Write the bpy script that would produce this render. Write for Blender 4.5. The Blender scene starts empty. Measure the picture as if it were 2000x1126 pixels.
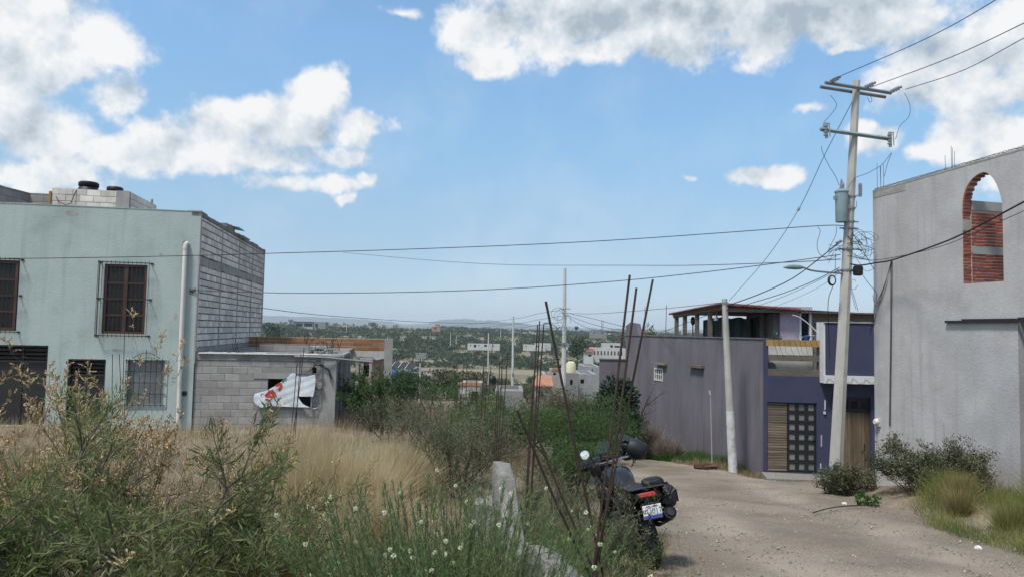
import bpy, math, random
import numpy as np
from mathutils import Vector, Matrix, noise as mnoise
from mathutils.geometry import delaunay_2d_cdt

rnd = random.Random(7)
RS = np.random.RandomState(11)
R = math.radians
SC = bpy.context.scene
COL = SC.collection

# ------------------------------------------------------------------ camera
FPX = 1400.0                                   # focal length for a 2000 px wide picture
PITCH = math.atan(82 / FPX); ROLL = R(1.2)
_f = Vector((0, math.cos(PITCH), math.sin(PITCH)))
_u0 = Vector((0, -math.sin(PITCH), math.cos(PITCH)))
_r = Vector((1, 0, 0)) * math.cos(ROLL) + _u0 * math.sin(ROLL)
_u = Vector((1, 0, 0)) * -math.sin(ROLL) + _u0 * math.cos(ROLL)
cam = bpy.data.objects.new('camera', bpy.data.cameras.new('camera'))
COL.objects.link(cam)
cam.matrix_world = Matrix(((_r.x, _u.x, -_f.x, 0), (_r.y, _u.y, -_f.y, 0), (_r.z, _u.z, -_f.z, 0), (0, 0, 0, 1)))
cam.data.sensor_width = 36; cam.data.lens = 36 * FPX / 2000
cam.data.clip_start = 0.1; cam.data.clip_end = 40000
SC.camera = cam
# all heights below are metres above (+) or below (-) the photographer's eye

# ------------------------------------------------------------------ light
SUN_EL, SUN_AZ = 62.0, -138.0                  # behind thin cloud, high, behind the photographer
EXPOSURE = 0.54
SKY_STRENGTH = 0.138
CLOUD_STRENGTH = 0.70
sun = bpy.data.objects.new('sun', bpy.data.lights.new('sun', 'SUN'))
COL.objects.link(sun)
sun.data.energy = 2.9; sun.data.angle = R(9); sun.data.color = (1.0, 0.95, 0.87)
_sd = Vector((math.sin(R(SUN_AZ)) * math.cos(R(SUN_EL)), math.cos(R(SUN_AZ)) * math.cos(R(SUN_EL)), math.sin(R(SUN_EL))))
sun.rotation_euler = (-_sd).to_track_quat('-Z', 'Y').to_euler()
SC.view_settings.view_transform = 'Standard'
SC.view_settings.look = 'None'
SC.view_settings.gamma = 1.0
SC.view_settings.use_curve_mapping = False
SC.view_settings.exposure = EXPOSURE
SC.cycles.max_bounces = 6; SC.cycles.diffuse_bounces = 3; SC.cycles.glossy_bounces = 2
SC.cycles.transparent_max_bounces = 6; SC.cycles.volume_bounces = 1
SC.cycles.caustics_reflective = False; SC.cycles.caustics_refractive = False

# clouds as soft patches of the sky: azimuth, elevation, half widths (degrees), weight
CLOUDS = [(-34.7, 18.4, 5.44, 4.66, 1.00), (-35.9, 14.3, 5.83, 3.89, 1.00), (-32.0, 17.0, 1.55, 2.33, 0.80), (-34.2, 13.0, 4.66, 2.72, 1.00), (-29.9, 15.7, 2.14, 1.94, 0.90), 
    (-35.5, 21.3, 5.05, 3.50, 1.00), (-28.3, 15.7, 0.70, 0.97, 0.50), (-35.4, 9.2, 4.66, 1.55, 0.60), (-32.3, 10.3, 3.50, 1.36, 0.50), (-16.1, 17.9, 2.64, 2.33, 1.00), 
    (-17.6, 15.3, 3.69, 2.33, 1.00), (-12.9, 15.1, 2.72, 1.48, 0.90), (-20.2, 15.4, 1.55, 1.94, 0.80), (-22.8, 14.1, 3.11, 2.14, 1.00), (-26.4, 12.6, 3.69, 1.87, 1.00), 
    (-29.5, 12.2, 2.53, 1.40, 1.00), (-21.5, 12.3, 7.77, 1.36, 0.70), (-15.6, 13.2, 3.50, 1.36, 0.80), (-14.7, 10.6, 3.30, 1.01, 0.85), (-12.4, 11.1, 1.36, 0.85, 0.80), 
    (-13.9, 9.3, 1.24, 0.47, 0.80), (-18.5, 10.3, 2.33, 0.62, 0.45), (-2.1, 23.1, 4.27, 2.14, 1.00), (-2.5, 21.0, 2.53, 1.48, 0.90), (1.7, 22.0, 4.27, 1.75, 1.00), 
    (7.1, 21.8, 3.50, 1.55, 1.00), (12.4, 21.6, 2.72, 1.48, 0.95), (9.9, 24.4, 16.32, 2.72, 1.30), (23.3, 22.5, 10.10, 2.72, 1.30), (19.7, 26.3, 27.20, 3.11, 1.40), 
    (-9.2, 24.5, 2.33, 0.70, 0.60), (16.7, 21.1, 1.55, 0.47, 0.50), (33.0, 18.0, 6.61, 2.72, 1.00), (34.9, 20.2, 2.33, 2.72, 1.00), (31.2, 17.4, 3.50, 1.75, 0.95), 
    (34.7, 16.5, 3.50, 2.33, 1.00), (33.7, 13.9, 3.69, 1.87, 1.00), (35.5, 12.5, 2.72, 2.33, 1.00), (27.5, 14.7, 2.91, 0.93, 0.90), (30.5, 13.7, 2.33, 0.85, 0.80), 
    (24.7, 19.8, 1.17, 0.47, 0.75), (19.6, 12.0, 2.14, 0.78, 0.95), (13.8, 12.3, 0.85, 0.35, 0.45), (22.2, 16.5, 1.36, 0.47, 0.35)]
SHADES = [(8.7, 24.3, 16.32, 3.11, 1.10), (18.9, 23.0, 16.32, 3.50, 1.15), (25.1, 21.6, 9.33, 3.30, 1.10), (29.7, 20.4, 5.05, 2.72, 0.90), (-17.9, 13.0, 8.55, 1.55, 0.60), 
    (-34.4, 12.3, 6.61, 1.94, 0.60), (34.4, 15.6, 4.66, 1.55, 0.50), (-34.1, 16.9, 2.33, 2.33, 0.40), (3.7, 23.7, 7.77, 1.55, 0.60), (-16.0, 15.1, 1.94, 1.94, 0.35)]

def build_world():
    w = bpy.data.worlds.new('World'); SC.world = w; w.use_nodes = True
    nt = w.node_tree; N = nt.nodes; L = nt.links; N.clear()
    def nd(t, **k):
        n = N.new(t)
        for a, b in k.items(): setattr(n, a, b)
        return n
    def m(op, a, b=None, c=None, clamp=False):
        n = nd('ShaderNodeMath', operation=op); n.use_clamp = clamp
        for i, v in enumerate((a, b, c)):
            if v is None: continue
            if isinstance(v, (int, float)): n.inputs[i].default_value = v
            else: L.new(v, n.inputs[i])
        return n.outputs[0]
    def vm(op, a, b):
        n = nd('ShaderNodeVectorMath', operation=op)
        for i, v in enumerate((a, b)):
            if isinstance(v, tuple): n.inputs[i].default_value = v
            elif v is not None: L.new(v, n.inputs[i])
        return n
    tc = nd('ShaderNodeTexCoord'); d = tc.outputs['Generated']
    sp = nd('ShaderNodeSeparateXYZ'); L.new(d, sp.inputs[0])
    az = m('MULTIPLY', m('ARCTAN2', sp.outputs[0], sp.outputs[1]), 57.29578)
    el = m('MULTIPLY', m('ARCSINE', sp.outputs[2]), 57.29578)
    cb = nd('ShaderNodeCombineXYZ'); L.new(az, cb.inputs[0]); L.new(el, cb.inputs[1]); p = cb.outputs[0]
    def noise(vec, scale, detail, rough):
        n = nd('ShaderNodeTexNoise'); L.new(vec, n.inputs['Vector'])
        n.inputs['Scale'].default_value = scale; n.inputs['Detail'].default_value = detail; n.inputs['Roughness'].default_value = rough
        return n.outputs[0]
    # slow warp so the patches lose their elliptic outline
    wn = nd('ShaderNodeTexNoise'); L.new(d, wn.inputs['Vector']); wn.inputs['Scale'].default_value = 9; wn.inputs['Detail'].default_value = 4
    wv = vm('MULTIPLY', vm('SUBTRACT', wn.outputs['Color'], (.5, .5, .5)).outputs[0], (7.5, 5.0, 0)).outputs[0]
    pw = vm('ADD', p, wv).outputs[0]
    def field(tab, vec):
        best = None
        for (a, e, ra, re_, wt) in tab:
            s = vm('MULTIPLY', vm('SUBTRACT', vec, (a, e, 0)).outputs[0], (1 / ra, 1 / re_, 0)).outputs[0]
            ln = nd('ShaderNodeVectorMath', operation='LENGTH'); L.new(s, ln.inputs[0])
            v = m('MULTIPLY_ADD', ln.outputs['Value'], -wt, wt)
            best = v if best is None else m('SMOOTH_MAX', best, v, 0.12)
        return best
    mk = m('MAXIMUM', field(CLOUDS, pw), -0.7)
    # beyond the view the same kind of scattered cumulus goes on
    out_az = m('SUBTRACT', m('ABSOLUTE', az), 42); out_el = m('SUBTRACT', el, 27)
    outside = m('MULTIPLY', m('MAXIMUM', m('MAXIMUM', out_az, out_el), 0.0), 0.10, clamp=True)
    big = noise(d, 2.6, 3, .5)
    gen = m('MULTIPLY_ADD', big, 5.0, -2.65)
    gen = m('SUBTRACT', m('MULTIPLY', m('ADD', gen, 0.7), outside), 0.7)
    up = m('MULTIPLY_ADD', el, .25, -.4, clamp=True)
    gen = m('SUBTRACT', m('MULTIPLY', m('ADD', gen, 0.7), up), 0.7)
    mk = m('MAXIMUM', mk, gen)
    n1 = noise(d, 15, 10, .60)
    d2 = vm('ADD', d, (-0.012, 0, 0.030)).outputs[0]
    n2 = noise(d2, 15, 6, .58)
    dens = m('ADD', mk, m('MULTIPLY_ADD', n1, 2.3, -1.17))
    al = nd('ShaderNodeMapRange', interpolation_type='SMOOTHSTEP'); L.new(dens, al.inputs[0])
    al.inputs[1].default_value = -0.16; al.inputs[2].default_value = 0.42
    thin = noise(d, 5, 6, .6)
    veil = m('MULTIPLY', m('MULTIPLY_ADD', thin, 2.2, -1.0, clamp=True), 0.30)
    alpha = m('MAXIMUM', al.outputs[0], veil)
    # light and dark of the cloud: relief against a step towards the sun, thick middles greyer
    rel = m('MULTIPLY_ADD', m('SUBTRACT', n1, n2), 2.5, 0.80)
    core = m('MULTIPLY', m('SUBTRACT', dens, 0.35), 0.13, clamp=True)
    shade = m('MULTIPLY', m('MAXIMUM', field(SHADES, pw), 0.0), 1.5, clamp=True)
    lum = m('SUBTRACT', m('SUBTRACT', rel, core), m('MULTIPLY', shade, .44))
    ramp = nd('ShaderNodeValToRGB'); L.new(lum, ramp.inputs[0])
    e = ramp.color_ramp.elements
    e[0].position = .0; e[0].color = (.40, .48, .55, 1)
    e[1].position = .90; e[1].color = (.93, .93, .93, 1)
    x = e.new(.5); x.color = (.68, .74, .80, 1)
    sky = nd('ShaderNodeTexSky'); sky.sky_type = 'NISHITA'; sky.sun_disc = False
    sky.sun_elevation = R(SUN_EL); sky.sun_rotation = R(SUN_AZ)
    sky.altitude = 1900; sky.air_density = 1.3; sky.dust_density = 2.5; sky.ozone_density = .6
    # tint by elevation painted over the sky model, dimming the lower sky all round
    tr = nd('ShaderNodeValToRGB'); L.new(m('MULTIPLY', el, 1 / 60), tr.inputs[0]); te = tr.color_ramp.elements
    te[0].position = 0; te[0].color = (.43, .55, .84, 1); te[1].position = 1; te[1].color = (.86, 1, 1, 1)
    for q, c_ in ((2, (.42, .51, .72)), (6, (.50, .56, .64)), (10, (.60, .68, .71)), (15.6, (.70, .85, .87)), (22, (.79, .97, 1.0))): x = te.new(q / 60); x.color = c_ + (1,)
    tm = vm('MULTIPLY', sky.outputs[0], tr.outputs[0])
    b1 = nd('ShaderNodeBackground'); L.new(tm.outputs[0], b1.inputs[0]); b1.inputs[1].default_value = SKY_STRENGTH
    b2 = nd('ShaderNodeBackground'); L.new(ramp.outputs[0], b2.inputs[0]); b2.inputs[1].default_value = CLOUD_STRENGTH
    mix = nd('ShaderNodeMixShader'); L.new(alpha, mix.inputs[0]); L.new(b1.outputs[0], mix.inputs[1]); L.new(b2.outputs[0], mix.inputs[2])
    o = nd('ShaderNodeOutputWorld'); L.new(mix.outputs[0], o.inputs[0])
build_world()

# ------------------------------------------------------------------ materials
def mat(name, c1, c2=None, scale=2.0, rough=.85, bump=.3, fine=40.0, stain=None, stain_scale=.6, stain_amt=.5,
        streak=0, metal=0.0, obj_var=0.0, island=0.0, spec=.3, stretch=(1, 1, 1)):
    m_ = bpy.data.materials.new(name); m_.use_nodes = True
    nt = m_.node_tree; N = nt.nodes; L = nt.links; b = N['Principled BSDF']
    g = N.new('ShaderNodeNewGeometry'); pos = g.outputs['Position']
    def mp(sc):
        v = N.new('ShaderNodeVectorMath'); v.operation = 'MULTIPLY'; L.new(pos, v.inputs[0]); v.inputs[1].default_value = sc; return v.outputs[0]
    def nz(vec, s, det=6, ro=.6):
        n = N.new('ShaderNodeTexNoise'); L.new(vec, n.inputs['Vector']); n.inputs['Scale'].default_value = s
        n.inputs['Detail'].default_value = det; n.inputs['Roughness'].default_value = ro; return n.outputs[0]
    def mixc(f, a, b_):
        x = N.new('ShaderNodeMix'); x.data_type = 'RGBA'
        if isinstance(f, float): x.inputs[0].default_value = f
        else: L.new(f, x.inputs[0])
        for i, v in ((6, a), (7, b_)):
            if isinstance(v, tuple): x.inputs[i].default_value = v + (1,)
            else: L.new(v, x.inputs[i])
        return x.outputs[2]
    def ramp(v, lo, hi, a=0.0, c=1.0):
        r_ = N.new('ShaderNodeMapRange'); r_.interpolation_type = 'SMOOTHSTEP'; L.new(v, r_.inputs[0])
        r_.inputs[1].default_value = lo; r_.inputs[2].default_value = hi; r_.inputs[3].default_value = a; r_.inputs[4].default_value = c; return r_.outputs[0]
    c2 = c2 or tuple(x * .8 for x in c1)
    col = mixc(ramp(nz(mp(stretch), scale), .3, .7), c1, c2)
    if stain:
        col = mixc(ramp(nz(mp(stretch), stain_scale, 8, .65), .52, .72, 0, stain_amt), col, stain)
    if streak:
        sc_ = stain or tuple(x * .6 for x in c1)
        col = mixc(ramp(nz(mp((1, 1, .07)), 5.0, 5, .6), .5, .74, 0, streak), col, sc_)
    if obj_var:
        oi = N.new('ShaderNodeObjectInfo'); r_ = ramp(oi.outputs['Random'], 0, 1, 1 - obj_var, 1 + obj_var)
        x = N.new('ShaderNodeVectorMath'); x.operation = 'SCALE'; L.new(col, x.inputs[0]); L.new(r_, x.inputs['Scale']); col = x.outputs[0]
    if island:
        r_ = ramp(g.outputs['Random Per Island'], 0, 1, 1 - island, 1 + island)
        x = N.new('ShaderNodeVectorMath'); x.operation = 'SCALE'; L.new(col, x.inputs[0]); L.new(r_, x.inputs['Scale']); col = x.outputs[0]
    L.new(col, b.inputs['Base Color'])
    b.inputs['Roughness'].default_value = rough; b.inputs['Metallic'].default_value = metal
    b.inputs['Specular IOR Level'].default_value = spec
    if bump:
        bn = N.new('ShaderNodeBump'); bn.inputs['Strength'].default_value = bump; bn.inputs['Distance'].default_value = .02
        L.new(nz(mp(stretch), fine, 5, .6), bn.inputs['Height']); L.new(bn.outputs[0], b.inputs['Normal'])
    return m_

def leafmat(name, cols, trans=.45, rough=.55, big=1.2):
    """one colour out of a ramp for every leaf, with slow drifts over the plant"""
    m_ = bpy.data.materials.new(name); m_.use_nodes = True
    nt = m_.node_tree; N = nt.nodes; L = nt.links; b = N['Principled BSDF']; out = N['Material Output']
    g = N.new('ShaderNodeNewGeometry')
    n = N.new('ShaderNodeTexNoise'); L.new(g.outputs['Position'], n.inputs['Vector']); n.inputs['Scale'].default_value = big; n.inputs['Detail'].default_value = 4
    a = N.new('ShaderNodeMath'); a.operation = 'MULTIPLY_ADD'; L.new(n.outputs[0], a.inputs[0]); a.inputs[1].default_value = 1.8; a.inputs[2].default_value = -.9
    s = N.new('ShaderNodeMath'); s.operation = 'MULTIPLY_ADD'; L.new(g.outputs['Random Per Island'], s.inputs[0]); s.inputs[1].default_value = .8; L.new(a.outputs[0], s.inputs[2])
    s2 = N.new('ShaderNodeMath'); s2.operation = 'ADD'; L.new(s.outputs[0], s2.inputs[0]); s2.inputs[1].default_value = .1
    r_ = N.new('ShaderNodeValToRGB'); L.new(s2.outputs[0], r_.inputs[0])
    el = r_.color_ramp.elements
    el[0].color = cols[0] + (1,); el[1].color = cols[-1] + (1,)
    for i, c in enumerate(cols[1:-1]):
        e = el.new((i + 1) / (len(cols) - 1)); e.color = c + (1,)
    L.new(r_.outputs[0], b.inputs['Base Color']); b.inputs['Roughness'].default_value = rough; b.inputs['Specular IOR Level'].default_value = .25
    t = N.new('ShaderNodeBsdfTranslucent'); L.new(r_.outputs[0], t.inputs[0])
    mx = N.new('ShaderNodeMixShader'); mx.inputs[0].default_value = trans; L.new(b.outputs[0], mx.inputs[1]); L.new(t.outputs[0], mx.inputs[2]); L.new(mx.outputs[0], out.inputs[0])
    return m_

MT = dict(
    mint=mat('mint_paint', (.39, .46, .435), (.33, .40, .378), .9, .9, .4, 22, (.24, .30, .28), .9, .55, .45),
    block=mat('concrete_block', (.68, .625, .56), (.56, .515, .46), 3, .95, .5, 60, (.22, .21, .20), .8, .35, 0, obj_var=.16, island=.16),
    oldblock=mat('weathered_block', (.30, .29, .275), (.25, .24, .23), 3, .95, .5, 60, (.17, .165, .16), .8, .4, .2, obj_var=.12, island=.12),
    mortar=mat('mortar', (.11, .105, .10), (.08, .075, .07), 6, .95, .5, 50),
    oldmortar=mat('weathered_mortar', (.22, .215, .205), (.17, .165, .16), 6, .95, .5, 50),
    concrete=mat('concrete', (.34, .33, .31), (.27, .26, .25), 2.2, .9, .4, 45, (.17, .165, .16), .9, .5, .35),
    darkconcrete=mat('sooty_concrete', (.24, .235, .225), (.16, .155, .15), 2.2, .95, .4, 45, (.10, .10, .095), .9, .6, .4),
    stucco=mat('grey_stucco', (.44, .43, .425), (.36, .35, .345), 1.3, .92, .4, 20, (.30, .285, .27), .8, .7, .65),
    stucco_edge=mat('rough_stucco', (.36, .34, .31), (.27, .255, .235), 5, .95, .6, 24),
    brick=mat('red_brick', (.30, .085, .05), (.22, .06, .04), 9, .9, .5, 60, (.36, .17, .12), 5, .4, 0, obj_var=.28, island=.25),
    brickmortar=mat('brick_mortar', (.55, .50, .44), (.45, .40, .36), 8, .95, .5, 60),
    purple=mat('purple_plaster', (.155, .143, .160), (.122, .113, .127), 1.6, .9, .4, 22, (.075, .066, .072), .7, .5, .55, stretch=(1, 1, .35)),
    indigo=mat('indigo_paint', (.055, .060, .112), (.046, .050, .094), 1.5, .8, .2, 30, (.04, .042, .09), .7, .4, .15),
    lilac=mat('lilac_plaster', (.40, .33, .40), (.34, .28, .34), 1.6, .9, .2, 30),
    white=mat('white_paint', (.68, .68, .67), (.58, .58, .57), 2, .8, .2, 30, (.38, .37, .36), 1.2, .4, .3),
    wood=mat('weathered_wood', (.20, .160, .112), (.125, .098, .07), 4, .8, .35, 40, (.10, .075, .055), 2, .5, 0, obj_var=.25, stretch=(.35, 1, 6)),
    plank=mat('door_plank', (.175, .130, .085), (.115, .085, .056), 4, .75, .35, 40, (.085, .06, .042), 2, .5, 0, obj_var=.22, stretch=(6, 1, .4)),
    beam=mat('grey_timber', (.17, .145, .12), (.11, .095, .08), 4, .85, .4, 40, obj_var=.1, stretch=(1, 1, 5)),
    ochre=mat('ochre_beam', (.36, .24, .09), (.27, .18, .07), 3, .8, .3, 40),
    brownwood=mat('brown_frame', (.085, .038, .024), (.06, .028, .018), 6, .5, .15, 60, spec=.5),
    blackmetal=mat('black_metal', (.012, .012, .013), (.02, .018, .017), 5, .5, .1, 50, spec=.5),
    greymetal=mat('galvanised_steel', (.30, .33, .34), (.22, .25, .26), 5, .45, .1, 50, metal=.7),
    rust=mat('rusty_rebar', (.040, .026, .022), (.070, .040, .030), 22, .85, .7, 150),
    pole=mat('concrete_pole', (.43, .415, .38), (.36, .345, .315), 2, .9, .3, 40, (.25, .24, .22), 1.4, .5, .5),
    farpole=mat('pale_pole', (.50, .50, .49), (.42, .42, .41), 2, .9, .1, 40),
    cable=mat('black_cable', (.014, .014, .015), (.02, .02, .02), 5, .6, 0),
    greycable=mat('grey_cable', (.10, .105, .115), (.12, .12, .13), 5, .6, 0),
    steelblue=mat('painted_transformer', (.22, .30, .31), (.17, .24, .25), 3, .5, .1, 40, (.12, .12, .11), 3, .4, .3),
    porcelain=mat('grey_porcelain', (.26, .27, .29), (.20, .21, .22), 5, .35, 0, spec=.6),
    glassdark=mat('dark_glass', (.012, .014, .015), (.02, .022, .023), 3, .2, 0, spec=.3),
    frosted=mat('frosted_glass', (.20, .225, .235), (.15, .17, .18), 3, .3, 0, spec=.6, obj_var=.15),
    pvc=mat('white_pipe', (.62, .60, .55), (.55, .52, .47), 2, .5, .05, 40, (.35, .32, .28), 2, .35, .2),
    tile=mat('clay_roof_tile', (.24, .085, .06), (.16, .06, .045), 4, .85, .3, 30),
    orange=mat('orange_tile', (.38, .19, .11), (.30, .15, .09), 2, .85, .3, 30),
    shade=mat('green_shade_cloth', (.15, .185, .18), (.09, .12, .115), .9, .8, .2, 10, (.03, .07, .055), 1.0, .8),
    black=mat('black_plastic', (.010, .010, .011), (.014, .014, .015), 8, .5, .1, 60, spec=.35),
    tyre=mat('tyre_rubber', (.016, .016, .016), (.028, .026, .024), 9, .85, .3, 60),
    tank=mat('dark_paint', (.012, .014, .017), (.018, .021, .024), 3, .25, 0, spec=.45),
    chrome=mat('brushed_metal', (.55, .55, .55), (.45, .45, .45), 9, .25, 0, metal=1.0),
    mirror=mat('mirror_glass', (.9, .9, .9), (.88, .88, .88), 3, .04, 0, metal=1.0),
    red=mat('red_lens', (.45, .03, .02), (.3, .02, .015), 9, .25, 0, spec=.6),
    plate=mat('plate_white', (.72, .73, .72), (.66, .67, .67), 9, .4, 0),
    plateblue=mat('plate_blue', (.06, .07, .30), (.07, .08, .32), 9, .4, 0),
    helmet=mat('helmet_shell', (.013, .016, .020), (.019, .023, .028), 5, .55, 0, spec=.3),
    blueplastic=mat('blue_plastic', (.03, .10, .32), (.025, .08, .27), 4, .45, .05),
    cream=mat('cream_plastic', (.60, .55, .36), (.52, .48, .32), 3, .5, .05),
    banner=mat('tarpaulin', (.62, .66, .69), (.52, .56, .60), 3, .55, .15, 12, (.36, .39, .41), 4, .3),
    printred=mat('red_print', (.50, .06, .035), (.42, .05, .03), 6, .6, 0),
    printgreen=mat('green_print', (.05, .28, .18), (.04, .23, .15), 6, .6, 0),
    printgrey=mat('grey_print', (.10, .13, .17), (.12, .15, .19), 6, .6, 0),
    rubble=mat('rubble_concrete', (.27, .26, .24), (.17, .163, .148), 14, .95, 1.0, 60, (.22, .21, .19), 4, .5, .2),
    stone=mat('road_stone', (.31, .27, .22), (.24, .205, .165), 9, .95, .3, 40, island=.35),
    paper=mat('white_litter', (.75, .75, .75), (.66, .66, .66), 9, .7, .1),
    bark=mat('grey_bark', (.15, .125, .105), (.10, .082, .066), 14, .9, .5, 70),
    darkbark=mat('dark_bark', (.075, .062, .05), (.05, .042, .034), 14, .9, .5, 70),
    panel=mat('solar_panel', (.03, .035, .045), (.035, .04, .05), 3, .6, 0, spec=.2),
    farwhite=mat('far_white_wall', (.50, .50, .47), (.42, .42, .39), .3, .9, 0),
    fargrey=mat('far_grey_wall', (.22, .22, .21), (.18, .18, .17), .4, .9, 0),
    farbrick=mat('far_brick_wall', (.34, .20, .14), (.26, .15, .11), .8, .9, .1),
    farpale=mat('far_weathered_wall', (.33, .32, .295), (.25, .24, .22), .8, .9, .1, 20, (.16, .155, .14), 1.2, .6, .4),
    zinc=mat('zinc_sheet', (.36, .37, .37), (.28, .29, .29), 1.5, .5, .1, 30, metal=.4),
)
LM = dict(
    willow=leafmat('willowleaf_green', [(.08, .115, .042), (.13, .175, .058), (.18, .22, .085), (.25, .26, .12)], .45),
    panicle=leafmat('dry_seedhead', [(.27, .18, .085), (.40, .285, .14), (.50, .375, .20), (.56, .45, .27)], .2),
    fresh=leafmat('broom_green', [(.09, .16, .055), (.14, .225, .08), (.18, .26, .10), (.24, .29, .13)], .45),
    flower=leafmat('cream_flower', [(.62, .66, .42), (.72, .74, .52), (.78, .78, .62)], .3),
    tussock=leafmat('straw_blade', [(.34, .26, .14), (.50, .40, .23), (.60, .50, .31), (.66, .57, .38)], .45, big=.9),
    tussock_green=leafmat('straw_blade_green', [(.103, .109, .034), (.230, .196, .081), (.402, .310, .149)], .35),
    dead=leafmat('dead_twig', [(.106, .081, .069), (.188, .150, .125), (.275, .225, .188), (.375, .325, .275)], .15, big=1.4),
    drygrass=leafmat('dry_grass_blade', [(.149, .115, .068), (.270, .209, .115), (.405, .317, .182), (.176, .176, .074)], .3, big=.7),
    reddry=leafmat('reddish_dry_grass', [(.138, .088, .069), (.237, .163, .125), (.338, .250, .188), (.425, .338, .250)], .25, big=.5),
    feather=leafmat('grey_green_sprig', [(.085, .105, .055), (.14, .165, .085), (.20, .22, .12), (.27, .27, .17)], .45),
    mesquite=leafmat('mesquite_leaf', [(.030, .060, .024), (.056, .102, .036), (.085, .145, .048), (.12, .18, .065)], .45, big=.9),
    dark=leafmat('dark_leaf', [(.018, .039, .023), (.033, .065, .035), (.058, .104, .052)], .2),
    mid=leafmat('scrub_leaf', [(.022, .040, .022), (.036, .060, .031), (.052, .080, .040), (.075, .098, .05)], .2, big=.05),
    lawn=leafmat('green_grass_blade', [(.033, .094, .022), (.055, .143, .033), (.088, .187, .044)], .35),
    ygrass=leafmat('yellow_green_blade', [(.072, .102, .030), (.144, .180, .048), (.228, .240, .072), (.324, .276, .120)], .35),
    greybush=leafmat('dusty_leaf', [(.042, .049, .028), (.084, .098, .049), (.126, .133, .077), (.182, .140, .084)], .2),
)

# ------------------------------------------------------------------ mesh helpers
ZB = {}                                        # height of each thing's origin; coordinates in builders stay eye-relative
def tag(o, label=None, cat=None, group=None, kind=None):
    if label: o['label'] = label
    if cat: o['category'] = cat
    if group: o['group'] = group
    if kind: o['kind'] = kind
    return o
def empty(name, loc, rz=0.0, label=None, cat=None, group=None):
    o = bpy.data.objects.new(name, None); COL.objects.link(o); o.location = loc; o.rotation_euler = (0, 0, rz)
    o.empty_display_size = .2; ZB[o.name] = loc[2]; return tag(o, label, cat, group)
def link(name, me, parent=None):
    o = bpy.data.objects.new(name, me); COL.objects.link(o); o.parent = parent
    ZB[o.name] = ZB.get(parent.name, 0) if parent else 0
    return o
def copy_tree(o, parent=None):
    c = o.copy(); COL.objects.link(c); c.parent = parent; ZB[c.name] = ZB.get(o.name, 0)
    for ch in o.children: copy_tree(ch, c)
    return c

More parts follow.
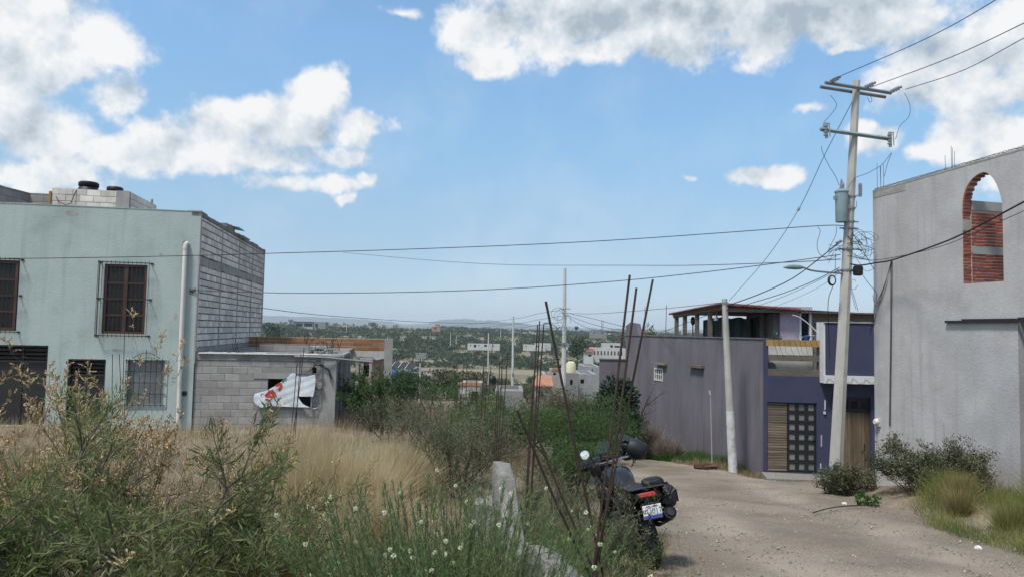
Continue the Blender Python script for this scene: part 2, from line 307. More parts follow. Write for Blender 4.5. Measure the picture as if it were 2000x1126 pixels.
class MB:
    def __init__(s): s.v = []; s.f = []
    def add(s, vs, fs):
        n = len(s.v); s.v += [tuple(v) for v in vs]; s.f += [tuple(n + i for i in f) for f in fs]; return s
    def box(s, x0, x1, y0, y1, z0, z1):
        return s.add([(x0, y0, z0), (x1, y0, z0), (x1, y1, z0), (x0, y1, z0), (x0, y0, z1), (x1, y0, z1), (x1, y1, z1), (x0, y1, z1)],
                     [(0, 3, 2, 1), (4, 5, 6, 7), (0, 1, 5, 4), (1, 2, 6, 5), (2, 3, 7, 6), (3, 0, 4, 7)])
    def bevbox(s, x0, x1, y0, y1, z0, z1, b=.01):
        pts = lambda d, z: [(x0 + d, y0 + b if 0 else y0 + d, z), (x1 - d, y0 + d, z), (x1 - d, y1 - d, z), (x0 + d, y1 - d, z)]
        vs = pts(b, z0) + pts(0, z0 + b) + pts(0, z1 - b) + pts(b, z1)
        fs = [(3, 2, 1, 0), (12, 13, 14, 15)]
        for k in range(3):
            for i in range(4):
                a = k * 4 + i; c = k * 4 + (i + 1) % 4; fs.append((a, c, c + 4, a + 4))
        return s.add(vs, fs)
    def tube(s, pts, r, n=6, r1=None, cap=True):
        pts = [Vector(p) for p in pts]; m = len(pts)
        rs = r if isinstance(r, (list, tuple)) else [r + ((r1 if r1 is not None else r) - r) * i / max(1, m - 1) for i in range(m)]
        up = Vector((0, 0, 1)); base = len(s.v); prev = None
        for i, p in enumerate(pts):
            d = (pts[min(i + 1, m - 1)] - pts[max(i - 1, 0)])
            d = d.normalized() if d.length > 1e-9 else Vector((0, 0, 1))
            if prev is None:
                a = d.cross(up if abs(d.z) < .95 else Vector((0, 1, 0))).normalized()
            else:
                a = (prev - d * prev.dot(d)); a = a.normalized() if a.length > 1e-6 else d.orthogonal().normalized()
            prev = a; b = d.cross(a)
            for k in range(n):
                t = 2 * math.pi * k / n; s.v.append(tuple(p + (a * math.cos(t) + b * math.sin(t)) * rs[i]))
        for i in range(m - 1):
            for k in range(n):
                q = base + i * n; s.f.append((q + k, q + (k + 1) % n, q + n + (k + 1) % n, q + n + k))
        if cap:
            s.f.append(tuple(base + k for k in range(n))[::-1]); s.f.append(tuple(base + (m - 1) * n + k for k in range(n)))
        return s
    def lathe(s, prof, c=(0, 0, 0), n=16, axis='z'):
        vs = []; fs = []; m = len(prof)
        for (r, h) in prof:
            for k in range(n):
                t = 2 * math.pi * k / n; x, y = r * math.cos(t), r * math.sin(t)
                vs.append((c[0] + x, c[1] + y, c[2] + h) if axis == 'z' else ((c[0] + h, c[1] + x, c[2] + y) if axis == 'x' else (c[0] + y, c[1] + h, c[2] + x)))
        for i in range(m - 1):
            for k in range(n): fs.append((i * n + k, i * n + (k + 1) % n, (i + 1) * n + (k + 1) % n, (i + 1) * n + k))
        fs.append(tuple(range(n))[::-1]); fs.append(tuple((m - 1) * n + k for k in range(n)))
        return s.add(vs, fs)
    def loft(s, secs, n=14, pw=2.4):
        """secs: (x, y, z, half width, half height) rings stacked along y, superelliptic"""
        vs = []; fs = []
        for (x, y, z, a, h) in secs:
            for k in range(n):
                t = 2 * math.pi * k / n; c, q = math.cos(t), math.sin(t)
                vs.append((x + a * math.copysign(abs(c) ** (2 / pw), c), y, z + h * math.copysign(abs(q) ** (2 / pw), q)))
        for i in range(len(secs) - 1):
            for k in range(n): fs.append((i * n + k, i * n + (k + 1) % n, (i + 1) * n + (k + 1) % n, (i + 1) * n + k))
        fs.append(tuple(range(n))[::-1]); fs.append(tuple((len(secs) - 1) * n + k for k in range(n)))
        return s.add(vs, fs)
    def ball(s, c, r, n=12, m=8, sc=(1, 1, 1)):
        prof = [(max(1e-4, math.sin(math.pi * i / m)) * r, -math.cos(math.pi * i / m) * r) for i in range(m + 1)]
        k = len(s.v); s.lathe(prof, (0, 0, 0), n)
        for i in range(k, len(s.v)):
            v = s.v[i]; s.v[i] = (c[0] + v[0] * sc[0], c[1] + v[1] * sc[1], c[2] + v[2] * sc[2])
        return s
    def prism(s, poly, y0, y1):
        """poly of (x, z) extruded in y"""
        n = len(poly); vs = [(x, y0, z) for x, z in poly] + [(x, y1, z) for x, z in poly]
        fs = [tuple(range(n)), tuple(range(2 * n - 1, n - 1, -1))] + [(i, i + n, (i + 1) % n + n, (i + 1) % n) for i in range(n)]
        return s.add(vs, fs)
    def wallholes(s, x0, x1, z0, z1, t, holes=(), y=0.0, top=None):
        """wall in the xz plane from y to y+t with rectangular holes (x0,x1,z0,z1)"""
        xs = sorted({x0, x1, *[h[0] for h in holes], *[h[1] for h in holes]}); zs = sorted({z0, z1, *[h[2] for h in holes], *[h[3] for h in holes]})
        xs = [x for x in xs if x0 <= x <= x1]; zs = [z for z in zs if z0 <= z <= z1]
        def solid(i, j):
            if i < 0 or j < 0 or i >= len(xs) - 1 or j >= len(zs) - 1: return False
            cx, cz = (xs[i] + xs[i + 1]) / 2, (zs[j] + zs[j + 1]) / 2
            return not any(h[0] < cx < h[1] and h[2] < cz < h[3] for h in holes)
        for i in range(len(xs) - 1):
            for j in range(len(zs) - 1):
                if not solid(i, j): continue
                a, b, c, d = xs[i], xs[i + 1], zs[j], zs[j + 1]
                s.add([(a, y, c), (b, y, c), (b, y, d), (a, y, d)], [(0, 1, 2, 3)])
                s.add([(a, y + t, c), (b, y + t, c), (b, y + t, d), (a, y + t, d)], [(3, 2, 1, 0)])
                if not solid(i - 1, j): s.add([(a, y, c), (a, y, d), (a, y + t, d), (a, y + t, c)], [(0, 1, 2, 3)])
                if not solid(i + 1, j): s.add([(b, y, c), (b, y + t, c), (b, y + t, d), (b, y, d)], [(0, 1, 2, 3)])
                if not solid(i, j - 1): s.add([(a, y, c), (a, y + t, c), (b, y + t, c), (b, y, c)], [(0, 1, 2, 3)])
                if not solid(i, j + 1): s.add([(a, y, d), (b, y, d), (b, y + t, d), (a, y + t, d)], [(0, 1, 2, 3)])
        return s
    def build(s, name, material, parent=None, smooth=False, raw=False, jitter=0.0):
        dz = 0 if raw or parent is None else ZB.get(parent.name, 0)
        vs = [(x, y, z - dz) for x, y, z in s.v]
        if jitter: vs = [(x + rnd.uniform(-jitter, jitter), y + rnd.uniform(-jitter, jitter), z + rnd.uniform(-jitter, jitter)) for x, y, z in vs]
        me = bpy.data.meshes.new(name); me.from_pydata(vs, [], s.f); me.materials.append(material)
        if smooth:
            me.polygons.foreach_set('use_smooth', [True] * len(me.polygons))
            me.set_sharp_from_angle(angle=R(40))
        return link(name, me, parent)

def npmesh(name, V, Q=None, T=None, material=None, parent=None, smooth=False):
    """fast mesh out of numpy arrays of quads and triangles"""
    V = np.asarray(V, np.float32).reshape(-1, 3)
    dz = ZB.get(parent.name, 0) if parent is not None else 0
    V = V - np.array([0, 0, dz], np.float32)
    if parent is not None:
        p = parent
        loc = np.array([parent.location.x, parent.location.y, 0], np.float32)
        V = V - loc
    me = bpy.data.meshes.new(name); parts = []; tot = []
    if Q is not None and len(Q): parts.append(np.asarray(Q, np.int32).ravel()); tot += [np.full(len(Q), 4, np.int32)]
    if T is not None and len(T): parts.append(np.asarray(T, np.int32).ravel()); tot += [np.full(len(T), 3, np.int32)]
    idx = np.concatenate(parts); tot = np.concatenate(tot); st = np.concatenate([[0], np.cumsum(tot)[:-1]]).astype(np.int32)
    me.vertices.add(len(V)); me.vertices.foreach_set('co', V.ravel())
    me.loops.add(len(idx)); me.loops.foreach_set('vertex_index', idx)
    me.polygons.add(len(tot)); me.polygons.foreach_set('loop_start', st)
    if smooth: me.polygons.foreach_set('use_smooth', np.ones(len(tot), bool))
    me.update(calc_edges=True); me.materials.append(material)
    return link(name, me, parent)

# ------------------------------------------------------------------ the lie of the land
def sstep(x, a, b):
    t = np.clip((np.asarray(x, float) - a) / (b - a), 0, 1); return t * t * (3 - 2 * t)
_FY = np.array([-14000, -200, -30, 0, 24, 50, 100, 200, 300, 450, 600, 800, 1000, 1200, 1400, 1800, 3000, 6000, 14000.])
_FR = np.array([6, 2, -.6, -1.65, -4.29, -6.6, -9.6, -16.5, -21.5, -23.5, -21.5, -13.5, -6, -1.5, -.5, -6, -16, -30, -30.])
_FL = np.array([6, 2, -.6, -1.65, -3.12, -5.6, -9.2, -16.5, -21.5, -22.5, -18, -9, -1.5, 3.6, 4.2, -1, -16, -30, -30.])
def fbm(x, y, s, seed=0.0, o=4):
    x = np.asarray(x, float); y = np.asarray(y, float); r = np.zeros(np.broadcast(x, y).shape); a = 1.0
    for k in range(o):
        ph = seed * 7.3 + k * 1.7; c, q = math.cos(ph), math.sin(ph)
        u = (x * c - y * q) / s * (2 ** k); v = (x * q + y * c) / s * (2 ** k)
        r += a * (np.sin(u * 2.1 + 1.3 * np.sin(v * 1.7 + ph)) * np.cos(v * 2.3 + 1.1 * np.sin(u * 1.3 - ph))); a *= .5
    return r
def road_mid(y):
    return np.interp(y, [-40, 0, 10, 16, 20, 24, 28, 32, 40, 50, 62, 80, 110], [4.4, 4.4, 4.35, 4.3, 4.6, 4.7, 3.6, 2.6, -.2, -3.2, -6.6, -12, -20])
def road_half(y):
    return np.interp(y, [-40, 0, 8, 14, 20, 24, 28, 34, 60, 110], [2.5, 2.5, 2.55, 2.7, 3.4, 2.8, 2.1, 1.9, 1.8, 1.8])
def road_w(x, y):
    return 1 - sstep(np.abs(x - road_mid(y)) - road_half(y), -.35, .25)
def ground(x, y):
    x = np.asarray(x, float); y = np.asarray(y, float)
    r_ = np.hypot(x, y); yy = np.where(y > 0, np.where(r_ > 150, r_ * .6 + y * .4, y), y)
    xe = np.where(yy > 300, x / np.maximum(yy, 1) * 300 + 40, x)
    b = sstep(xe, -3.0, 1.6) * (1 - sstep(yy, 200, 420)) + sstep(xe, -60, 60) * sstep(yy, 200, 420)
    z = np.interp(yy, _FY, _FL) * (1 - b) + np.interp(yy, _FY, _FR) * b
    near = 1 - sstep(r_, 60, 200)
    z = z + near * (1 - road_w(x, y)) * (.07 * fbm(x, y, 2.6, 1) + .02 * fbm(x, y, .7, 3))
    z = z + (1 - near) * (1 - sstep(r_, 2500, 5000)) * 1.1 * fbm(x, y, 90, 5) * sstep(r_, 150, 500)
    # bank at the foot of the grey wall on the right
    z = z + .22 * sstep(x - (6.9 + 0 * y), 0, 1.0) * sstep(y, 9, 12) * (1 - sstep(y, 15.5, 17))
    z = z - .20 * sstep(x, 6.2, 7.5) * sstep(y, 18, 20.6) * (1 - sstep(y, 22.5, 25))      # dip before the doorsteps
    # far blue hills
    az = np.degrees(np.arctan2(x, np.maximum(y, 1)))
    prof = np.interp(az, [-60, -45, -30, -21, -17, -12.5, -10, -8.4, -7.3, -6.2, -4.5, -2, 0.5, 3, 7, 15, 30, 45, 60],
                     [60, 130, 90, 118, 112, 104, 82, 50, 48, 92, 130, 118, 96, 70, 46, 60, 120, 70, 90]) + 6 * np.sin(az * 3.1) + 3 * np.sin(az * 9.7)
    z = z + (prof + 30) * sstep(r_, 6800, 8600) * (1 - sstep(r_, 9000, 11500)) * (y > 0)
    return z
def gz(x, y): return float(ground(x, y))

def build_ground():
    n = 430; s = np.linspace(-1, 1, n); b = 8.15; a = 13500 / math.sinh(b)
    gx = a * np.sinh(b * s) + 1.0; gy = a * np.sinh(b * s) + 10.0
    X, Y = np.meshgrid(gx, gy); Z = ground(X, Y) - .07 * road_w(X, Y) * (np.abs(Y) < 100)
    V = np.stack([X, Y, Z], -1).reshape(-1, 3); i = np.arange(n * n).reshape(n, n)
    Q = np.stack([i[:-1, :-1], i[:-1, 1:], i[1:, 1:], i[1:, :-1]], -1).reshape(-1, 4)
    m_ = bpy.data.materials.new('dry_earth'); m_.use_nodes = True; nt = m_.node_tree; N = nt.nodes; L = nt.links; bs = N['Principled BSDF']
    g = N.new('ShaderNodeNewGeometry'); pos = g.outputs['Position']
    def nz(s_, det=8, ro=.6, vec=pos):
        q = N.new('ShaderNodeTexNoise'); L.new(vec, q.inputs['Vector']); q.inputs['Scale'].default_value = s_; q.inputs['Detail'].default_value = det; q.inputs['Roughness'].default_value = ro; return q.outputs[0]
    def rp(v, lo, hi):
        q = N.new('ShaderNodeMapRange'); q.interpolation_type = 'SMOOTHSTEP'; L.new(v, q.inputs[0]); q.inputs[1].default_value = lo; q.inputs[2].default_value = hi; return q.outputs[0]
    def mx(f, A, B):
        q = N.new('ShaderNodeMix'); q.data_type = 'RGBA'; L.new(f, q.inputs[0])
        for k, v in ((6, A), (7, B)):
            if isinstance(v, tuple): q.inputs[k].default_value = v + (1,)
            else: L.new(v, q.inputs[k])
        return q.outputs[2]
    near = mx(rp(nz(1.3), .35, .65), (.26, .21, .155), (.19, .15, .115))
    near = mx(rp(nz(14), .5, .72), near, (.24, .20, .155))
    st = N.new('ShaderNodeVectorMath'); st.operation = 'MULTIPLY'; L.new(pos, st.inputs[0]); st.inputs[1].default_value = (.5, 1.6, 1)
    far = mx(rp(nz(.0065, 9, .66, st.outputs[0]), .44, .60), (.24, .20, .14), (.13, .13, .08))
    far = mx(rp(nz(.03, 6, .6), .50, .68), far, (.12, .125, .075))
    ln = N.new('ShaderNodeVectorMath'); ln.operation = 'LENGTH'; L.new(pos, ln.inputs[0])
    col = mx(rp(ln.outputs['Value'], 45, 130), near, far)
    col = mx(rp(ln.outputs['Value'], 3000, 6500), col, (.06, .075, .06))
    L.new(col, bs.inputs['Base Color']); bs.inputs['Roughness'].default_value = .95; bs.inputs['Specular IOR Level'].default_value = .1
    bn = N.new('ShaderNodeBump'); bn.inputs['Strength'].default_value = .7; bn.inputs['Distance'].default_value = .03; L.new(nz(22, 6, .65), bn.inputs['Height']); L.new(bn.outputs[0], bs.inputs['Normal'])
    tag(npmesh('ground', V, Q, None, m_, None, True), kind='structure')
build_ground()

def build_road():
    ny = 640; nx = 70
    y = np.concatenate([np.linspace(-12, 30, 440), np.linspace(30.3, 95, 200)]); t = np.linspace(-1.16, 1.16, nx)
    Y, Tt = np.meshgrid(y, t, indexing='ij'); X = road_mid(Y) + Tt * (road_half(Y) + .25)
    ruts = -.030 * np.exp(-((np.abs(Tt) - .42) / .13) ** 2) + .014 * fbm(X, Y, .9, 2) + .007 * fbm(X, Y, .3, 4) + .012 * np.cos(Tt * 2)
    Z = ground(X, Y) + ruts - .11 * sstep(np.abs(Tt), .98, 1.16)
    V = np.stack([X, Y, Z], -1).reshape(-1, 3); i = np.arange(ny * nx).reshape(ny, nx)
    Q = np.stack([i[:-1, :-1], i[:-1, 1:], i[1:, 1:], i[1:, :-1]], -1).reshape(-1, 4)
    m_ = mat('gravel_road', (.198, .163, .125), (.150, .123, .095), .9, .95, .55, 38, (.26, .22, .175), .35, .7)
    nt = m_.node_tree; N = nt.nodes; L = nt.links; bs = N['Principled BSDF']; old = bs.inputs['Base Color'].links[0].from_socket
    g = N.new('ShaderNodeNewGeometry'); vo = N.new('ShaderNodeTexVoronoi'); L.new(g.outputs['Position'], vo.inputs['Vector']); vo.inputs['Scale'].default_value = 55
    hs = N.new('ShaderNodeSeparateColor'); L.new(vo.outputs['Color'], hs.inputs[0])
    mr = N.new('ShaderNodeMapRange'); L.new(hs.outputs[0], mr.inputs[0]); mr.inputs[3].default_value = .78; mr.inputs[4].default_value = 1.22
    sc = N.new('ShaderNodeVectorMath'); sc.operation = 'SCALE'; L.new(old, sc.inputs[0]); L.new(mr.outputs[0], sc.inputs['Scale']); L.new(sc.outputs[0], bs.inputs['Base Color'])
    tw = N.new('ShaderNodeAttribute'); tw.attribute_name = 'compacted'; pale = N.new('ShaderNodeMix'); pale.data_type = 'RGBA'; L.new(tw.outputs['Fac'], pale.inputs[0]); L.new(sc.outputs[0], pale.inputs[6]); pale.inputs[7].default_value = (.285, .24, .19, 1); L.new(pale.outputs[2], bs.inputs['Base Color'])
    ro = tag(npmesh('road', V, Q, None, m_, None, True), kind='structure')
    wob = .10 * fbm(X * 0, Y, 5, 7); cw = np.exp(-((np.abs(Tt + wob) - .42) / .15) ** 2) * (.55 + .35 * fbm(X, Y, 1.3, 8)) + .35 * sstep(fbm(X, Y, 2.2, 14), .3, 1.0)
    at_ = ro.data.attributes.new('compacted', 'FLOAT', 'POINT'); at_.data.foreach_set('value', np.clip(cw, 0, .85).ravel().astype(np.float32))
    # loose stones
    n = 12000; yy = np.where(RS.rand(n) < .7, RS.uniform(2.5, 14, n), RS.uniform(14, 32, n)); tt = RS.uniform(-1.1, 1.1, n)
    xx = road_mid(yy) + tt * road_half(yy); zz = ground(xx, yy) - .015
    s = RS.gamma(1.6, .0032, n) + .004; s = np.minimum(s, .032)
    o = np.array([(1, 0, 0), (0, 1, 0), (-1, 0, 0), (0, -1, 0), (0, 0, .8), (0, 0, -.6)])
    P = o[None] * (1 + RS.uniform(-.4, .4, (n, 6, 3))) * s[:, None, None]
    a = RS.uniform(0, 6.28, n); c, q = np.cos(a)[:, None], np.sin(a)[:, None]
    P = np.stack([P[..., 0] * c - P[..., 1] * q, P[..., 0] * q + P[..., 1] * c, P[..., 2]], -1) + np.stack([xx, yy, zz + s * .3 + .015], -1)[:, None]
    T = np.array([(0, 1, 4), (1, 2, 4), (2, 3, 4), (3, 0, 4), (1, 0, 5), (2, 1, 5), (3, 2, 5), (0, 3, 5)])
    T = (T[None] + (np.arange(n) * 6)[:, None, None]).reshape(-1, 3)
    tag(npmesh('gravel', P, None, T, MT['stone']), kind='stuff')
build_road()

# ------------------------------------------------------------------ plants
def nrm(v): return v / np.maximum(np.linalg.norm(v, axis=-1, keepdims=True), 1e-9)
class Leaves:
    """rhombic leaves: base, two shoulders, tip"""
    def __init__(s): s.V = []; s.n = 0
    def add(s, p, d, l, w):
        p = np.asarray(p, float); d = nrm(np.asarray(d, float)); n = len(p)
        sd = nrm(np.cross(d, nrm(RS.normal(size=(n, 3))))); l = np.broadcast_to(l, n)[:, None]; w = np.broadcast_to(w, n)[:, None]
        mid = p + d * l * .45; nn = np.cross(sd, d)
        V = np.stack([p, mid + sd * w / 2 + nn * w * .15, p + d * l - nn * l * .06, mid - sd * w / 2 + nn * w * .15], 1); s.V.append(V.reshape(-1, 3)); s.n += n
    def build(s, name, m, parent=None):
        V = np.concatenate(s.V); Q = np.arange(len(V)).reshape(-1, 4); return npmesh(name, V, Q, None, m, parent)
def blades(p, d, l, w, droop=.35, segs=3):
    """curved grass blades; p base, d direction, returns V, Q, T"""
    n = len(p); d = nrm(d); l = np.broadcast_to(l, n)[:, None]; w = np.broadcast_to(w, n)[:, None]
    sd = nrm(np.cross(d, nrm(RS.normal(size=(n, 3))))); out = d * np.array([1, 1, 0]); out = out + RS.normal(size=(n, 3)) * .12 * np.array([1, 1, 0])
    P = []
    dr = np.broadcast_to(droop, n)[:, None]
    for k in range(segs + 1):
        t = k / segs; c = p + d * l * t + (out * .6 - np.array([0, 0, .55])) * dr * l * t * t
        if k < segs: P += [c + sd * w * (1 - t * .7) / 2, c - sd * w * (1 - t * .7) / 2]
        else: P += [c]
    V = np.stack(P, 1); m = V.shape[1]; b = np.arange(n)[:, None] * m
    Q = np.concatenate([b + np.array([2 * k, 2 * k + 1, 2 * k + 3, 2 * k + 2]) for k in range(segs - 1)]) if segs > 1 else np.zeros((0, 4), int)
    T = b + np.array([2 * segs - 2, 2 * segs - 1, 2 * segs])
    return V.reshape(-1, 3), Q, T
class Blades:
    def __init__(s): s.V = []; s.Q = []; s.T = []; s.k = 0
    def add(s, *a, **k):
        V, Q, T = blades(*a, **k); s.V.append(V); s.Q.append(Q + s.k); s.T.append(T + s.k); s.k += len(V)
    def build(s, name, m, parent=None): return npmesh(name, np.concatenate(s.V), np.concatenate(s.Q), np.concatenate(s.T), m, parent)
def tussock(mb, x, y, r, h, n, w=.004, spread=.9, droop=.45, z=None):
    a = RS.uniform(0, 2 * np.pi, n); rr = r * np.sqrt(RS.rand(n)) * .45
    px, py = x + rr * np.cos(a), y + rr * np.sin(a); pz = ground(px, py) - .03 if z is None else np.full(n, z)
    t = np.abs(RS.normal(0, spread * .45, n)).clip(0, 1.25) * (.4 + rr / (r * .45) * .6)
    a2 = a + RS.normal(0, .5, n); d = np.stack([np.cos(a2) * np.sin(t), np.sin(a2) * np.sin(t), np.cos(t)], -1)
    mb.add(np.stack([px, py, pz], -1), d, h * RS.uniform(.55, 1.1, n), w, droop=droop * RS.uniform(.4, 1.3, n))
class Stems:
    """thin tapered limbs, three to five sided, as one mesh"""
    def __init__(s, n=4): s.m = MB(); s.n = n; s.seg = []
    def limb(s, pts, r0, r1): s.m.tube(pts, r0, s.n, r1, cap=False); s.seg.append((pts, r0, r1))
    def build(s, name, m, parent): return npmesh_from_mb(s.m, name, m, parent)
def npmesh_from_mb(mb, name, m, parent):
    Q = [f for f in mb.f if len(f) == 4]; T = [f for f in mb.f if len(f) == 3]
    return npmesh(name, np.array(mb.v), np.array(Q), np.array(T) if T else None, m, parent, True)
def walk(p, d, length, steps, wob, lift=0.0):
    pts = [Vector(p)]; d = Vector(d).normalized(); st = length / steps
    for i in range(steps):
        d = (d + Vector((rnd.gauss(0, wob), rnd.gauss(0, wob), rnd.gauss(0, wob) + lift))).normalized(); pts.append(pts[-1] + d * st)
    return pts, d
def bush(name, label, cat, x, y, height, radius, mains=8, subs=6, twigs=5, leaf=None, leaf_l=.06, leaf_w=.008, per=14, stemmat='bark', r0=.014,
         spread=.8, lift=.04, fluff=.05, tips=None, tipfn=None, group=None, z=None, leafdir=.8, lean=(0, 0), lower=.25, sink=.05):
    zb = (gz(x, y) if z is None else z)
    root = empty(name, (x, y, zb), 0, label, cat, group)
    st = Stems(4); lf = Leaves(); P = []; D = []; TP = []; TD = []
    for i in range(mains):
        a = 2 * math.pi * (i + rnd.random()) / mains; el = rnd.uniform(.15, 1.0) ** .7 * spread
        d = Vector((math.cos(a) * math.sin(el * 1.4) + lean[0], math.sin(a) * math.sin(el * 1.4) + lean[1], math.cos(el * 1.3)))
        ln = (height * math.cos(el) + radius * math.sin(el)) * rnd.uniform(.62, .8)
        pts, dd = walk((x + math.cos(a) * .05 * radius, y + math.sin(a) * .05 * radius, zb - sink), d, ln, 7, .10, lift); st.limb(pts, r0, r0 * .35)
        for j in range(subs):
            t = rnd.uniform(lower, 1.0); k = min(6, int(t * 7)); q = pts[k].lerp(pts[k + 1], t * 7 - k if t < 1 else 1)
            sd = (pts[k + 1] - pts[k]).normalized() + Vector((rnd.gauss(0, .6), rnd.gauss(0, .6), rnd.gauss(0, .35)))
            sl = ln * rnd.uniform(.28, .5); sp, s2 = walk(q, sd, sl, 4, .14, lift); st.limb(sp, r0 * .45, r0 * .14)
            for w in range(twigs):
                t2 = rnd.uniform(.15, 1.0); k2 = min(3, int(t2 * 4)); q2 = sp[k2].lerp(sp[k2 + 1], min(1, t2 * 4 - k2))
                td = (sp[k2 + 1] - sp[k2]).normalized() + Vector((rnd.gauss(0, .6), rnd.gauss(0, .6), rnd.gauss(0, .4) + .15))
                tl = sl * rnd.uniform(.3, .6); tp, t3 = walk(q2, td, tl, 2, .12, lift); st.limb(tp, r0 * .16, r0 * .07)
                for u in range(per):
                    v = (u + rnd.random()) / per; kk = 0 if v < .5 else 1; c = tp[kk].lerp(tp[kk + 1], v * 2 - kk)
                    e = (tp[kk + 1] - tp[kk]).normalized()
                    P.append((c.x + rnd.gauss(0, fluff), c.y + rnd.gauss(0, fluff), c.z + rnd.gauss(0, fluff))); D.append((e.x, e.y, e.z))
                TP.append(tp[-1]); TD.append((tp[-1] - tp[-2]).normalized())
    P = np.array(P); D = np.array(D); n = len(P)
    lf.add(P, D * leafdir + RS.normal(size=(n, 3)) * .55, leaf_l * RS.uniform(.6, 1.25, n), leaf_w * RS.uniform(.7, 1.3, n))
    st.build('branches', MT[stemmat], root); lf.build('foliage', leaf, root)
    if tipfn: tipfn(root, TP, TD)
    return root
def blob_crown(c, rad, n, size, m, name, parent, lumps=9, flat=.75, aspect=.6, shell=.55, rs=None):
    """leaf clusters through the volume of several overlapping lobes"""
    rs = rs or RS; c = np.array(c, float); rad = np.array(rad, float); lc = rs.normal(size=(lumps, 3)); lc = nrm(lc) * rs.uniform(.25, .72, (lumps, 1)); lc[:, 2] = np.abs(lc[:, 2]) * .9 - .25
    k = rs.randint(0, lumps, n); d = nrm(rs.normal(size=(n, 3))); rr = rs.uniform(shell, 1, n)[:, None] ** .6 * rs.uniform(.30, .52, lumps)[k][:, None]
    p = lc[k] + d * rr; p[:, 2] *= flat; P = c + p * rad
    lf = Leaves(); lf.add(P, d + rs.normal(size=(n, 3)) * .8 + np.array([0, 0, .2]), size * rs.uniform(.5, 1.4, n), size * aspect * rs.uniform(.6, 1.2, n))
    return lf.build(name, m, parent)

# ------------------------------------------------------------------ masonry
_bm = {}
def block_mesh(name, L_, H, D, material, var=0, rough=.002):
    key = (name, round(L_, 3), round(H, 3), round(D, 3), material.name, var)
    if key not in _bm:
        q = random.Random(hash((round(L_, 3), var)) & 0xffff); m = MB().bevbox(-L_ / 2, L_ / 2, -D / 2, D / 2, -H / 2, H / 2, min(.008, H * .12))
        m.v = [(a + q.uniform(-rough, rough), b + q.uniform(-rough, rough), c + q.uniform(-rough, rough)) for a, b, c in m.v]
        me = bpy.data.meshes.new(name); me.from_pydata(m.v, [], m.f); me.materials.append(material); _bm[key] = me
    return _bm[key]
def courses(parent, o, rz, x0, x1, z0, z1, bl, bh, joint, material, name='block', holes=(), proud=.012, stagger=.5, limit=300, skip=None, wob=.003, order=None, top=None):
    """blocks laid in courses on a wall whose face passes through o (parent frame) along angle rz; outward is local -y"""
    todo = []; r_ = 0; z = z0
    c, s = math.cos(rz), math.sin(rz)
    while z + bh * .5 <= z1 + 1e-6:
        h = min(bh, z1 - z); x = x0 - (stagger * bl if r_ % 2 else 0)
        while x < x1 - .02:
            a, b = max(x, x0), min(x + bl, x1)
            spans = [(a, b)]
            for (hx0, hx1, hz0, hz1) in holes:
                if hz0 < z + h * .6 and hz1 > z + h * .4:
                    ns = []
                    for (p, q) in spans:
                        if hx1 <= p or hx0 >= q: ns.append((p, q)); continue
                        if hx0 > p: ns.append((p, hx0))
                        if hx1 < q: ns.append((hx1, q))
                    spans = ns
            for (p, q) in spans:
                if q - p > .04 and not (skip and skip((p + q) / 2, z + h / 2)): todo.append(((p + q) / 2, z + h / 2, q - p - joint, h - joint))
            x += bl
        z += bh; r_ += 1
    if order: todo.sort(key=order)
    dz = ZB.get(parent.name, 0); rest = MB()
    for i, (x, z, L_, H) in enumerate(todo):
        L_ = round(L_ / .01) * .01; off = -proud + .02 + rnd.uniform(-wob, wob)
        wx, wy = o[0] + x * c - off * s, o[1] + x * s + off * c
        if i < limit:
            ob = bpy.data.objects.new(name, block_mesh(name, L_, H, .04, material, rnd.randrange(3))); COL.objects.link(ob); ob.parent = parent
            ob.location = (wx, wy, z - dz); ob.rotation_euler = (rnd.uniform(-.004, .004), rnd.uniform(-.006, .006), rz); ZB[ob.name] = 0
        else:
            b = MB().box(-L_ / 2, L_ / 2, -.02, .02, -H / 2, H / 2); rest.add([(wx + u * c - v * s, wy + u * s + v * c, z + w) for u, v, w in b.v], b.f)
    if rest.v: tag(rest.build(name + '_courses', material, parent), kind='stuff')
def strip(parent, name, n, fn):
    for i in range(n): fn(i)
def rebars(m, x, y, z, n, h, spread=.08, r=.006, lean=.08):
    for i in range(n):
        a = rnd.uniform(0, 6.28); p = (x + rnd.uniform(-1, 1) * spread, y + rnd.uniform(-1, 1) * spread, z); hh = h * rnd.uniform(.6, 1.1)
        m.tube([p, (p[0] + math.cos(a) * lean * hh * .5, p[1] + math.sin(a) * lean * hh * .5, z + hh * .5), (p[0] + math.cos(a) * lean * hh, p[1] + math.sin(a) * lean * hh, z + hh)], r, 4)

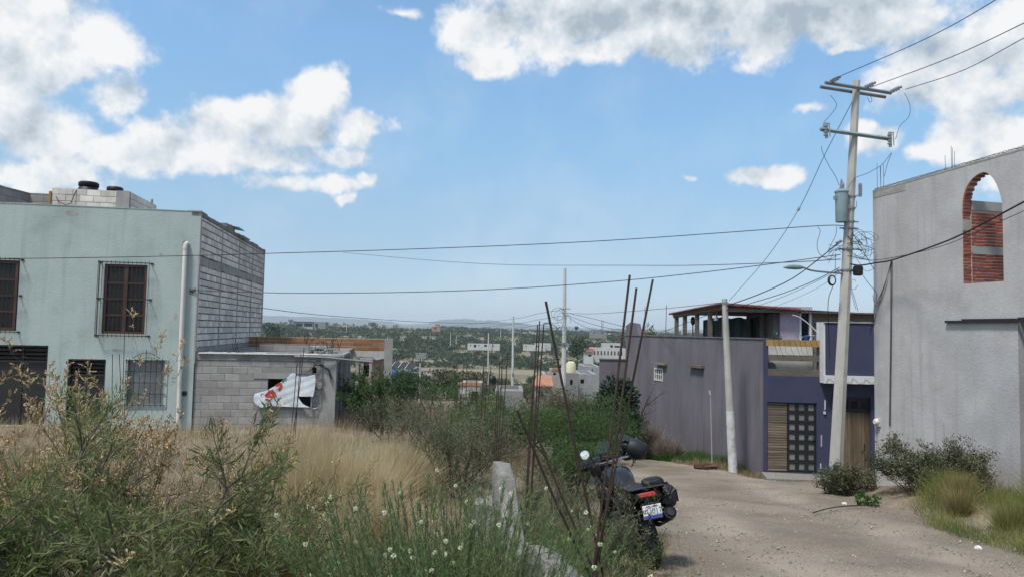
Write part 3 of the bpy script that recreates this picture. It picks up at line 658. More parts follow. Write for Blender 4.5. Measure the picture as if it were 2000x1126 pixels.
# ------------------------------------------------------------------ pale green two storey house (left)
AL = math.atan2(.160, .987)
HC = (-8.785, 20.0)
def build_green_house():
    H = empty('two_storey_house', (HC[0], HC[1], -3.0), AL, 'pale mint green two storey house with grilled windows and a bare block side wall', 'house')
    ww = [(-2.43, -1.33, -.31, 1.59), (-5.9, -4.55, -.28, 1.60), (-4.93, -3.73, -2.79, -.66), (-3.22, -2.27, -2.79, -1.01), (-1.71, -.76, -2.24, -1.02), (-6.6, -4.93, -2.79, -.66)]
    ww = [ww[0], ww[1], (-6.8, -3.73, -2.79, -.66), ww[3], ww[4]]
    m = MB().wallholes(-9.5, 0, -3.6, 3.14, .22, ww); m.build('front_wall', MT['mint'], H)
    bl = MB()
    for (x, z, w, h) in ((-3.35, 2.95, .5, .16), (-.55, .2, .12, .3), (-2.0, -.75, .35, .10), (-.62, -1.3, .10, .14), (-5.2, 2.2, .25, .1), (-1.0, 1.9, .12, .08)):
        n_ = 9; c = [(x + w * .5 * math.cos(6.283 * k / n_) * rnd.uniform(.6, 1), z + h * .5 * math.sin(6.283 * k / n_) * rnd.uniform(.6, 1)) for k in range(n_)]; bl.add([(a, -.003, b) for a, b in c], [tuple(range(n_))])
    bl.build('chipped_plaster', MT['stucco_edge'], H)
    # plaster coping with a nibbled edge
    cp = MB(); x = -9.5
    while x < 0: l = rnd.uniform(.3, .9); e = min(0, x + l); cp.box(x, e, -.012, .24, 3.14, 3.14 + rnd.uniform(.012, .035)); x = e
    cp.build('coping', MT['mint'], H)
    MB().box(-9.5, -.2, .22, 10, 2.2, 2.35).build('roof_slab', MT['concrete'], H)
    MB().box(-9.5, -9.3, .22, 10, -3.6, 3.1).box(-9.3, -.2, 9.8, 10, -3.6, 3.1).build('rear_wall', MT['oldblock'], H)
    MB().box(-9.3, -.2, .22, 9.8, -.2 - .35, -.2 - .2).build('floor_slab', MT['darkconcrete'], H)
    MB().box(-9.3, -.2, 3.5, 3.6, -3.4, 2.2).build('inner_wall', MT['darkconcrete'], H)
    side = MB().box(-.2, 0, .22, 10.0, -3.6, 3.02).build('side_wall', MT['mortar'], H)
    # concrete frame of the side wall: base band, mid beam with rough joint, posts, capping
    fr = MB().box(-.02, .020, .0, 10.02, -1.1, -.66)
    for k in range(20):
        y0 = k * .5; fr.box(-.02, .022 + rnd.uniform(0, .014), y0, y0 + .5, 1.66 + rnd.uniform(-.03, .02), 1.90 + rnd.uniform(-.02, .03))
    for y0 in (2.55, 5.05, 7.45): fr.box(-.02, .018, y0, y0 + .12, -.66, 3.02)
    fr.box(-.02, .020, 9.85, 10.02, -.66, 3.02); fr.box(-.02, .020, 0.0, .10, -.66, 3.02)
    fr.build('concrete_frame', MT['concrete'], H, jitter=.004)
    cap = MB()
    for k in range(17):
        y0 = .0 + k * .6; cap.box(-.24, .025 + rnd.uniform(0, .01), y0, min(10.02, y0 + .6), 3.02, 3.14 + rnd.uniform(-.03, .02) + (.14 if 2.6 < y0 < 4.0 else 0))
    cap.build('capping', MT['darkconcrete'], H)
    posts = [(2.55, 2.67, -1, 4), (5.05, 5.17, -1, 4), (7.45, 7.57, -1, 4)]
    courses(side, (0, 0), math.pi / 2, .10, 9.85, -.66, 1.66, .385, .193, .030, MT['block'], holes=posts, stagger=.5, limit=210, order=lambda q: q[0])
    courses(side, (0, 0), math.pi / 2, .10, 9.85, 1.92, 3.02, .385, .2, .030, MT['block'], holes=posts, stagger=.5, limit=88, order=lambda q: q[0])
    # upstairs windows: brown timber frame, panes, iron grille standing proud
    def window(x0, x1, z0, z1, rows, grille):
        w = MB(); t = .07; w.box(x0, x0 + t, .04, .12, z0, z1).box(x1 - t, x1, .04, .12, z0, z1).box(x0 + t, x1 - t, .04, .12, z0, z0 + t).box(x0 + t, x1 - t, .04, .12, z1 - t, z1)
        cx = (x0 + x1) / 2; w.box(cx - .05, cx + .05, .045, .118, z0 + t, z1 - t)
        for r_ in range(1, rows):
            z = z0 + t + (z1 - z0 - 2 * t) * r_ / rows
            w.box(x0 + t, cx - .05, .05, .11, z - .022, z + .022).box(cx + .05, x1 - t, .05, .11, z - .022, z + .022)
        W = w.build('window', MT['brownwood'], H)
        for c in range(2):
            for r_ in range(rows):
                a = x0 + t if c == 0 else cx + .05; b = cx - .05 if c == 0 else x1 - t
                za = z0 + t + (z1 - z0 - 2 * t) * r_ / rows; zb_ = z0 + t + (z1 - z0 - 2 * t) * (r_ + 1) / rows
                MB().box(a, b, .078, .086, za + .02, zb_ - .02).build('pane', MT['glassdark'], W)
        g0, g1 = x0 - .10, x1 + .10
        G = MB()
        for z in (z0 - .05, (z0 + z1) / 2, z1 + .04):
            G.box(g0, g1, -.17, -.155, z - .012, z + .012)
            G.box(g0 - .004, g0 + .016, -.155, .005, z - .01, z + .01).box(g1 - .016, g1 + .004, -.155, .005, z - .01, z + .01)
            G.box(g0 - .05, g0 + .02, -.02, -.004, z - .02, z + .02).box(g1 - .02, g1 + .05, -.02, -.004, z - .02, z + .02)
        Gr = G.build('window_grille', MT['blackmetal'], H)
        n = int((g1 - g0) / .105)
        for i in range(n + 1):
            x = g0 + (g1 - g0) * i / n; MB().box(x - .005, x + .005, -.180, -.17, z0 - .10, z1 + .08).build('bar', MT['rust'], Gr)
        for y in (-.12, -.07):
            MB().box(g0 + .002, g0 + .014, y - .006, y + .006, z0 - .10, z1 + .08).build('bar', MT['rust'], Gr)
    window(*ww[0], 4, True); window(-5.85, -4.60, -.26, 1.58, 4, True)
    # bits of curtain and clutter behind the panes
    c = MB().box(-1.72, -1.50, .10, .13, .55, 1.1).box(-2.2, -2.05, .10, .13, .9, 1.2); c.build('curtain', MT['frosted'], H)
    # garage and door: black sheet gates with slatted lights above
    for (x0, x1, z1) in ((-6.8, -3.73, -.66), (-3.22, -2.27, -1.01)):
        g = MB().box(x0, x1, .12, .15, -2.8, z1 - .42).box(x0, x0 + .05, .06, .16, -2.8, z1).box(x1 - .05, x1, .06, .16, -2.8, z1).box(x0, x1, .05, .155, z1 - .05, z1).box(x0, x1, .06, .16, z1 - .46, z1 - .41)
        D = g.build('garage_gate' if x1 < -3.5 else 'door', MT['blackmetal'], H)
        for k in range(1 + int((x1 - x0) / 1.2)):
            xx = x0 + 1.2 * k; MB().box(xx, xx + .03, .10, .125, -2.8, z1 - .05).build('bar', MT['blackmetal'], D)
        for k in range(3): MB().box(x0 + .05, x1 - .05, .13, .14, z1 - .38 + k * .11, z1 - .31 + k * .11).build('slat', MT['glassdark'], D)
    # low window with curtain behind a square grille and a crest of scrolls
    x0, x1, z0, z1 = ww[4]
    W = MB().box(x0, x1, .10, .12, z0, z1).build('window', MT['frosted'], H)
    g = MB()
    for i in range(7): x = x0 + .05 + (x1 - x0 - .1) * i / 6; g.box(x - .007, x + .007, -.06, -.045, z0 - .05, z1 + .05)
    for i in range(5): z = z0 + (z1 - z0) * i / 4; g.box(x0 - .06, x1 + .06, -.045, -.03, z - .008, z + .008)
    for i in range(9):
        a = math.pi * i / 8; 
    g.tube([(x0 + .12 + (x1 - x0 - .24) * i / 12, -.05, z1 + .05 + .16 * math.sin(math.pi * i / 12)) for i in range(13)], .008, 4)
    g.tube([((x0 + x1) / 2, -.05, z1), ((x0 + x1) / 2, -.05, z1 + .28)], .007, 4)
    g.build('window_grille', MT['blackmetal'], H)
    MB().wallholes(x0 - .09, x1 + .09, z0 - .09, z1 + .03, .02, [(x0, x1, z0, z1)], y=-.018).build('window_surround', MT['mint'], H)
    # drain pipe with an elbow, round vent, chipped patch, cable lug
    P = MB(); P.tube([(-.30, .02, 2.20), (-.33, -.04, 2.235), (-.345, -.09, 2.20), (-.345, -.10, 2.10), (-.335, -.10, -.4), (-.31, -.10, -2.75)], .058, 10)
    P.tube([(-.345, -.10, 2.06), (-.345, -.10, 2.12)], .066, 10).tube([(-.33, -.10, -1.0), (-.33, -.10, -.94)], .066, 10); P.build('drainpipe', MT['pvc'], H, True)
    MB().lathe([(.085, -.004), (.085, .02)], (-.37, 0, 2.22), 14, 'y').build('pipe_hole', MT['darkconcrete'], H)
    MB().lathe([(.07, -.03), (.07, .02)], (-.21, 0, -1.92), 14, 'y').build('vent_hole', MT['blackmetal'], H)
    q = MB()
    for k in range(6): q.bevbox(-.22 + rnd.uniform(0, .16), -.14 + rnd.uniform(0, .1), -.012, .01, .78 + rnd.uniform(0, .2), .86 + rnd.uniform(0, .2), .01)
    q.tube([(-.16, -.03, .95), (-.10, -.05, .93), (-.06, -.03, .97)], .02, 5); q.build('cable_bracket', MT['darkconcrete'], H)
    # rooftop parapet of bare blocks around the tanks
    for nm, x0, x1, y0, zt, lbl in (('a', -5.19, -3.35, 3.0, 4.16, 0),):
        pw = MB().box(-5.19, -2.95, 3.0, 3.15, 2.35, 4.13).box(-3.10, -2.95, 3.15, 5.6, 2.35, 4.13).build('tank_enclosure_wall', MT['oldmortar'], H)
        courses(pw, (0, 3.0), 0, -5.19, -3.32, 2.93, 4.13, .4, .2, .014, MT['block'], stagger=.5, proud=.008)
        courses(pw, (-2.95, 3.0), math.pi / 2, .12, 2.6, 2.93, 4.13, .4, .2, .014, MT['block'], stagger=.5, proud=.008)
        MB().box(-3.32, -2.93, 2.985, 3.02, 2.35, 4.14).build('corner_post', MT['concrete'], H)
    pw = MB().box(-6.0, -5.22, 3.4, 3.55, 2.35, 4.0).build('tank_enclosure_wall', MT['oldmortar'], H)
    courses(pw, (0, 3.4), 0, -6.0, -5.22, 2.93, 4.0, .4, .2, .014, MT['oldblock'], stagger=.5, proud=.008)
    pv = MB().box(-6.55, -6.4, 1.6 + .2, 3.4, 2.35, 4.05).build('tank_enclosure_wall', MT['oldmortar'], H)
    pv2 = MB(); pv2.add([(-6.38, 1.9, 2.4), (-6.0, 3.4, 2.4), (-6.0, 3.4, 4.0), (-6.38, 1.9, 4.0), (-6.50, 1.93, 2.4), (-6.12, 3.43, 2.4), (-6.12, 3.43, 4.0), (-6.5, 1.93, 4.0)],
                        [(0, 1, 2, 3), (5, 4, 7, 6), (3, 2, 6, 7), (4, 0, 3, 7), (1, 5, 6, 2)]); pq = pv2.build('tank_enclosure_wall', MT['oldmortar'], H)
    courses(pq, (-6.38, 1.9), math.atan2(1.5, .38), .04, 1.5, 2.93, 4.0, .4, .2, .014, MT['oldblock'], stagger=.5, proud=.008)
    MB().box(-5.26, -5.20, 2.96, 3.03, 2.4, 4.02).build('timber_prop', MT['ochre'], H)
    q = MB(); q.tube([(-5.05, 2.95, 3.86), (-4.95, 2.93, 3.7), (-4.75, 2.93, 3.6), (-4.6, 2.93, 3.66), (-4.52, 2.95, 3.95), (-4.48, 3.0, 4.1)], .012, 5); q.build('hose', MT['cable'], H)
    c = MB()
    for k in range(5): c.tube([(-3.0 + rnd.uniform(-.05, .05), 5.3 + rnd.uniform(-.1, .1), 4.0), (-3.0 + rnd.uniform(-.06, .06), 5.3, 4.3)], .007, 4)
    c.build('rebar_stub', MT['rust'], H)
    # translucent corrugated sheets leaning over the capping
    for (y0, y1, zz) in ((3.9, 4.8, 3.30), (4.7, 5.9, 3.12)):
        s = MB(); n = 18
        for k in range(n):
            ya, yb = y0 + (y1 - y0) * k / n, y0 + (y1 - y0) * (k + 1) / n; za, zb_ = zz + .012 * math.sin(k * 2.2), zz + .012 * math.sin((k + 1) * 2.2)
            s.add([(-.9, ya, za + .1), (.22, ya, za - .05), (.22, yb, zb_ - .05 - .02), (-.9, yb, zb_ + .1), (-.9, ya, za + .106), (.22, ya, za - .044), (.22, yb, zb_ - .064), (-.9, yb, zb_ + .106)], [(0, 3, 2, 1), (4, 5, 6, 7), (1, 2, 6, 5)])
        s.build('plastic_sheet', mat('sheet_plastic', (.42, .55, .52), (.36, .48, .46), 2, .35, .1) if 'sheet_plastic' not in bpy.data.materials else bpy.data.materials['sheet_plastic'], H)
    # steel stubs and rubble where the low roof meets the side wall are on the low house
    for (lx, ly, lab, sc) in ((-4.50, 3.9, 'wide black water tank lid behind the rooftop block parapet, the larger one', 1.0), (-3.70, 3.9, 'smaller flat black water tank beside the rooftop corner post', .82)):
        p = Matrix.Rotation(AL, 3, 'Z') @ Vector((lx, ly, 0))
        T = empty('water_tank', (HC[0] + p.x, HC[1] + p.y, 2.35), 0, lab, 'water tank', 'black water tanks on the green house roof')
        MB().lathe([(.50 * sc, 2.35), (.52 * sc, 3.2), (.50 * sc, 4.1 if sc == 1 else 3.98), (.30 * sc, 4.28 if sc == 1 else 4.16), (.27 * sc, 4.34 if sc == 1 else 4.22)], (0, 0, 0), 20).build('tank_body', MT['black'], T, True)
        zt = 4.36 if sc == 1 else 4.24
        MB().lathe([(.28 * sc, zt), (.30 * sc, zt + .03), (.30 * sc, zt + .12), (.26 * sc, zt + .16), (.05, zt + .18)], (0, 0, 0), 20).build('lid', MT['black'], T, True)
build_green_house()

# ------------------------------------------------------------------ low unplastered block house beside it
def build_low_house():
    H = empty('block_house', (HC[0], HC[1], -3.0), AL, 'low unplastered grey block house with a torn banner over its window', 'house')
    win = (1.98, 3.2, -2.29, -1.50); hol = (3.19, 3.30, -1.33, -1.14)
    body = MB().wallholes(.02, 3.42, -3.5, -.98, .15, [win, hol], y=.06).build('front_wall', MT['oldmortar'], H)
    courses(body, (0, .06), 0, .02, 3.42, -3.17, -1.0, .40, .2, .012, MT['oldblock'], holes=[win, hol, (1.6, 2.75, -1.5, -1.33)], proud=.006)
    MB().box(1.6, 2.75, .045, .10, -1.49, -1.335).build('lintel', MT['concrete'], H)
    MB().box(.02, 3.50, .035, .25, -.985, -.80).build('ring_beam', MT['darkconcrete'], H, jitter=.006)
    cl = MB()
    for k in range(30): x = .1 + k * .12; w = .05 if k > 7 else .02; cl.box(x, x + .125, -.0 - w * rnd.uniform(.2, .9), .14 + rnd.uniform(0, .2), -.80 - .012, -.775 + rnd.uniform(-.012, .016) - .0008 * k)
    cl.build('white_drip_edge', MT['white'], H)
    MB().box(.0, 3.95, .10, 8.9, -.85, -.79).build('roof_slab', MT['darkconcrete'], H)
    MB().box(3.42, 3.85, .02, .30, -3.5, -.86).build('corner_pillar', MT['concrete'], H, jitter=.004)
    # side facing the lane: doorway and window between pillars, mostly open and dark
    sd = MB().box(3.70, 3.85, .30, .55, -3.5, -.95).box(3.70, 3.85, .55, 1.6, -3.5, -2.1).box(3.70, 3.85, .55, 2.6, -1.05, -.9).box(3.66, 3.88, 1.6, 1.75, -3.5, -.95).box(3.70, 3.86, 2.55, 2.8, -3.5, -.9)
    sd.build('side_wall', MT['concrete'], H, jitter=.003)
    MB().box(3.74, 3.80, 1.02, 1.09, -2.1, -1.05).build('mullion', MT['concrete'], H)
    MB().box(3.70, 3.98, 2.82, 3.02, -3.9, -.85).build('post', MT['concrete'], H)
    MB().box(3.60, 4.02, 3.9, 4.1, -3.9, -.85).build('post', MT['concrete'], H)
    MB().box(.1, 3.70, 3.0, 3.15, -3.5, -.9).build('inner_wall', MT['darkconcrete'], H)
    MB().box(3.3, 3.98, -.02, .2, -.86, -.79).box(3.85, 4.05, .2, 3.4, -.87, -.79).build('eave', MT['concrete'], H, jitter=.008)
    MB().tube([(2.7, -.12, -.845), (3.5, -.10, -.865), (4.85, .1, -.99)], .028, 8).tube([(4.85, .1, -.99), (4.87, .1, -.995)], .045, 8).build('roof_pipe', MT['greymetal'], H, True)
    # parapets further back: block upstand, then orange brick wall, loose bricks piled at the corner
    up = MB().box(1.4, 3.55, 1.8, 1.95, -.79, -.55).build('roof_upstand', MT['oldmortar'], H)
    courses(up, (0, 1.8), 0, 1.4, 3.55, -.79, -.57, .4, .2, .012, MT['oldblock'], proud=.006)
    ob = MB().box(.1, 5.3, 6.9, 7.05, -1.1, -.42).build('rear_parapet', MT['brickmortar'], H)
    bm = mat('orange_block', (.30, .155, .075), (.22, .12, .065), 5, .95, .3, 40, obj_var=.15)
    courses(ob, (0, 6.9), 0, .1, 5.1, -.87, -.42, .40, .155, .014, bm, name='brick', proud=.008)
    MB().box(5.1, 5.42, 6.86, 7.1, -4.4, -.40).build('rear_pillar', MT['concrete'], H)
    pile = MB()
    for k in range(34):
        r_ = k // 12; x = 3.0 + rnd.uniform(0, .75) * (1 - r_ * .2); y = .8 + rnd.uniform(0, .9); z = -.76 + r_ * .07
        b = MB().bevbox(-.11, .11, -.05, .05, -.03, .03, .006); a = rnd.uniform(0, 3.1); b.v = [(x + u * math.cos(a) - v * math.sin(a), y + u * math.sin(a) + v * math.cos(a), z + w + rnd.uniform(0, .003)) for u, v, w in b.v]; pile.add(b.v, b.f)
    tag(pile.build('loose_brick_pile', MT['oldblock'], H), kind='stuff')
    rb = MB()
    for (x, y, n, h) in ((.9, .9, 4, .5), (1.35, 2.0, 4, .6), (1.9, 3.2, 5, .75), (2.5, 4.6, 5, .7), (3.5, 1.0, 4, .5), (3.75, 1.9, 4, .42), (3.2, 5.5, 4, .6)): rebars(rb, x, y, -.8, n, h, .09, .007, .35)
    tag(rb.build('rebar_stub', MT['rust'], H), kind='stuff')
    q = MB(); q.tube([(3.0, .7, -.78), (3.0, .7, -.5), (3.1, .7, -.36), (3.3, .7, -.32)], .008, 4)
    q.tube([(3.35 + .18 * math.cos(i * .5), .75, -.60 + .16 * math.sin(i * .5)) for i in range(14)], .007, 4); q.build('wire_loop', MT['cable'], H)
    # electric meter, conduit, leaning pole, dangling wires on the front
    q = MB().tube([(3.44, -.02, -.9), (3.44, -.02, -1.55)], .014, 6).tube([(3.44, -.02, -1.75), (3.44, -.02, -2.2)], .014, 6).tube([(3.44, -.02, -2.2), (3.38, -.02, -2.3), (3.25, -.02, -2.33)], .012, 6)
    q.build('conduit', MT['greymetal'], H, True)
    q = MB().box(3.40, 3.48, -.06, -.02, -1.48, -1.36).lathe([(.06, -.06), (.075, -.02), (.075, .03)], (3.42, -.04, -1.70), 14, 'y'); q.build('electric_meter', MT['darkconcrete'], H)
    q = MB()
    for k in range(5):
        a = rnd.uniform(.1, .4); q.tube([(3.05 + k * .05, -.01, -1.30), (3.25, -.05, -1.12 + k * .02), (3.45, -.04, -1.06 - k * .02), (3.65, -.04, -1.15 - a * .3), (3.72 + k * .02, -.03, -1.3 - a)], .006, 4)
    q.build('loose_wire', MT['cable'], H)
    MB().box(3.18, 3.22, -.02, .01, -2.38, -1.62).build('leaning_stick', MT['greymetal'], H).rotation_euler = (0, 0, 0)
    return H
LOW = build_low_house()

def build_banner():
    zoom = lambda px, pz: ((px / 12.514 + 490 - 372) * .01375 * 1.0 - .02, 0)
    # outline on the wall plane, metres: x along the wall, z eye-relative
    def W(px, pz):
        X = 490 + px / 12.514; Y = 715 + pz / 12.514
        x = 1.98 + (X - 523) * (3.2 - 1.98) / (608 - 523); z = -1.48 - (Y - 738) * .01432
        return (x, z)
    out = [W(*p) for p in ((985, 150), (1060, 150), (1100, 215), (1200, 230), (1400, 215), (1540, 178), (1562, 300), (1545, 560), (1520, 720), (1330, 722), (1150, 715), (1215, 830), (1285, 910), (1370, 950), (1455, 985), (1080, 985), (850, 975), (720, 968), (600, 960), (470, 950), (400, 985), (290, 985), (190, 940), (115, 850), (105, 760), (130, 665), (300, 615), (440, 570), (600, 470), (700, 395), (770, 350), (900, 240), (940, 185))]
    def disp(x, z):
        t = (x - 1.7) / 1.6
        return -.035 - .018 * math.sin(x * 13 + z * 7) * (1 - .5 * t) - .004 * math.sin(z * 30 - x * 12) - .05 * max(0, math.sin((x - 1.65) * 5.2)) * max(0, min(1, (-1.4 - z) * 1.6)) - .0015 * math.sin(x * 51 + z * 23)
    def cdt(poly, step=.035, holes=()):
        pts = [Vector(p) for p in poly]; n = len(pts); ed = [(i, (i + 1) % n) for i in range(n)]
        def inside(x, z):
            c = False; j = n - 1
            for i in range(n):
                a, b = poly[i], poly[j]
                if (a[1] > z) != (b[1] > z) and x < (b[0] - a[0]) * (z - a[1]) / (b[1] - a[1]) + a[0]: c = not c
                j = i
            return c
        xs = [p[0] for p in poly]; zs = [p[1] for p in poly]
        x = min(xs)
        if step:
            while x < max(xs):
                z = min(zs)
                while z < max(zs):
                    if inside(x, z) and all(math.hypot(x - p[0], z - p[1]) > step * .5 for p in poly): pts.append(Vector((x, z)))
                    z += step
                x += step
        r_ = delaunay_2d_cdt(pts, ed, [list(range(n))], 1, 1e-5)
        return r_[0], r_[2]
    B = empty('torn_banner', (HC[0], HC[1], -2.2), AL, 'torn white tarpaulin banner with red letters hanging over the block house window', 'banner')
    v, f = cdt(out); m = MB(); m.add([(p.x, disp(p.x, p.y), p.y) for p in v], [tuple(q) for q in f]); m.add([(p.x, disp(p.x, p.y) + .002, p.y) for p in v], [tuple(reversed(q)) for q in f])
    m.build('tarpaulin', MT['banner'], B, True)
    def ink(name, polys, mt, off):
        q = MB()
        for pl in polys:
            v, f = cdt([W(*p) for p in pl], .03); q.add([(p.x, disp(p.x, p.y) - off, p.y) for p in v], [tuple(x) for x in f])
        q.build(name, mt, B)
    def stroke(pts, w):
        L_, R_ = [], []
        for i, p in enumerate(pts):
            a = pts[max(0, i - 1)]; b = pts[min(len(pts) - 1, i + 1)]; dx, dy = b[0] - a[0], b[1] - a[1]; l = math.hypot(dx, dy)
            L_.append((p[0] - dy / l * w, p[1] + dx / l * w)); R_.append((p[0] + dy / l * w, p[1] - dx / l * w))
        return L_ + R_[::-1]
    A1 = [(490, 560), (520, 575), (640, 720), (620, 755), (565, 745), (545, 695), (440, 690), (400, 745), (368, 735), (395, 700), (455, 690), (480, 640), (470, 575)]
    ink('red_letter', [stroke([(500, 575), (455, 660), (390, 728)], 40), stroke([(505, 570), (570, 650), (615, 735)], 46), stroke([(400, 722), (500, 725), (610, 728)], 30)], MT['printred'], .007)
    ink('red_letter', [stroke([(620, 470), (690, 425), (735, 425), (748, 470), (720, 530), (680, 580)], 36)], MT['printred'], .007)
    ink('red_letter', [stroke([(385, 795), (440, 800), (490, 825), (510, 860)], 22)], MT['printred'], .007)
    ink('green_print', [stroke([(865, 275), (810, 320), (765, 372)], 24)], MT['printgreen'], .007)
    ink('grey_letter', [stroke([(345, 665), (300, 655), (275, 685), (300, 712)], 8)], MT['printgrey'], .007)
    ink('stain', [stroke([(690, 770), (680, 840), (672, 905)], 14), stroke([(515, 880), (530, 930), (545, 960)], 16), stroke([(430, 945), (480, 915), (520, 890)], 10)], MT['blackmetal'], .009)
    return B
build_banner()

# ------------------------------------------------------------------ purple and indigo house across the lane
PC = (7.716, 22.0); AP = math.atan2(-.052, .9986)
SX, SY = -.349, .937                            # side wall runs this way in the house frame
def build_purple_house():
    zb = -4.3
    H = empty('purple_house', (PC[0], PC[1], zb), AP, 'dusty purple and indigo house with a tiled roof terrace and two timber doors', 'house')
    def sp(s, n=0.0, z=0.0): return (SX * s + .937 * n * 1.0, SY * s + .349 * n, z)   # s along the wall, n inwards
    def side_prism(s0, s1, n0, n1, z0, z1, m=None):
        m = m or MB(); P = [sp(s0, n0), sp(s1, n0), sp(s1, n1), sp(s0, n1)]
        return m.add([(p[0], p[1], z0) for p in P] + [(p[0], p[1], z1) for p in P], [(0, 1, 2, 3), (7, 6, 5, 4), (0, 4, 5, 1), (1, 5, 6, 2), (2, 6, 7, 3), (3, 7, 4, 0)])
    m = MB(); w0, w1, wz0, wz1 = 6.11, 6.72, -1.79, -1.37
    side_prism(.0, w0, 0, .2, -6.5, -.1, m); side_prism(w1, 9.3, 0, .2, -6.5, -.1, m); side_prism(w0, w1, 0, .2, -6.5, wz0, m); side_prism(w0, w1, 0, .2, wz1, -.1, m)
    m.build('side_wall', MT['purple'], H)
    # swept fin at the far end of the parapet
    f = [(7.75, -.1)] + [(7.8 + .55 * t, -.1 + .5 * (t ** 2.6)) for t in [i / 8 for i in range(1, 9)]] + [(8.9, .46), (9.3, .30), (9.3, -.1)]
    n = len(f); vs = [(*sp(s, 0)[:2], z) for s, z in f] + [(*sp(s, .2)[:2], z) for s, z in f]
    MB().add(vs, [tuple(range(n))[::-1], tuple(range(n, 2 * n))] + [(i, (i + 1) % n, (i + 1) % n + n, i + n) for i in range(n)]).build('parapet_fin', MT['purple'], H)
    side_prism(-.01, 9.32, -.03, .23, -.1, -.06).build('parapet_cap', MT['purple'], H)
    side_prism(w0 + .0, w1, .10, .13, wz0, wz1).build('window', MT['glassdark'], H)
    wf = MB(); side_prism(w0 - .04, w0 + .02, -.02, .05, wz0 - .04, wz1 + .04, wf); side_prism(w1 - .02, w1 + .04, -.02, .05, wz0 - .04, wz1 + .04, wf); side_prism(w0 + .02, w1 - .02, -.02, .05, wz1 - .015, wz1 + .035, wf); side_prism(w0 + .02, w1 - .02, -.02, .05, wz0 - .035, wz0 + .015, wf)
    side_prism(w0 + .02, w1 - .02, .0, .03, (wz0 + wz1) / 2 - .018, (wz0 + wz1) / 2 + .018, wf)
    for k in (1, 2, 3): s = w0 + (w1 - w0) * k / 4; side_prism(s - .02, s + .02, -.012, .02, wz0 + .016, wz1 - .016, wf)
    wf.build('window_frame', MT['farwhite'], H)
    for (s0, s1, z0, z1) in ((5.75, 6.5, -1.20, -1.12), (3.2, 4.05, -1.17, -1.08)): side_prism(s0, s1, -.14, .05, z0, z1).build('rain_spout', MT['wood'], H)
    # street front with the balcony opening and two doorways
    hb = (.15, 1.70, -1.20, -.105); h1 = (.12, 1.61, -4.10, -2.0); h2 = (2.30, 3.22, -4.16, -1.80)
    MB().wallholes(.02, 4.6, -5.2, -.10, .25, [hb, h1, h2]).build('front_wall', MT['indigo'], H)
    MB().box(.16, 1.69, .55, .62, -1.22, -.30).build('balcony_back_wall', MT['white'], H)
    MB().box(.0, 4.6, .25, 3.0, -1.35, -1.21).build('terrace_slab', MT['concrete'], H)
    MB().box(.10, 1.72, -.02, .20, -.30, -.10).build('balcony_beam', MT['ochre'], H)
    MB().box(.15, 1.70, .03, .20, -.745, -.565).build('balcony_beam', MT['beam'], H)
    MB().box(.15, 1.70, .0, .20, -1.20, -1.0).build('balcony_beam', MT['beam'], H)
    q = MB()
    for k in range(9): a = .3 + k * .16; q.tube([(a, -.03, -.12), (a + .06, -.06, -.30 - rnd.uniform(0, .25)), (a + .16 + rnd.uniform(0, .1), -.03, -.5 - rnd.uniform(0, .25))], .005, 3)
    q.build('string_lights_cable', MT['cable'], H)
    MB().loft([(.28, .22, -1.10, .16, .05), (.32, .35, -.98, .2, .18), (.36, .5, -1.05, .1, .1)], 10).build('draped_cloth', MT['shade'], H, True)
    # indigo box parapet over the second door with white edges
    MB().box(1.76, 4.6, -.30, -.02, -1.13, .44).build('balcony_parapet', MT['indigo'], H)
    MB().box(1.70, 1.757, -.30, .25, -1.13, .46).build('parapet_edge', MT['white'], H)
    MB().box(1.70, 4.6, -.36, -.004, -1.37, -1.132).build('white_band', MT['white'], H)
    cp = MB()
    for k in range(10): cp.box(1.70 + k * .29, 1.99 + k * .29, -.33, .0, .44, .475 + rnd.uniform(-.01, .015))
    cp.build('parapet_cap', MT['concrete'], H)
    q = MB()
    for k in range(8): a = 1.75 + k * .36; q.tube([(a, -.375, -1.36), (a + .06, -.38, -1.20 + rnd.uniform(-.03, .03)), (a + .13, -.38, -1.24), (a + .22, -.375, -1.33), (a + .33, -.38, -1.30)], .005, 3)
    q.build('loose_cable', MT['greycable'], H)
    # first doorway: slatted timber panel and a black door with 3 x 7 panes
    P = MB().box(.14, .74, .085, .12, -4.08, -2.02).build('slatted_panel', MT['brownwood'], H)
    n = 27
    for k in range(n):
        z = -4.08 + (2.06) * k / n; o = link('slat', block_mesh('slat', .595, 2.06 / n - .010, .03, MT['wood'], k % 3), P); o.location = (.44, .075 + rnd.uniform(-.004, .004), z + 1.03 / n - zb)
    x0, x1, z0, z1 = .75, 1.60, -4.08, -2.0
    cw = (x1 - x0) / 3; ch = (z1 - z0) / 7; holes = []
    for c in range(3):
        for r_ in range(7): holes.append((x0 + cw * (c + .5) - .085, x0 + cw * (c + .5) + .085, z0 + ch * (r_ + .5) - .09, z0 + ch * (r_ + .5) + .09))
    D = MB().wallholes(x0, x1, z0, z1, .05, holes, y=.05).build('paned_door', MT['blackmetal'], H)
    for h in holes: MB().box(h[0], h[1], .07, .08, h[2], h[3]).build('pane', MT['frosted'], D)
    MB().box(1.50, 1.54, .0, .05, -3.12, -3.0).build('door_handle', MT['chrome'], D)
    MB().box(.12, 1.61, .2, .25, -4.1, -2.0).build('door_backing', MT['blackmetal'], H)
    # second doorway: vertical planks below a dark glazed transom
    D = MB().box(2.32, 3.22, .13, .17, -4.16, -2.24).build('plank_door', MT['brownwood'], H)
    n = 11
    for k in range(n): 
        o = link('plank', block_mesh('plank', .9 / n - .008, 1.90, .03, MT['plank'], k % 3), D); o.location = (2.32 + .9 * (k + .5) / n, .115 + rnd.uniform(-.004, .004), -3.20 - zb)
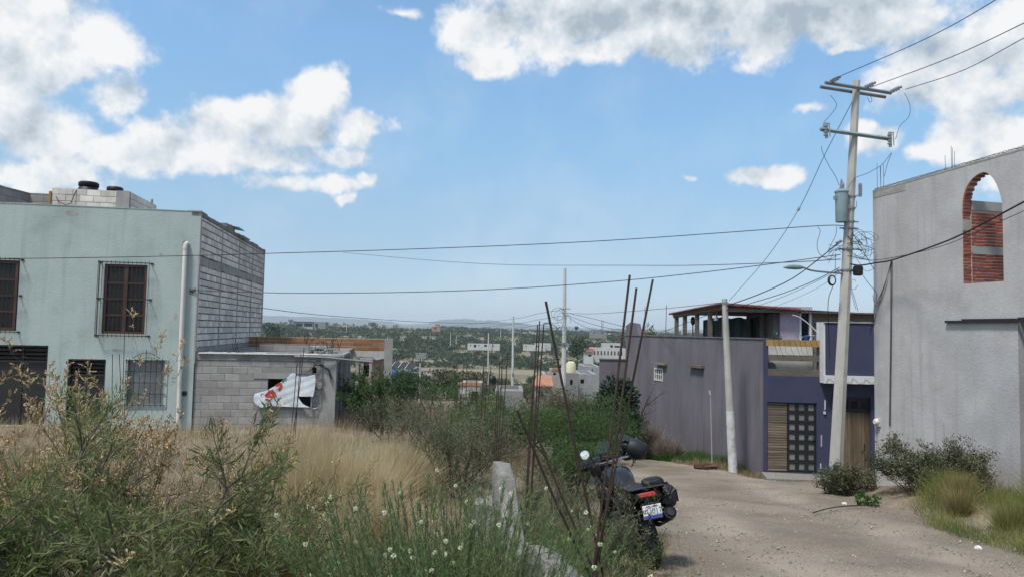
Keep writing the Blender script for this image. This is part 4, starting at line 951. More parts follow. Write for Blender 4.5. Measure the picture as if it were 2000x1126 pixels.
    q = MB().tube([(3.06, .10, -3.2), (3.03, .06, -3.22), (3.03, .06, -3.40), (3.06, .10, -3.42)], .012, 6); q.build('door_handle', MT['blackmetal'], D)
    T = MB().wallholes(2.30, 3.22, -2.24, -1.80, .05, [(2.38 + k * .28, 2.38 + k * .28 + .2, -2.15, -1.92) for k in range(3)], y=.08).build('transom', MT['blackmetal'], H)
    for k in range(3): MB().box(2.38 + k * .28, 2.58 + k * .28, .10, .11, -2.15, -1.92).build('pane', MT['glassdark'], T)
    MB().box(2.28, 3.24, .22, .249, -4.2, -1.79).build('door_backing', MT['blackmetal'], H)
    MB().box(1.80, 1.86, -.05, 0, -2.32, -2.24).box(1.83, 1.86, -.04, -.01, -2.2, -1.9).build('intercom', MT['pvc'], H)
    MB().box(1.72, 1.76, -.012, .0, -3.30, -2.95).build('plaster_repair', MT['lilac'], H); MB().box(2.02, 2.05, -.012, .0, -3.26, -3.02).build('plaster_repair', MT['lilac'], H); MB().box(1.70, 1.73, -.012, .0, -3.95, -3.8).build('plaster_repair', MT['white'], H)
    q = MB().tube([(1.84, -.03, -2.22), (2.0, -.12, -1.85), (2.1, -.05, -1.6)], .01, 4); q.build('loose_cable', MT['cable'], H)
    # rooms on the roof: lilac room with a door, darker annex, behind the parapet
    MB().wallholes(1.35, 2.42, -1.2, 1.02, .15, [(2.05, 2.32, -1.2, .86)], y=2.6).build('roof_room_wall', MT['lilac'], H)
    MB().wallholes(1.99, 2.38, -1.0, .92, .02, [(2.05, 2.32, -1.0, .86)], y=2.58).build('door_surround', MT['white'], H)
    MB().box(2.05, 2.32, 2.72, 2.78, -1.2, .86).build('roof_room_door', MT['glassdark'], H)
    MB().wallholes(2.42, 4.8, -1.2, .80, .15, [(3.35, 3.42, .48, .56)], y=2.7).build('annex_wall', MT['beam'], H)
    MB().box(1.2, 4.8, 2.85, 6.0, -1.2, .78).build('annex_body', MT['darkconcrete'], H)
    # far low extension of the same house
    MB().box(-4.35, -3.1, 8.6, 8.8, -6.8, -1.15).box(-4.37, -3.1, 8.56, 8.84, -1.15, -1.10).build('rear_wall', MT['purple'], H)
    # roof over the terrace: corner posts, beams, corrugated tiles
    cor = (-.62, 2.35); far = (-1.75, 5.7)         # near and far corners of the eave (house frame)
    def e(t, u): return (cor[0] + (far[0] - cor[0]) * t + u, cor[1] + (far[1] - cor[1]) * t)
    zc = lambda t: 1.03 - .27 * t
    for t, hgt in ((.98, 0), (.80, 0), (.55, 0), (.30, 0), (.04, 0)):
        p = e(t, .10); MB().box(p[0] - .07, p[0] + .07, p[1] - .07, p[1] + .07, -1.2, zc(t) - .1).build('post', MT['beam'], H)
    for u, v in ((.9, 4.9), (1.0, 3.6)): MB().box(u - .06, u + .06, v - .06, v + .06, -1.2, .9).build('post', MT['beam'], H)
    a, b = e(0, .05), e(1.0, .05)
    MB().tube([(a[0], a[1], zc(0) - .08), (b[0], b[1], zc(1) - .08)], .075, 6).build('eave_beam', MT['beam'], H)
    MB().box(a[0] - .08, 1.5, a[1] + .02, a[1] + .14, .80, .93).build('eave_beam', MT['beam'], H)
    RFm = MT['tile']; nn = 30
    Rf = MB().add([(a[0] - .1, a[1] - .05, zc(0) - .03), (4.9, a[1] + .1, .80), (4.9, 6.2, .82), (b[0] - .1, b[1] + .1, zc(1) - .03), (a[0] - .1, a[1] - .05, zc(0) - .01), (4.9, a[1] + .1, .82), (4.9, 6.2, .84), (b[0] - .1, b[1] + .1, zc(1) - .01)],
                  [(0, 3, 2, 1), (4, 5, 6, 7), (0, 1, 5, 4), (1, 2, 6, 5), (2, 3, 7, 6), (3, 0, 4, 7)]).build('roof', MT['darkconcrete'], H)
    for k in range(nn):
        u = k / (nn - 1); x = a[0] - .08 + u * 2.55; z = 1.06 - .14 * u; x2 = b[0] - .05 + u * 3.2; z2 = .80 - .02 * u
        seg = [(x, a[1] - .1, z), ((x + x2) / 2, (a[1] + b[1]) / 2, (z + z2) / 2 + .01), (x2, b[1] + .1, z2)]
        MB().tube(seg, .046, 6).build('roof_tile', RFm, Rf, True)
    MB().tube([(a[0] - .14, a[1] - .12, zc(0) + .035), ((a[0] + b[0]) / 2 - .14, (a[1] + b[1]) / 2, .93), (b[0] - .16, b[1] + .2, zc(1) + .02)], .04, 6).build('roof_tile', RFm, Rf, True)
    nn = 34
    for k in range(nn): x = 2.0 + k * .085; MB().tube([(x, a[1] + .02, .83), (x, 4.5, .85)], .030, 5).build('roof_sheet_rib', MT['beam'], Rf, True)
    # shade cloth closing the back of the terrace
    m = MB(); nx = 26
    for k in range(nx + 1):
        x = -.75 + 1.95 * k / nx; y = 5.0 + .07 * math.sin(k * 1.3) + .05 * math.sin(k * .5); zt = .66 + .03 * math.sin(k * .8) - (.12 if k < 4 else 0); m.v += [(x, y, -.5), (x, y - .05 * math.sin(k * .9), .1), (x, y, zt)]
    for k in range(nx):
        for j in range(2): q = k * 3 + j; m.f.append((q, q + 3, q + 4, q + 1))
    m.build('shade_cloth', MT['shade'], H, True)
    m = MB().box(1.0, 1.28, 4.2, 4.25, -1.1, .70); m.build('shade_cloth', mat('teal_cloth', (.05, .13, .12), (.03, .07, .06), 3, .8, .2, 10, (.12, .16, .14), 2, .7), H)
    MB().tube([(-1.9, 6.6, -.6), (-1.86, 6.6, 1.15)], .014, 5).build('rebar_stub', MT['tile'], H); MB().tube([(-2.6, 7.6, -.6), (-2.58, 7.6, 1.1)], .012, 5).build('rebar_stub', MT['tile'], H)
    # lantern on a post
    MB().tube([(-1.15, 4.9, -.6), (-1.15, 4.9, .35)], .022, 6).lathe([(.03, .35), (.08, .42), (.08, .55), (.10, .57), (.02, .68)], (-1.15, 4.9, 0), 8).build('lantern', MT['blackmetal'], H)
    MB().tube([(-.75, 2.9, .95), (-.75, 2.9, .70)], .008, 4).lathe([(.09, .50), (.07, .62), (.02, .70)], (-.75, 2.9, 0), 10).build('hanging_lamp', MT['greymetal'], H)
    MB().box(.0, 4.0, .23, 2.4, -4.3, -1.36).box(-.2, 1.3, 2.4, 8.5, -6.5, -1.3).build('inner_body', MT['darkconcrete'], H)
    MB().box(-1.3, 1.0, 6.0, 6.1, -1.3, -1.25).build('terrace_floor', MT['concrete'], H)
    # threshold slab
    MB().add([(-.15, -.95, -4.125), (4.6, -.75, -4.15), (4.6, -.01, -4.165), (-.05, -.01, -4.105), (-.15, -.95, -4.9), (4.6, -.75, -4.9), (4.6, -.01, -4.9), (-.05, -.01, -4.9)],
             [(0, 1, 2, 3), (0, 4, 5, 1), (3, 7, 4, 0), (1, 5, 6, 2)]).build('doorstep', MT['rubble'], H)
    return H
build_purple_house()
def house_pt(x, y): return (PC[0] + x * math.cos(AP) - y * math.sin(AP), PC[1] + x * math.sin(AP) + y * math.cos(AP))

def build_dish():
    x, y = house_pt(1.95, .9)
    D = empty('satellite_dish', (x, y, -.35), AP, 'white wire rimmed satellite dish seen edge on with blue receiver on the terrace', 'satellite dish')
    rim = [(-.75 + 1.05 * t * 1.0, .1 * math.sin(3 * t), .68 - .86 * t ** 1.7) for t in [i / 12 for i in range(13)]]
    MB().tube(rim, .016, 6).build('rim', MT['white'], D)
    MB().tube([(rim[0][0], 0, rim[0][2]), (-.84, .1, .45), (-.74, .15, .2), (-.5, .1, -.08)], .008, 5).build('wire_edge', MT['greymetal'], D)
    MB().tube([(-.5, .02, -.02), (-.1, .0, .04), (.25, .0, .03)], .02, 6).tube([(-.52, .02, .06), (-.3, .02, -.14)], .012, 5).build('arm', MT['greymetal'], D)
    MB().lathe([(.04, -.24), (.10, -.10), (.12, -.02), (.03, .0)], (-.32, 0, .05), 10).build('receiver', MT['blueplastic'], D, True)
    MB().tube([(-.1, .05, .0), (-.1, .05, -.35)], .02, 6).build('stand', MT['greymetal'], D)
build_dish()

# ------------------------------------------------------------------ tall grey plastered wall with the pointed arch (right)
AC = (8.846, 17.5); AA = math.atan2(-.974, .227)
def build_arch_house():
    """wall frame: x runs along the wall towards the camera, y points out of the wall into the lane (mirrored when built)"""
    class FB(MB):
        def build(s, *a, **k): s.v = [(x, -y, z) for x, y, z in s.v]; s.f = [tuple(reversed(f)) for f in s.f]; return MB.build(s, *a, **k)
    zb = -3.6
    H = empty('grey_house', (AC[0], AC[1], zb), AA, 'unfinished grey plastered house wall with a tall pointed brick arch opening', 'house')
    # arch outline in (x, z)
    x0, x1, zs, zt, zbm = 2.61, 3.56, 2.80, 3.42, 1.17; cx = 3.14
    arch = [(x0, zbm), (x0, zs - .15)]
    for i in range(1, 9): t = i / 8; arch.append((x0 + (cx - x0) * (1 - math.cos(t * math.pi / 2)) ** 1.15, zs - .15 + (zt - zs + .15) * math.sin(t * math.pi / 2) ** .95))
    for i in range(1, 9): t = i / 8; arch.append((cx + (x1 - cx) * math.sin(t * math.pi / 2) ** 1.1, zt - (zt - zs + .25) * (1 - math.cos(t * math.pi / 2)) ** .9))
    arch += [(x1, zbm)]
    T = .20; top = lambda x: 3.60 + .022 * x; XE = 3.84; X2 = 7.0
    def face(y, flip):
        m = FB(); rows = []
        # columns of cells left of, above, right of the arch and below it
        def quad(a, b, c, d): m.add([(p[0], y, p[1]) for p in (a, b, c, d)], [(3, 2, 1, 0) if flip else (0, 1, 2, 3)])
        quad((0, -4.4), (x0, -4.4), (x0, zbm), (0, zbm)); quad((0, zbm), (x0, zbm), (x0, top(x0)), (0, top(0)))
        quad((x0, -4.4), (x1, -4.4), (x1, zbm), (x0, zbm)); quad((x1, -4.4), (XE, -4.4), (XE, zbm), (x1, zbm)); quad((x1, zbm), (XE, zbm), (XE, top(XE)), (x1, top(x1)))
        quad((XE, .46), (X2, .46), (X2, top(X2)), (XE, top(XE)))
        for i in range(1, len(arch) - 2): a, b = arch[i], arch[i + 1]; quad(a, b, (b[0], top(b[0])), (a[0], top(a[0])))
        return m
    fr = face(0.0, True); bk = face(-T, False); fr.add(bk.v, bk.f)
    for (a, b) in (((0, -4.4), (0, top(0))), ((XE, .46), (XE, -4.4))): fr.add([(a[0], 0, a[1]), (b[0], 0, b[1]), (b[0], -T, b[1]), (a[0], -T, a[1])], [(0, 1, 2, 3)])
    fr.add([(XE, 0, .46), (X2, 0, .46), (X2, -T, .46), (XE, -T, .46)], [(3, 2, 1, 0)])
    fr.add([(0, 0, top(0)), (X2, 0, top(X2)), (X2, -T, top(X2)), (0, -T, top(0))], [(3, 2, 1, 0)])
    W = fr.build('wall', MT['stucco'], H)
    # reveal of the arch: rough plaster, then bricks standing on it
    rv = FB()
    for i in range(len(arch) - 1): a, b = arch[i], arch[i + 1]; rv.add([(a[0], 0, a[1]), (b[0], 0, b[1]), (b[0], -T, b[1]), (a[0], -T, a[1])], [(3, 2, 1, 0)])
    rv.add([(x0, 0, zbm), (x1, 0, zbm), (x1, -T, zbm), (x0, -T, zbm)], [(0, 1, 2, 3)])
    RV = rv.build('arch_reveal', MT['brickmortar'], H)
    z = zbm + .03; i = 0
    pts = arch[1:10]
    while z < zs - .15:
        if not 2.30 < z < 2.50:
            o = link('brick', block_mesh('brick', .06, .050, T - .012, MT['brick'], i % 3, .004), RV); o.location = (x0 - .012 + rnd.uniform(-.006, .008), T / 2 + .004, z - zb); 
        z += .068; i += 1
    for k in range(len(pts) - 1):
        a, b = Vector(pts[k]), Vector(pts[k + 1]); n = max(1, int((b - a).length / .066))
        for j in range(n):
            p = a.lerp(b, (j + .5) / n); an = math.atan2(b.y - a.y, b.x - a.x)
            o = link('brick', block_mesh('brick', .054, .06, T - .012, MT['brick'], j % 3, .004), RV); o.location = (p.x, T / 2 + .004, p.y - zb); o.rotation_euler = (0, -an, 0)
    FB().box(x0 - .01, x0 + .022, -T + .01, -.008, 2.29, 2.51).build('plaster_patch', MT['stucco_edge'], H)
    # ragged top edge and wire along it
    cp = FB(); x = 0.0
    while x < X2: l = rnd.uniform(.08, .3); cp.box(x, min(X2, x + l), -T - .005, .006, top(x) - .02, top(x) + rnd.uniform(.008, .03)); x += l
    cp.build('ragged_top', MT['stucco_edge'], H)
    FB().box(.02, 1.05, .001, .006, top(0) - .17, top(0) - .022).build('bare_edge_patch', MT['stucco_edge'], H, jitter=.002)
    q = FB(); pts2 = [(x * .035, -.06 + .015 * math.sin(x * 2.1), top(x * .035) + .055 + .018 * math.sin(x * 1.15)) for x in range(200)]; q.tube(pts2, .008, 3)
    pts3 = [(x * .035, -.06 + .015 * math.cos(x * 2.1), top(x * .035) + .055 - .018 * math.sin(x * 1.15)) for x in range(200)]; q.tube(pts3, .008, 3); q.build('barbed_wire', MT['rust'], H)
    rb = FB()
    for (x, y) in ((.10, -.05), (.20, -.15), (.10, -.15), (.22, -.05)): rb.tube([(x, y, 3.5), (x + rnd.uniform(-.02, .02), y, 4.28 + rnd.uniform(-.12, .12))], .006, 4)
    for (x, y) in ((2.16, -.05), (2.24, -.14), (2.32, -.05), (2.28, -.15)): rb.tube([(x, y, 3.5), (x + rnd.uniform(-.03, .03), y, 4.10 + rnd.uniform(-.12, .12))], .006, 4)
    rb.build('rebar_stub', MT['rust'], H)
    # cross wall of red brick seen through the arch, with two concrete beams
    bw = FB().box(x0 - .15, x0 + .02, -3.2, -T - .001, .6, 2.92).build('cross_wall', MT['brickmortar'], H)
    # outward side of the cross wall faces the camera (+x in this frame)
    def cw2(z0, z1, lim):
        z = z0; i = 0; dz = zb; todo = []
        while z < z1 - .03:
            y = -T - .002 - (rnd.uniform(.06, .2))
            prev = -T - .002
            while prev > -3.0:
                L_ = prev - y
                if L_ > .03: todo.append((prev - L_ / 2, z + .033, round(L_ - .014, 2)))
                prev = y; y -= rnd.choice((.19, .24, .24, .26))
            z += .0655; i += 1
        todo.sort(key=lambda t: -t[0])
        for k, (yy, zz, L_) in enumerate(todo[:lim]):
            o = link('brick', block_mesh('brick', .03, .048, max(.03, L_ - .004), MT['brick'], k % 3, .003), bw); o.location = (x0 + .02 + rnd.uniform(-.004, .004), -yy, zz - dz)
    cw2(.9, 1.80, 120); cw2(1.97, 2.71, 120)
    FB().box(x0 - .14, x0 + .045, -3.2, -T - .001, 1.80, 1.965).build('concrete_beam', MT['concrete'], H, jitter=.004)
    FB().box(x0 - .15, x0 + .05, -3.2, -T - .001, 2.73, 2.93).build('concrete_beam', MT['concrete'], H, jitter=.004)
    # black steel beam above the open corner, cross wall foot, black panel filling the doorway
    FB().box(2.19, X2, .0, .07, .36, .41).box(2.6, X2, .012, .05, .412, .44).build('steel_beam', MT['blackmetal'], H)
    FB().box(XE + .01, X2, -.35, -.25, -4.3, .36).build('black_panel', MT['blackmetal'], H)
    FB().box(.2, XE, -3.3, -3.2, -4.3, 1.0).box(0, .15, -3.2, -T - .002, -4.4, 3.4).build('rear_wall', MT['oldblock'], H)
    FB().box(.15, X2, -3.2, -T - .002, .8, .92).build('floor_slab', MT['darkconcrete'], H)
    # meter, conduits and cracks on the plaster
    FB().lathe([(.05, .0), (.075, .05), (.075, .10), (.05, .13)], (.14, .0, -2.0), 14, 'y').box(.07, .21, .001, .06, -2.10, -1.92).build('electric_meter', MT['pvc'], H, True)
    FB().tube([(.60, .018, 1.83), (.57, .02, .2), (.50, .02, -2.05)], .008, 4).tube([(.64, .018, 1.83), (.60, .02, .2), (.53, .02, -2.05)], .008, 4).build('down_cable', MT['cable'], H)
    q = FB()
    for k in range(4): q.tube([(.61 + k * .01, .02, 1.82), (.45 - k * .03, .05, 1.3 - k * .05), (.2 - k * .05, .04, .72), (.02 - k * .04, .03, .35 - k * .1)], .006, 4)
    q.tube([(.03, .05, 1.05), (.05, .04, .9), (.16, .03, .86), (.25, .02, .90)], .006, 4)
    q.tube([(.12, .03, -2.1), (.08, .02, -2.6), (.02, .02, -2.9)], .004, 3); q.build('loose_cable', MT['cable'], H)
    for (cx, cz, ln, dx) in ((1.15, .55, .7, .05), (1.5, -.3, .5, -.06), (2.85, -.6, .9, .03), (.95, 1.2, .35, .12), (3.3, -1.6, .7, .02), (1.7, 2.2, .5, .04)):
        q = FB(); pt = [(cx + dx * k / 6 + rnd.uniform(-.012, .012), .0015, cz - ln * k / 6) for k in range(7)]; q.tube(pt, .0035, 3); q.build('hairline_crack', MT['stucco_edge'], H)
    FB().box(2.05, 2.075, .0005, .004, -3.2, -1.75).build('crack', MT['stucco_edge'], H)
build_arch_house()

# ------------------------------------------------------------------ poles and wires
def view(px, py, Y):
    """the point at distance Y that a surveyor at the camera sights at (px, py) of the 2000 px wide photograph"""
    d = _f + _r * ((px - 1000) / FPX) + _u * ((563 - py) / FPX); return d * (Y / d.y)
def smooth_path(P, k=6):
    P = [Vector(p) for p in P]; Q = [P[0] * 2 - P[1]] + P + [P[-1] * 2 - P[-2]]; out = []
    for i in range(1, len(Q) - 2):
        for j in range(k):
            t = j / k; a, b, c, d = Q[i - 1], Q[i], Q[i + 1], Q[i + 2]
            out.append(.5 * ((2 * b) + (c - a) * t + (2 * a - 5 * b + 4 * c - d) * t * t + (3 * b - a - 3 * c + d) * t ** 3))
    return out + [P[-1]]
def cable(label, P, r=.009, group=None, name='cable', m='cable', cat='cable', k=8):
    o = MB().tube(smooth_path([view(*p) for p in P], k), r, 4).build(name, MT[m]); return tag(o, label, cat, group)

def build_utility_pole():
    base = view(1628, 945, 17); top = view(1673, 158, 17.0); base.z -= .6
    H = empty('utility_pole', tuple(base), 0, 'tall concrete utility pole with two crossarms, transformer and street lamp', 'utility pole')
    ax = (top - base)
    def P(t): return base + ax * t
    def L(v): return (v[0] - base.x, v[1] - base.y, v[2])
    def py(y): return (y - 945) / (158 - 945) * (787 / 787)
    def at_y(y, dx=0, dy=0, dz=0): 
        t0 = (view(1628, 945, 17).z - base.z) / ax.z; t = t0 + (1 - t0) * (945 - y) / 787; p = P(t); return (p.x - base.x + dx, p.y - base.y + dy, p.z + dz)
    def rad(y): return .17 - .085 * (945 - y) / 787
    MB().tube([at_y(1000), at_y(158)], rad(945), 8, rad(158)).build('shaft', MT['pole'], H)
    arm = Vector((.968, .24, -.035)).normalized()
    def armpt(y, s, dy=0): a = at_y(y, 0, dy); return (a[0] + arm.x * s, a[1] + arm.y * s, a[2] + arm.z * s)
    for (y, dy, s0, s1, w) in ((176, -.13, -.93, .92, .045), (177, .13, -.93, .92, .045)):
        a = armpt(y, s0, dy); b = armpt(y, s1, dy); MB().tube([a, b], w, 4).build('crossarm', MT['greymetal'], H)
    a = armpt(268, -.98, -.12); b = armpt(268, .98, -.12); MB().tube([a, b], .05, 4).build('crossarm', MT['steelblue'], H)
    for s in (-.85, .12, .86):
        a = armpt(175, s, -.02); d = Vector((.55, -.65, .22)).normalized(); m = MB()
        m.tube([a, (a[0] + d.x * .12, a[1] + d.y * .12, a[2] + d.z * .12)], .02, 5)
        for k in range(4): c = Vector(a) + d * (.10 + k * .055); m.tube([tuple(c), tuple(c + d * .03)], .055, 8)
        e = Vector(a) + d * .34; m.tube([tuple(Vector(a) + d * .3), tuple(e)], .022, 5).ball(tuple(e), .035, 6, 4); m.build('insulator', MT['porcelain'], H)
    for s in (-.88, .90):
        a = armpt(268, s, -.20); m = MB().tube([(a[0], a[1], a[2] + .14), (a[0] + .02, a[1], a[2] - .22)], .038, 8)
        for k in range(4): m.tube([(a[0], a[1], a[2] + .08 - k * .07), (a[0], a[1], a[2] + .055 - k * .07)], .055, 8)
        m.tube([(a[0] + .06, a[1] - .05, a[2] + .10), (a[0] + .08, a[1] - .05, a[2] - .2)], .014, 5).tube([(a[0], a[1], a[2] + .12), (a[0] + .08, a[1] - .05, a[2] + .12)], .014, 4); m.build('fuse_cutout', MT['porcelain'], H, True)
    # transformer with bushing and arresters
    c = at_y(411, -.24, -.10); T = MB().lathe([(.135, -.37), (.14, -.35), (.145, .33), (.158, .34), (.158, .37), (.10, .42), (.04, .43)], c, 18).build('transformer', MT['steelblue'], H, True)
    m = MB()
    for k in range(5): m.tube([(c[0], c[1], c[2] + .44 + k * .04), (c[0], c[1], c[2] + .455 + k * .04)], .055 - k * .006, 8)
    m.tube([(c[0], c[1], c[2] + .4), (c[0], c[1], c[2] + .66)], .02, 6).build('bushing', MT['porcelain'], T)
    for dx, dz in ((-.20, .44), (.66, 0)):
        q = at_y(378, dx - .05 if dx < 0 else .17, -.12); m = MB().tube([(q[0], q[1], q[2] - .16), (q[0], q[1], q[2] + .16)], .035, 8)
        for k in range(5): m.tube([(q[0], q[1], q[2] - .1 + k * .05), (q[0], q[1], q[2] - .08 + k * .05)], .048, 8)
        m.tube([(q[0], q[1], q[2] - .12), (q[0] - (.1 if dx > 0 else -.08), q[1] + .05, q[2] - .14)], .02, 5); m.build('lightning_arrester', MT['porcelain'], H)
    m = MB().box(c[0] - .20, c[0] - .14, c[1] - .06, c[1] + .0, c[2] + .16, c[2] + .24).box(c[0] + .12, c[0] + .20, c[1] - .03, c[1] + .03, c[2] - .05, c[2] + .05); m.build('terminal_box', MT['greymetal'], T)
    for y in (390, 413, 439, 452, 493, 534):
        a = at_y(y, 0, 0); r_ = rad(y) + .012; b = MB().tube([(a[0], a[1], a[2] - .022), (a[0], a[1], a[2] + .022)], r_, 10)
        if y in (439, 452, 493, 534): b.tube([(a[0] - r_ - .09, a[1], a[2]), (a[0] + r_ + .10, a[1], a[2])], .018, 5)
        b.build('pole_band', MT['greymetal'], H)
    # rack hooks with knobs
    for y in (493, 478, 536):
        for s in (-1, 1): m = MB(); a = at_y(y, s * .22, -.08); m.ball(a, .035, 6, 5).tube([a, at_y(y, s * .1, 0)], .012, 4).tube([a, at_y(y + 3, s * .30, -.05)], .014, 5).ball(at_y(y + 3, s * .30, -.05), .025, 6, 4); m.build('cable_hook', MT['porcelain'], H)
    # street lamp on its arm
    l0 = Vector(at_y(541, -.12, -.05)); l1 = L(view(1590, 529, 16.6)); l2 = L(view(1568, 522, 16.4)); l3 = L(view(1548, 521.5, 16.3)); l4 = L(view(1530, 522, 16.2))
    MB().tube(smooth_path([l0, l1, l2], 5), .022, 7).build('lamp_arm', MT['greymetal'], H, True)
    MB().tube(smooth_path([l2, l3, l4], 4), [.03, .05, .055, .06, .055, .05, .045, .03, .012], 8).build('street_lamp_head', MT['steelblue'], H, True)
    # bundle coil below the lamp arm, tangle of drop wires to the right, splice closure
    c = view(1626, 547, 16.7); q = MB()
    for j in range(4): q.tube([L((c.x + (.07 + j * .008) * math.cos(t * .5), c.y + j * .012, c.z + (.105 + j * .006) * math.sin(t * .5))) for t in range(14)], .011, 4)
    q.build('cable_coil', MT['cable'], H)
    q = MB(); rr = random.Random(5)
    for (cx, cy, a, b) in ((1680, 482, 14, 25), (1678, 478, 20, 30), (1686, 470, 24, 18), (1672, 490, 22, 14), (1690, 486, 16, 22), (1668, 555, 7, 10), (1698, 462, 18, 10)):
        c0 = view(cx, cy, 16.9); ph = rr.uniform(0, 6); q.tube([L((c0.x + a * .0121 * math.cos(ph + t * .42) * (1 + .1 * math.sin(t)), c0.y + .05 * math.sin(t * .7 + ph), c0.z + b * .0121 * math.sin(ph + t * .42))) for t in range(rr.randint(11, 15))], .0055, 3)
    for k in range(9):
        y0 = rr.uniform(445, 500); y1 = y0 + rr.uniform(-10, 30); q.tube([L(p) for p in smooth_path([view(1655, y0, 16.9), view(1672, y0 + rr.uniform(0, 18), 16.8), view(1690, (y0 + y1) / 2 + rr.uniform(4, 18), 17.0), view(1708, y1, 17.3)], 4)], .0055, 3)
    for k in range(5):
        y0 = rr.uniform(470, 505); q.tube([L(p) for p in smooth_path([view(1646, y0, 16.9), view(1632, y0 + rr.uniform(-8, 14), 16.8), view(1618, y0 + rr.uniform(0, 20), 16.7)], 4)], .0055, 3)
    q.build('wire_tangle', MT['cable'], H)
    for pts in (((1622, 186, 16.8), (1634, 205, 16.8), (1622, 225, 16.8), (1609, 240, 16.8), (1607, 258, 16.7)), ((1767, 182, 17.1), (1777, 205, 17.1), (1775, 228, 17.1), (1758, 246, 17.1), (1749, 272, 17.1)),
                ((1605, 285, 16.7), (1606, 296, 16.7), (1618, 322, 16.8), (1632, 345, 16.8), (1639, 362, 16.9)), ((1740, 300, 17), (1722, 322, 17), (1695, 338, 17), (1670, 348, 16.9), (1656, 368, 16.8)),
                ((1742, 298, 17), (1734, 318, 17), (1727, 345, 17)), ((1700, 188, 17), (1703, 196, 17), (1699, 200, 17), (1694, 190, 17)), ((1634, 442, 16.7), (1632, 460, 16.7), (1622, 480, 16.7), (1618, 492, 16.7), (1632, 486, 16.7), (1646, 478, 16.8)),
                ((1673, 393, 16.8), (1672, 405, 16.8), (1664, 412, 16.8)), ((1632, 495, 16.8), (1631, 540, 16.8)), ((1597, 443, 16.7), (1602, 452, 16.7), (1596, 475, 16.7), (1600, 495, 16.7), (1618, 506, 16.7), (1634, 500, 16.8))):
        MB().tube([L(p) for p in smooth_path([view(*p) for p in pts], 5)], .006, 4).build('jumper_wire', MT['cable'], H)
    s0 = view(1675, 528, 16.8); MB().bevbox(s0.x - base.x - .085, s0.x - base.x + .10, s0.y - base.y - .06, s0.y - base.y + .06, s0.z - .125, s0.z + .115, .03).build('splice_closure', MT['black'], H).rotation_euler = (0, 0, 0)
    pn = MB().box(-.02, .02, -.18, -.174, 0, .01)
    return H
build_utility_pole()

def build_short_pole():
    b = view(1431, 905, 22); t = view(1415, 583, 22.0); H = empty('utility_pole', (b.x, b.y, b.z - .3), 0, 'short leaning concrete pole with white paint at its foot beside the purple wall', 'utility pole')
    lo = lambda k: (b.x * (1 - k) + t.x * k - b.x, 0, b.z * (1 - k) + t.z * k)
    MB().tube([lo(-.08), lo(.32)], .145, 10, .125, cap=True).build('painted_base', mat('limewashed_pole', (.60, .60, .60), (.42, .42, .42), 3, .9, .4, 40, (.26, .25, .24), 3, .7, .5), H, True)
    MB().tube([lo(.32), lo(1.0)], .122, 10, .085).build('shaft', MT['pole'], H, True)
    MB().tube([lo(.965), lo(.98)], .095, 10).build('pole_band', MT['greymetal'], H)
build_short_pole()
def far_pole(px, pyb, pyt, Y, r0, label, lamp=False, head=False, m='farpole'):
    b = view(px, pyb, Y); t = view(px + (pyb - pyt) * .01, pyt, Y); H = empty('utility_pole', tuple(b), 0, label, 'utility pole')
    MB().tube([(0, 0, b.z - 1), (t.x - b.x, 0, t.z)], r0, 8, r0 * .6).build('shaft', MT[m], H, True)
    s = Y / 1400
    if lamp:
        z = view(px, 643, Y).z
        MB().tube([(0, 0, view(px, 658, Y).z), (-18 * s, -.1, view(px, 636, Y).z), (-27 * s, -.1, view(px, 632, Y).z), (-44 * s * .8, -.1, view(px, 631, Y).z)], .03, 6).build('lamp_arm', MT['greymetal'], H)
        MB().ball((-34 * s, -.1, view(px, 631, Y).z), .12, 8, 5, (2.2, 1, .5)).build('street_lamp_head', MT['greymetal'], H)
        MB().box(-.2, .2, -.2, .2, view(px, 672, Y).z, view(px, 668, Y).z).tube([(-.35, -.1, view(px, 602, Y).z), (.35, -.1, view(px, 602, Y).z)], .03, 4).bevbox(.05, .3, -.3, 0, view(px, 676, Y).z, view(px, 670, Y).z).build('pole_bracket', MT['greymetal'], H)
        q = MB(); rr = random.Random(9)
        for (cx, cy, a, b_) in ((1092, 616, 10, 9), (1090, 612, 13, 12), (1096, 624, 8, 14), (1098, 645, 12, 8), (1110, 630, 5, 16)):
            c0 = view(cx, cy, Y - .2); q.tube([(c0.x - b.x + a * s * math.cos(t_ * .5), -.2, c0.z + b_ * s * math.sin(t_ * .5)) for t_ in range(12)], .012, 3)
        q.build('wire_tangle', MT['cable'], H)
    if head: MB().box(-.05, .05, -.35, .05, view(px, 734, Y).z, view(px, 728, Y).z).build('pole_bracket', MT['blackmetal'], H)
far_pole(1101, 742, 524, 45, 0.161, 'pale concrete pole with a curved street lamp, tallest of the far poles', True)
far_pole(1001, 768, 617, 62, 0.124, 'slender pale pole behind the rebar clusters with a small black bracket', False, True)
far_pole(953, 765, 650, 85, 0.112, 'thin distant pale pole left of the bracketed one')
far_pole(820, 788, 708, 46, 0.081, 'short weathered pole standing alone on the reddish grass slope', m='pole')
far_pole(1119, 680, 655, 300, 0.124, 'tiny dark pole before the white houses', m='greymetal'); far_pole(963, 775, 735, 90, 0.056, 'stubby thin post in the scrub below the far poles', m='pole')
for i, (px, a, b, Y) in enumerate(((757, 673, 657, 500), (880, 672, 648, 520), (891, 668, 655, 540), (978, 655, 640, 560), (677, 645, 622, 700))):
    far_pole(px, a, b, Y, .28, ['faint thin pole in the middle of the valley scrub', 'faint pole on the scrub slope left of a twin', 'faint pole on the scrub slope right of its twin', 'faint pole near the crest above the white building', 'faint pole on the mesa right of the flat roofed house'][i])

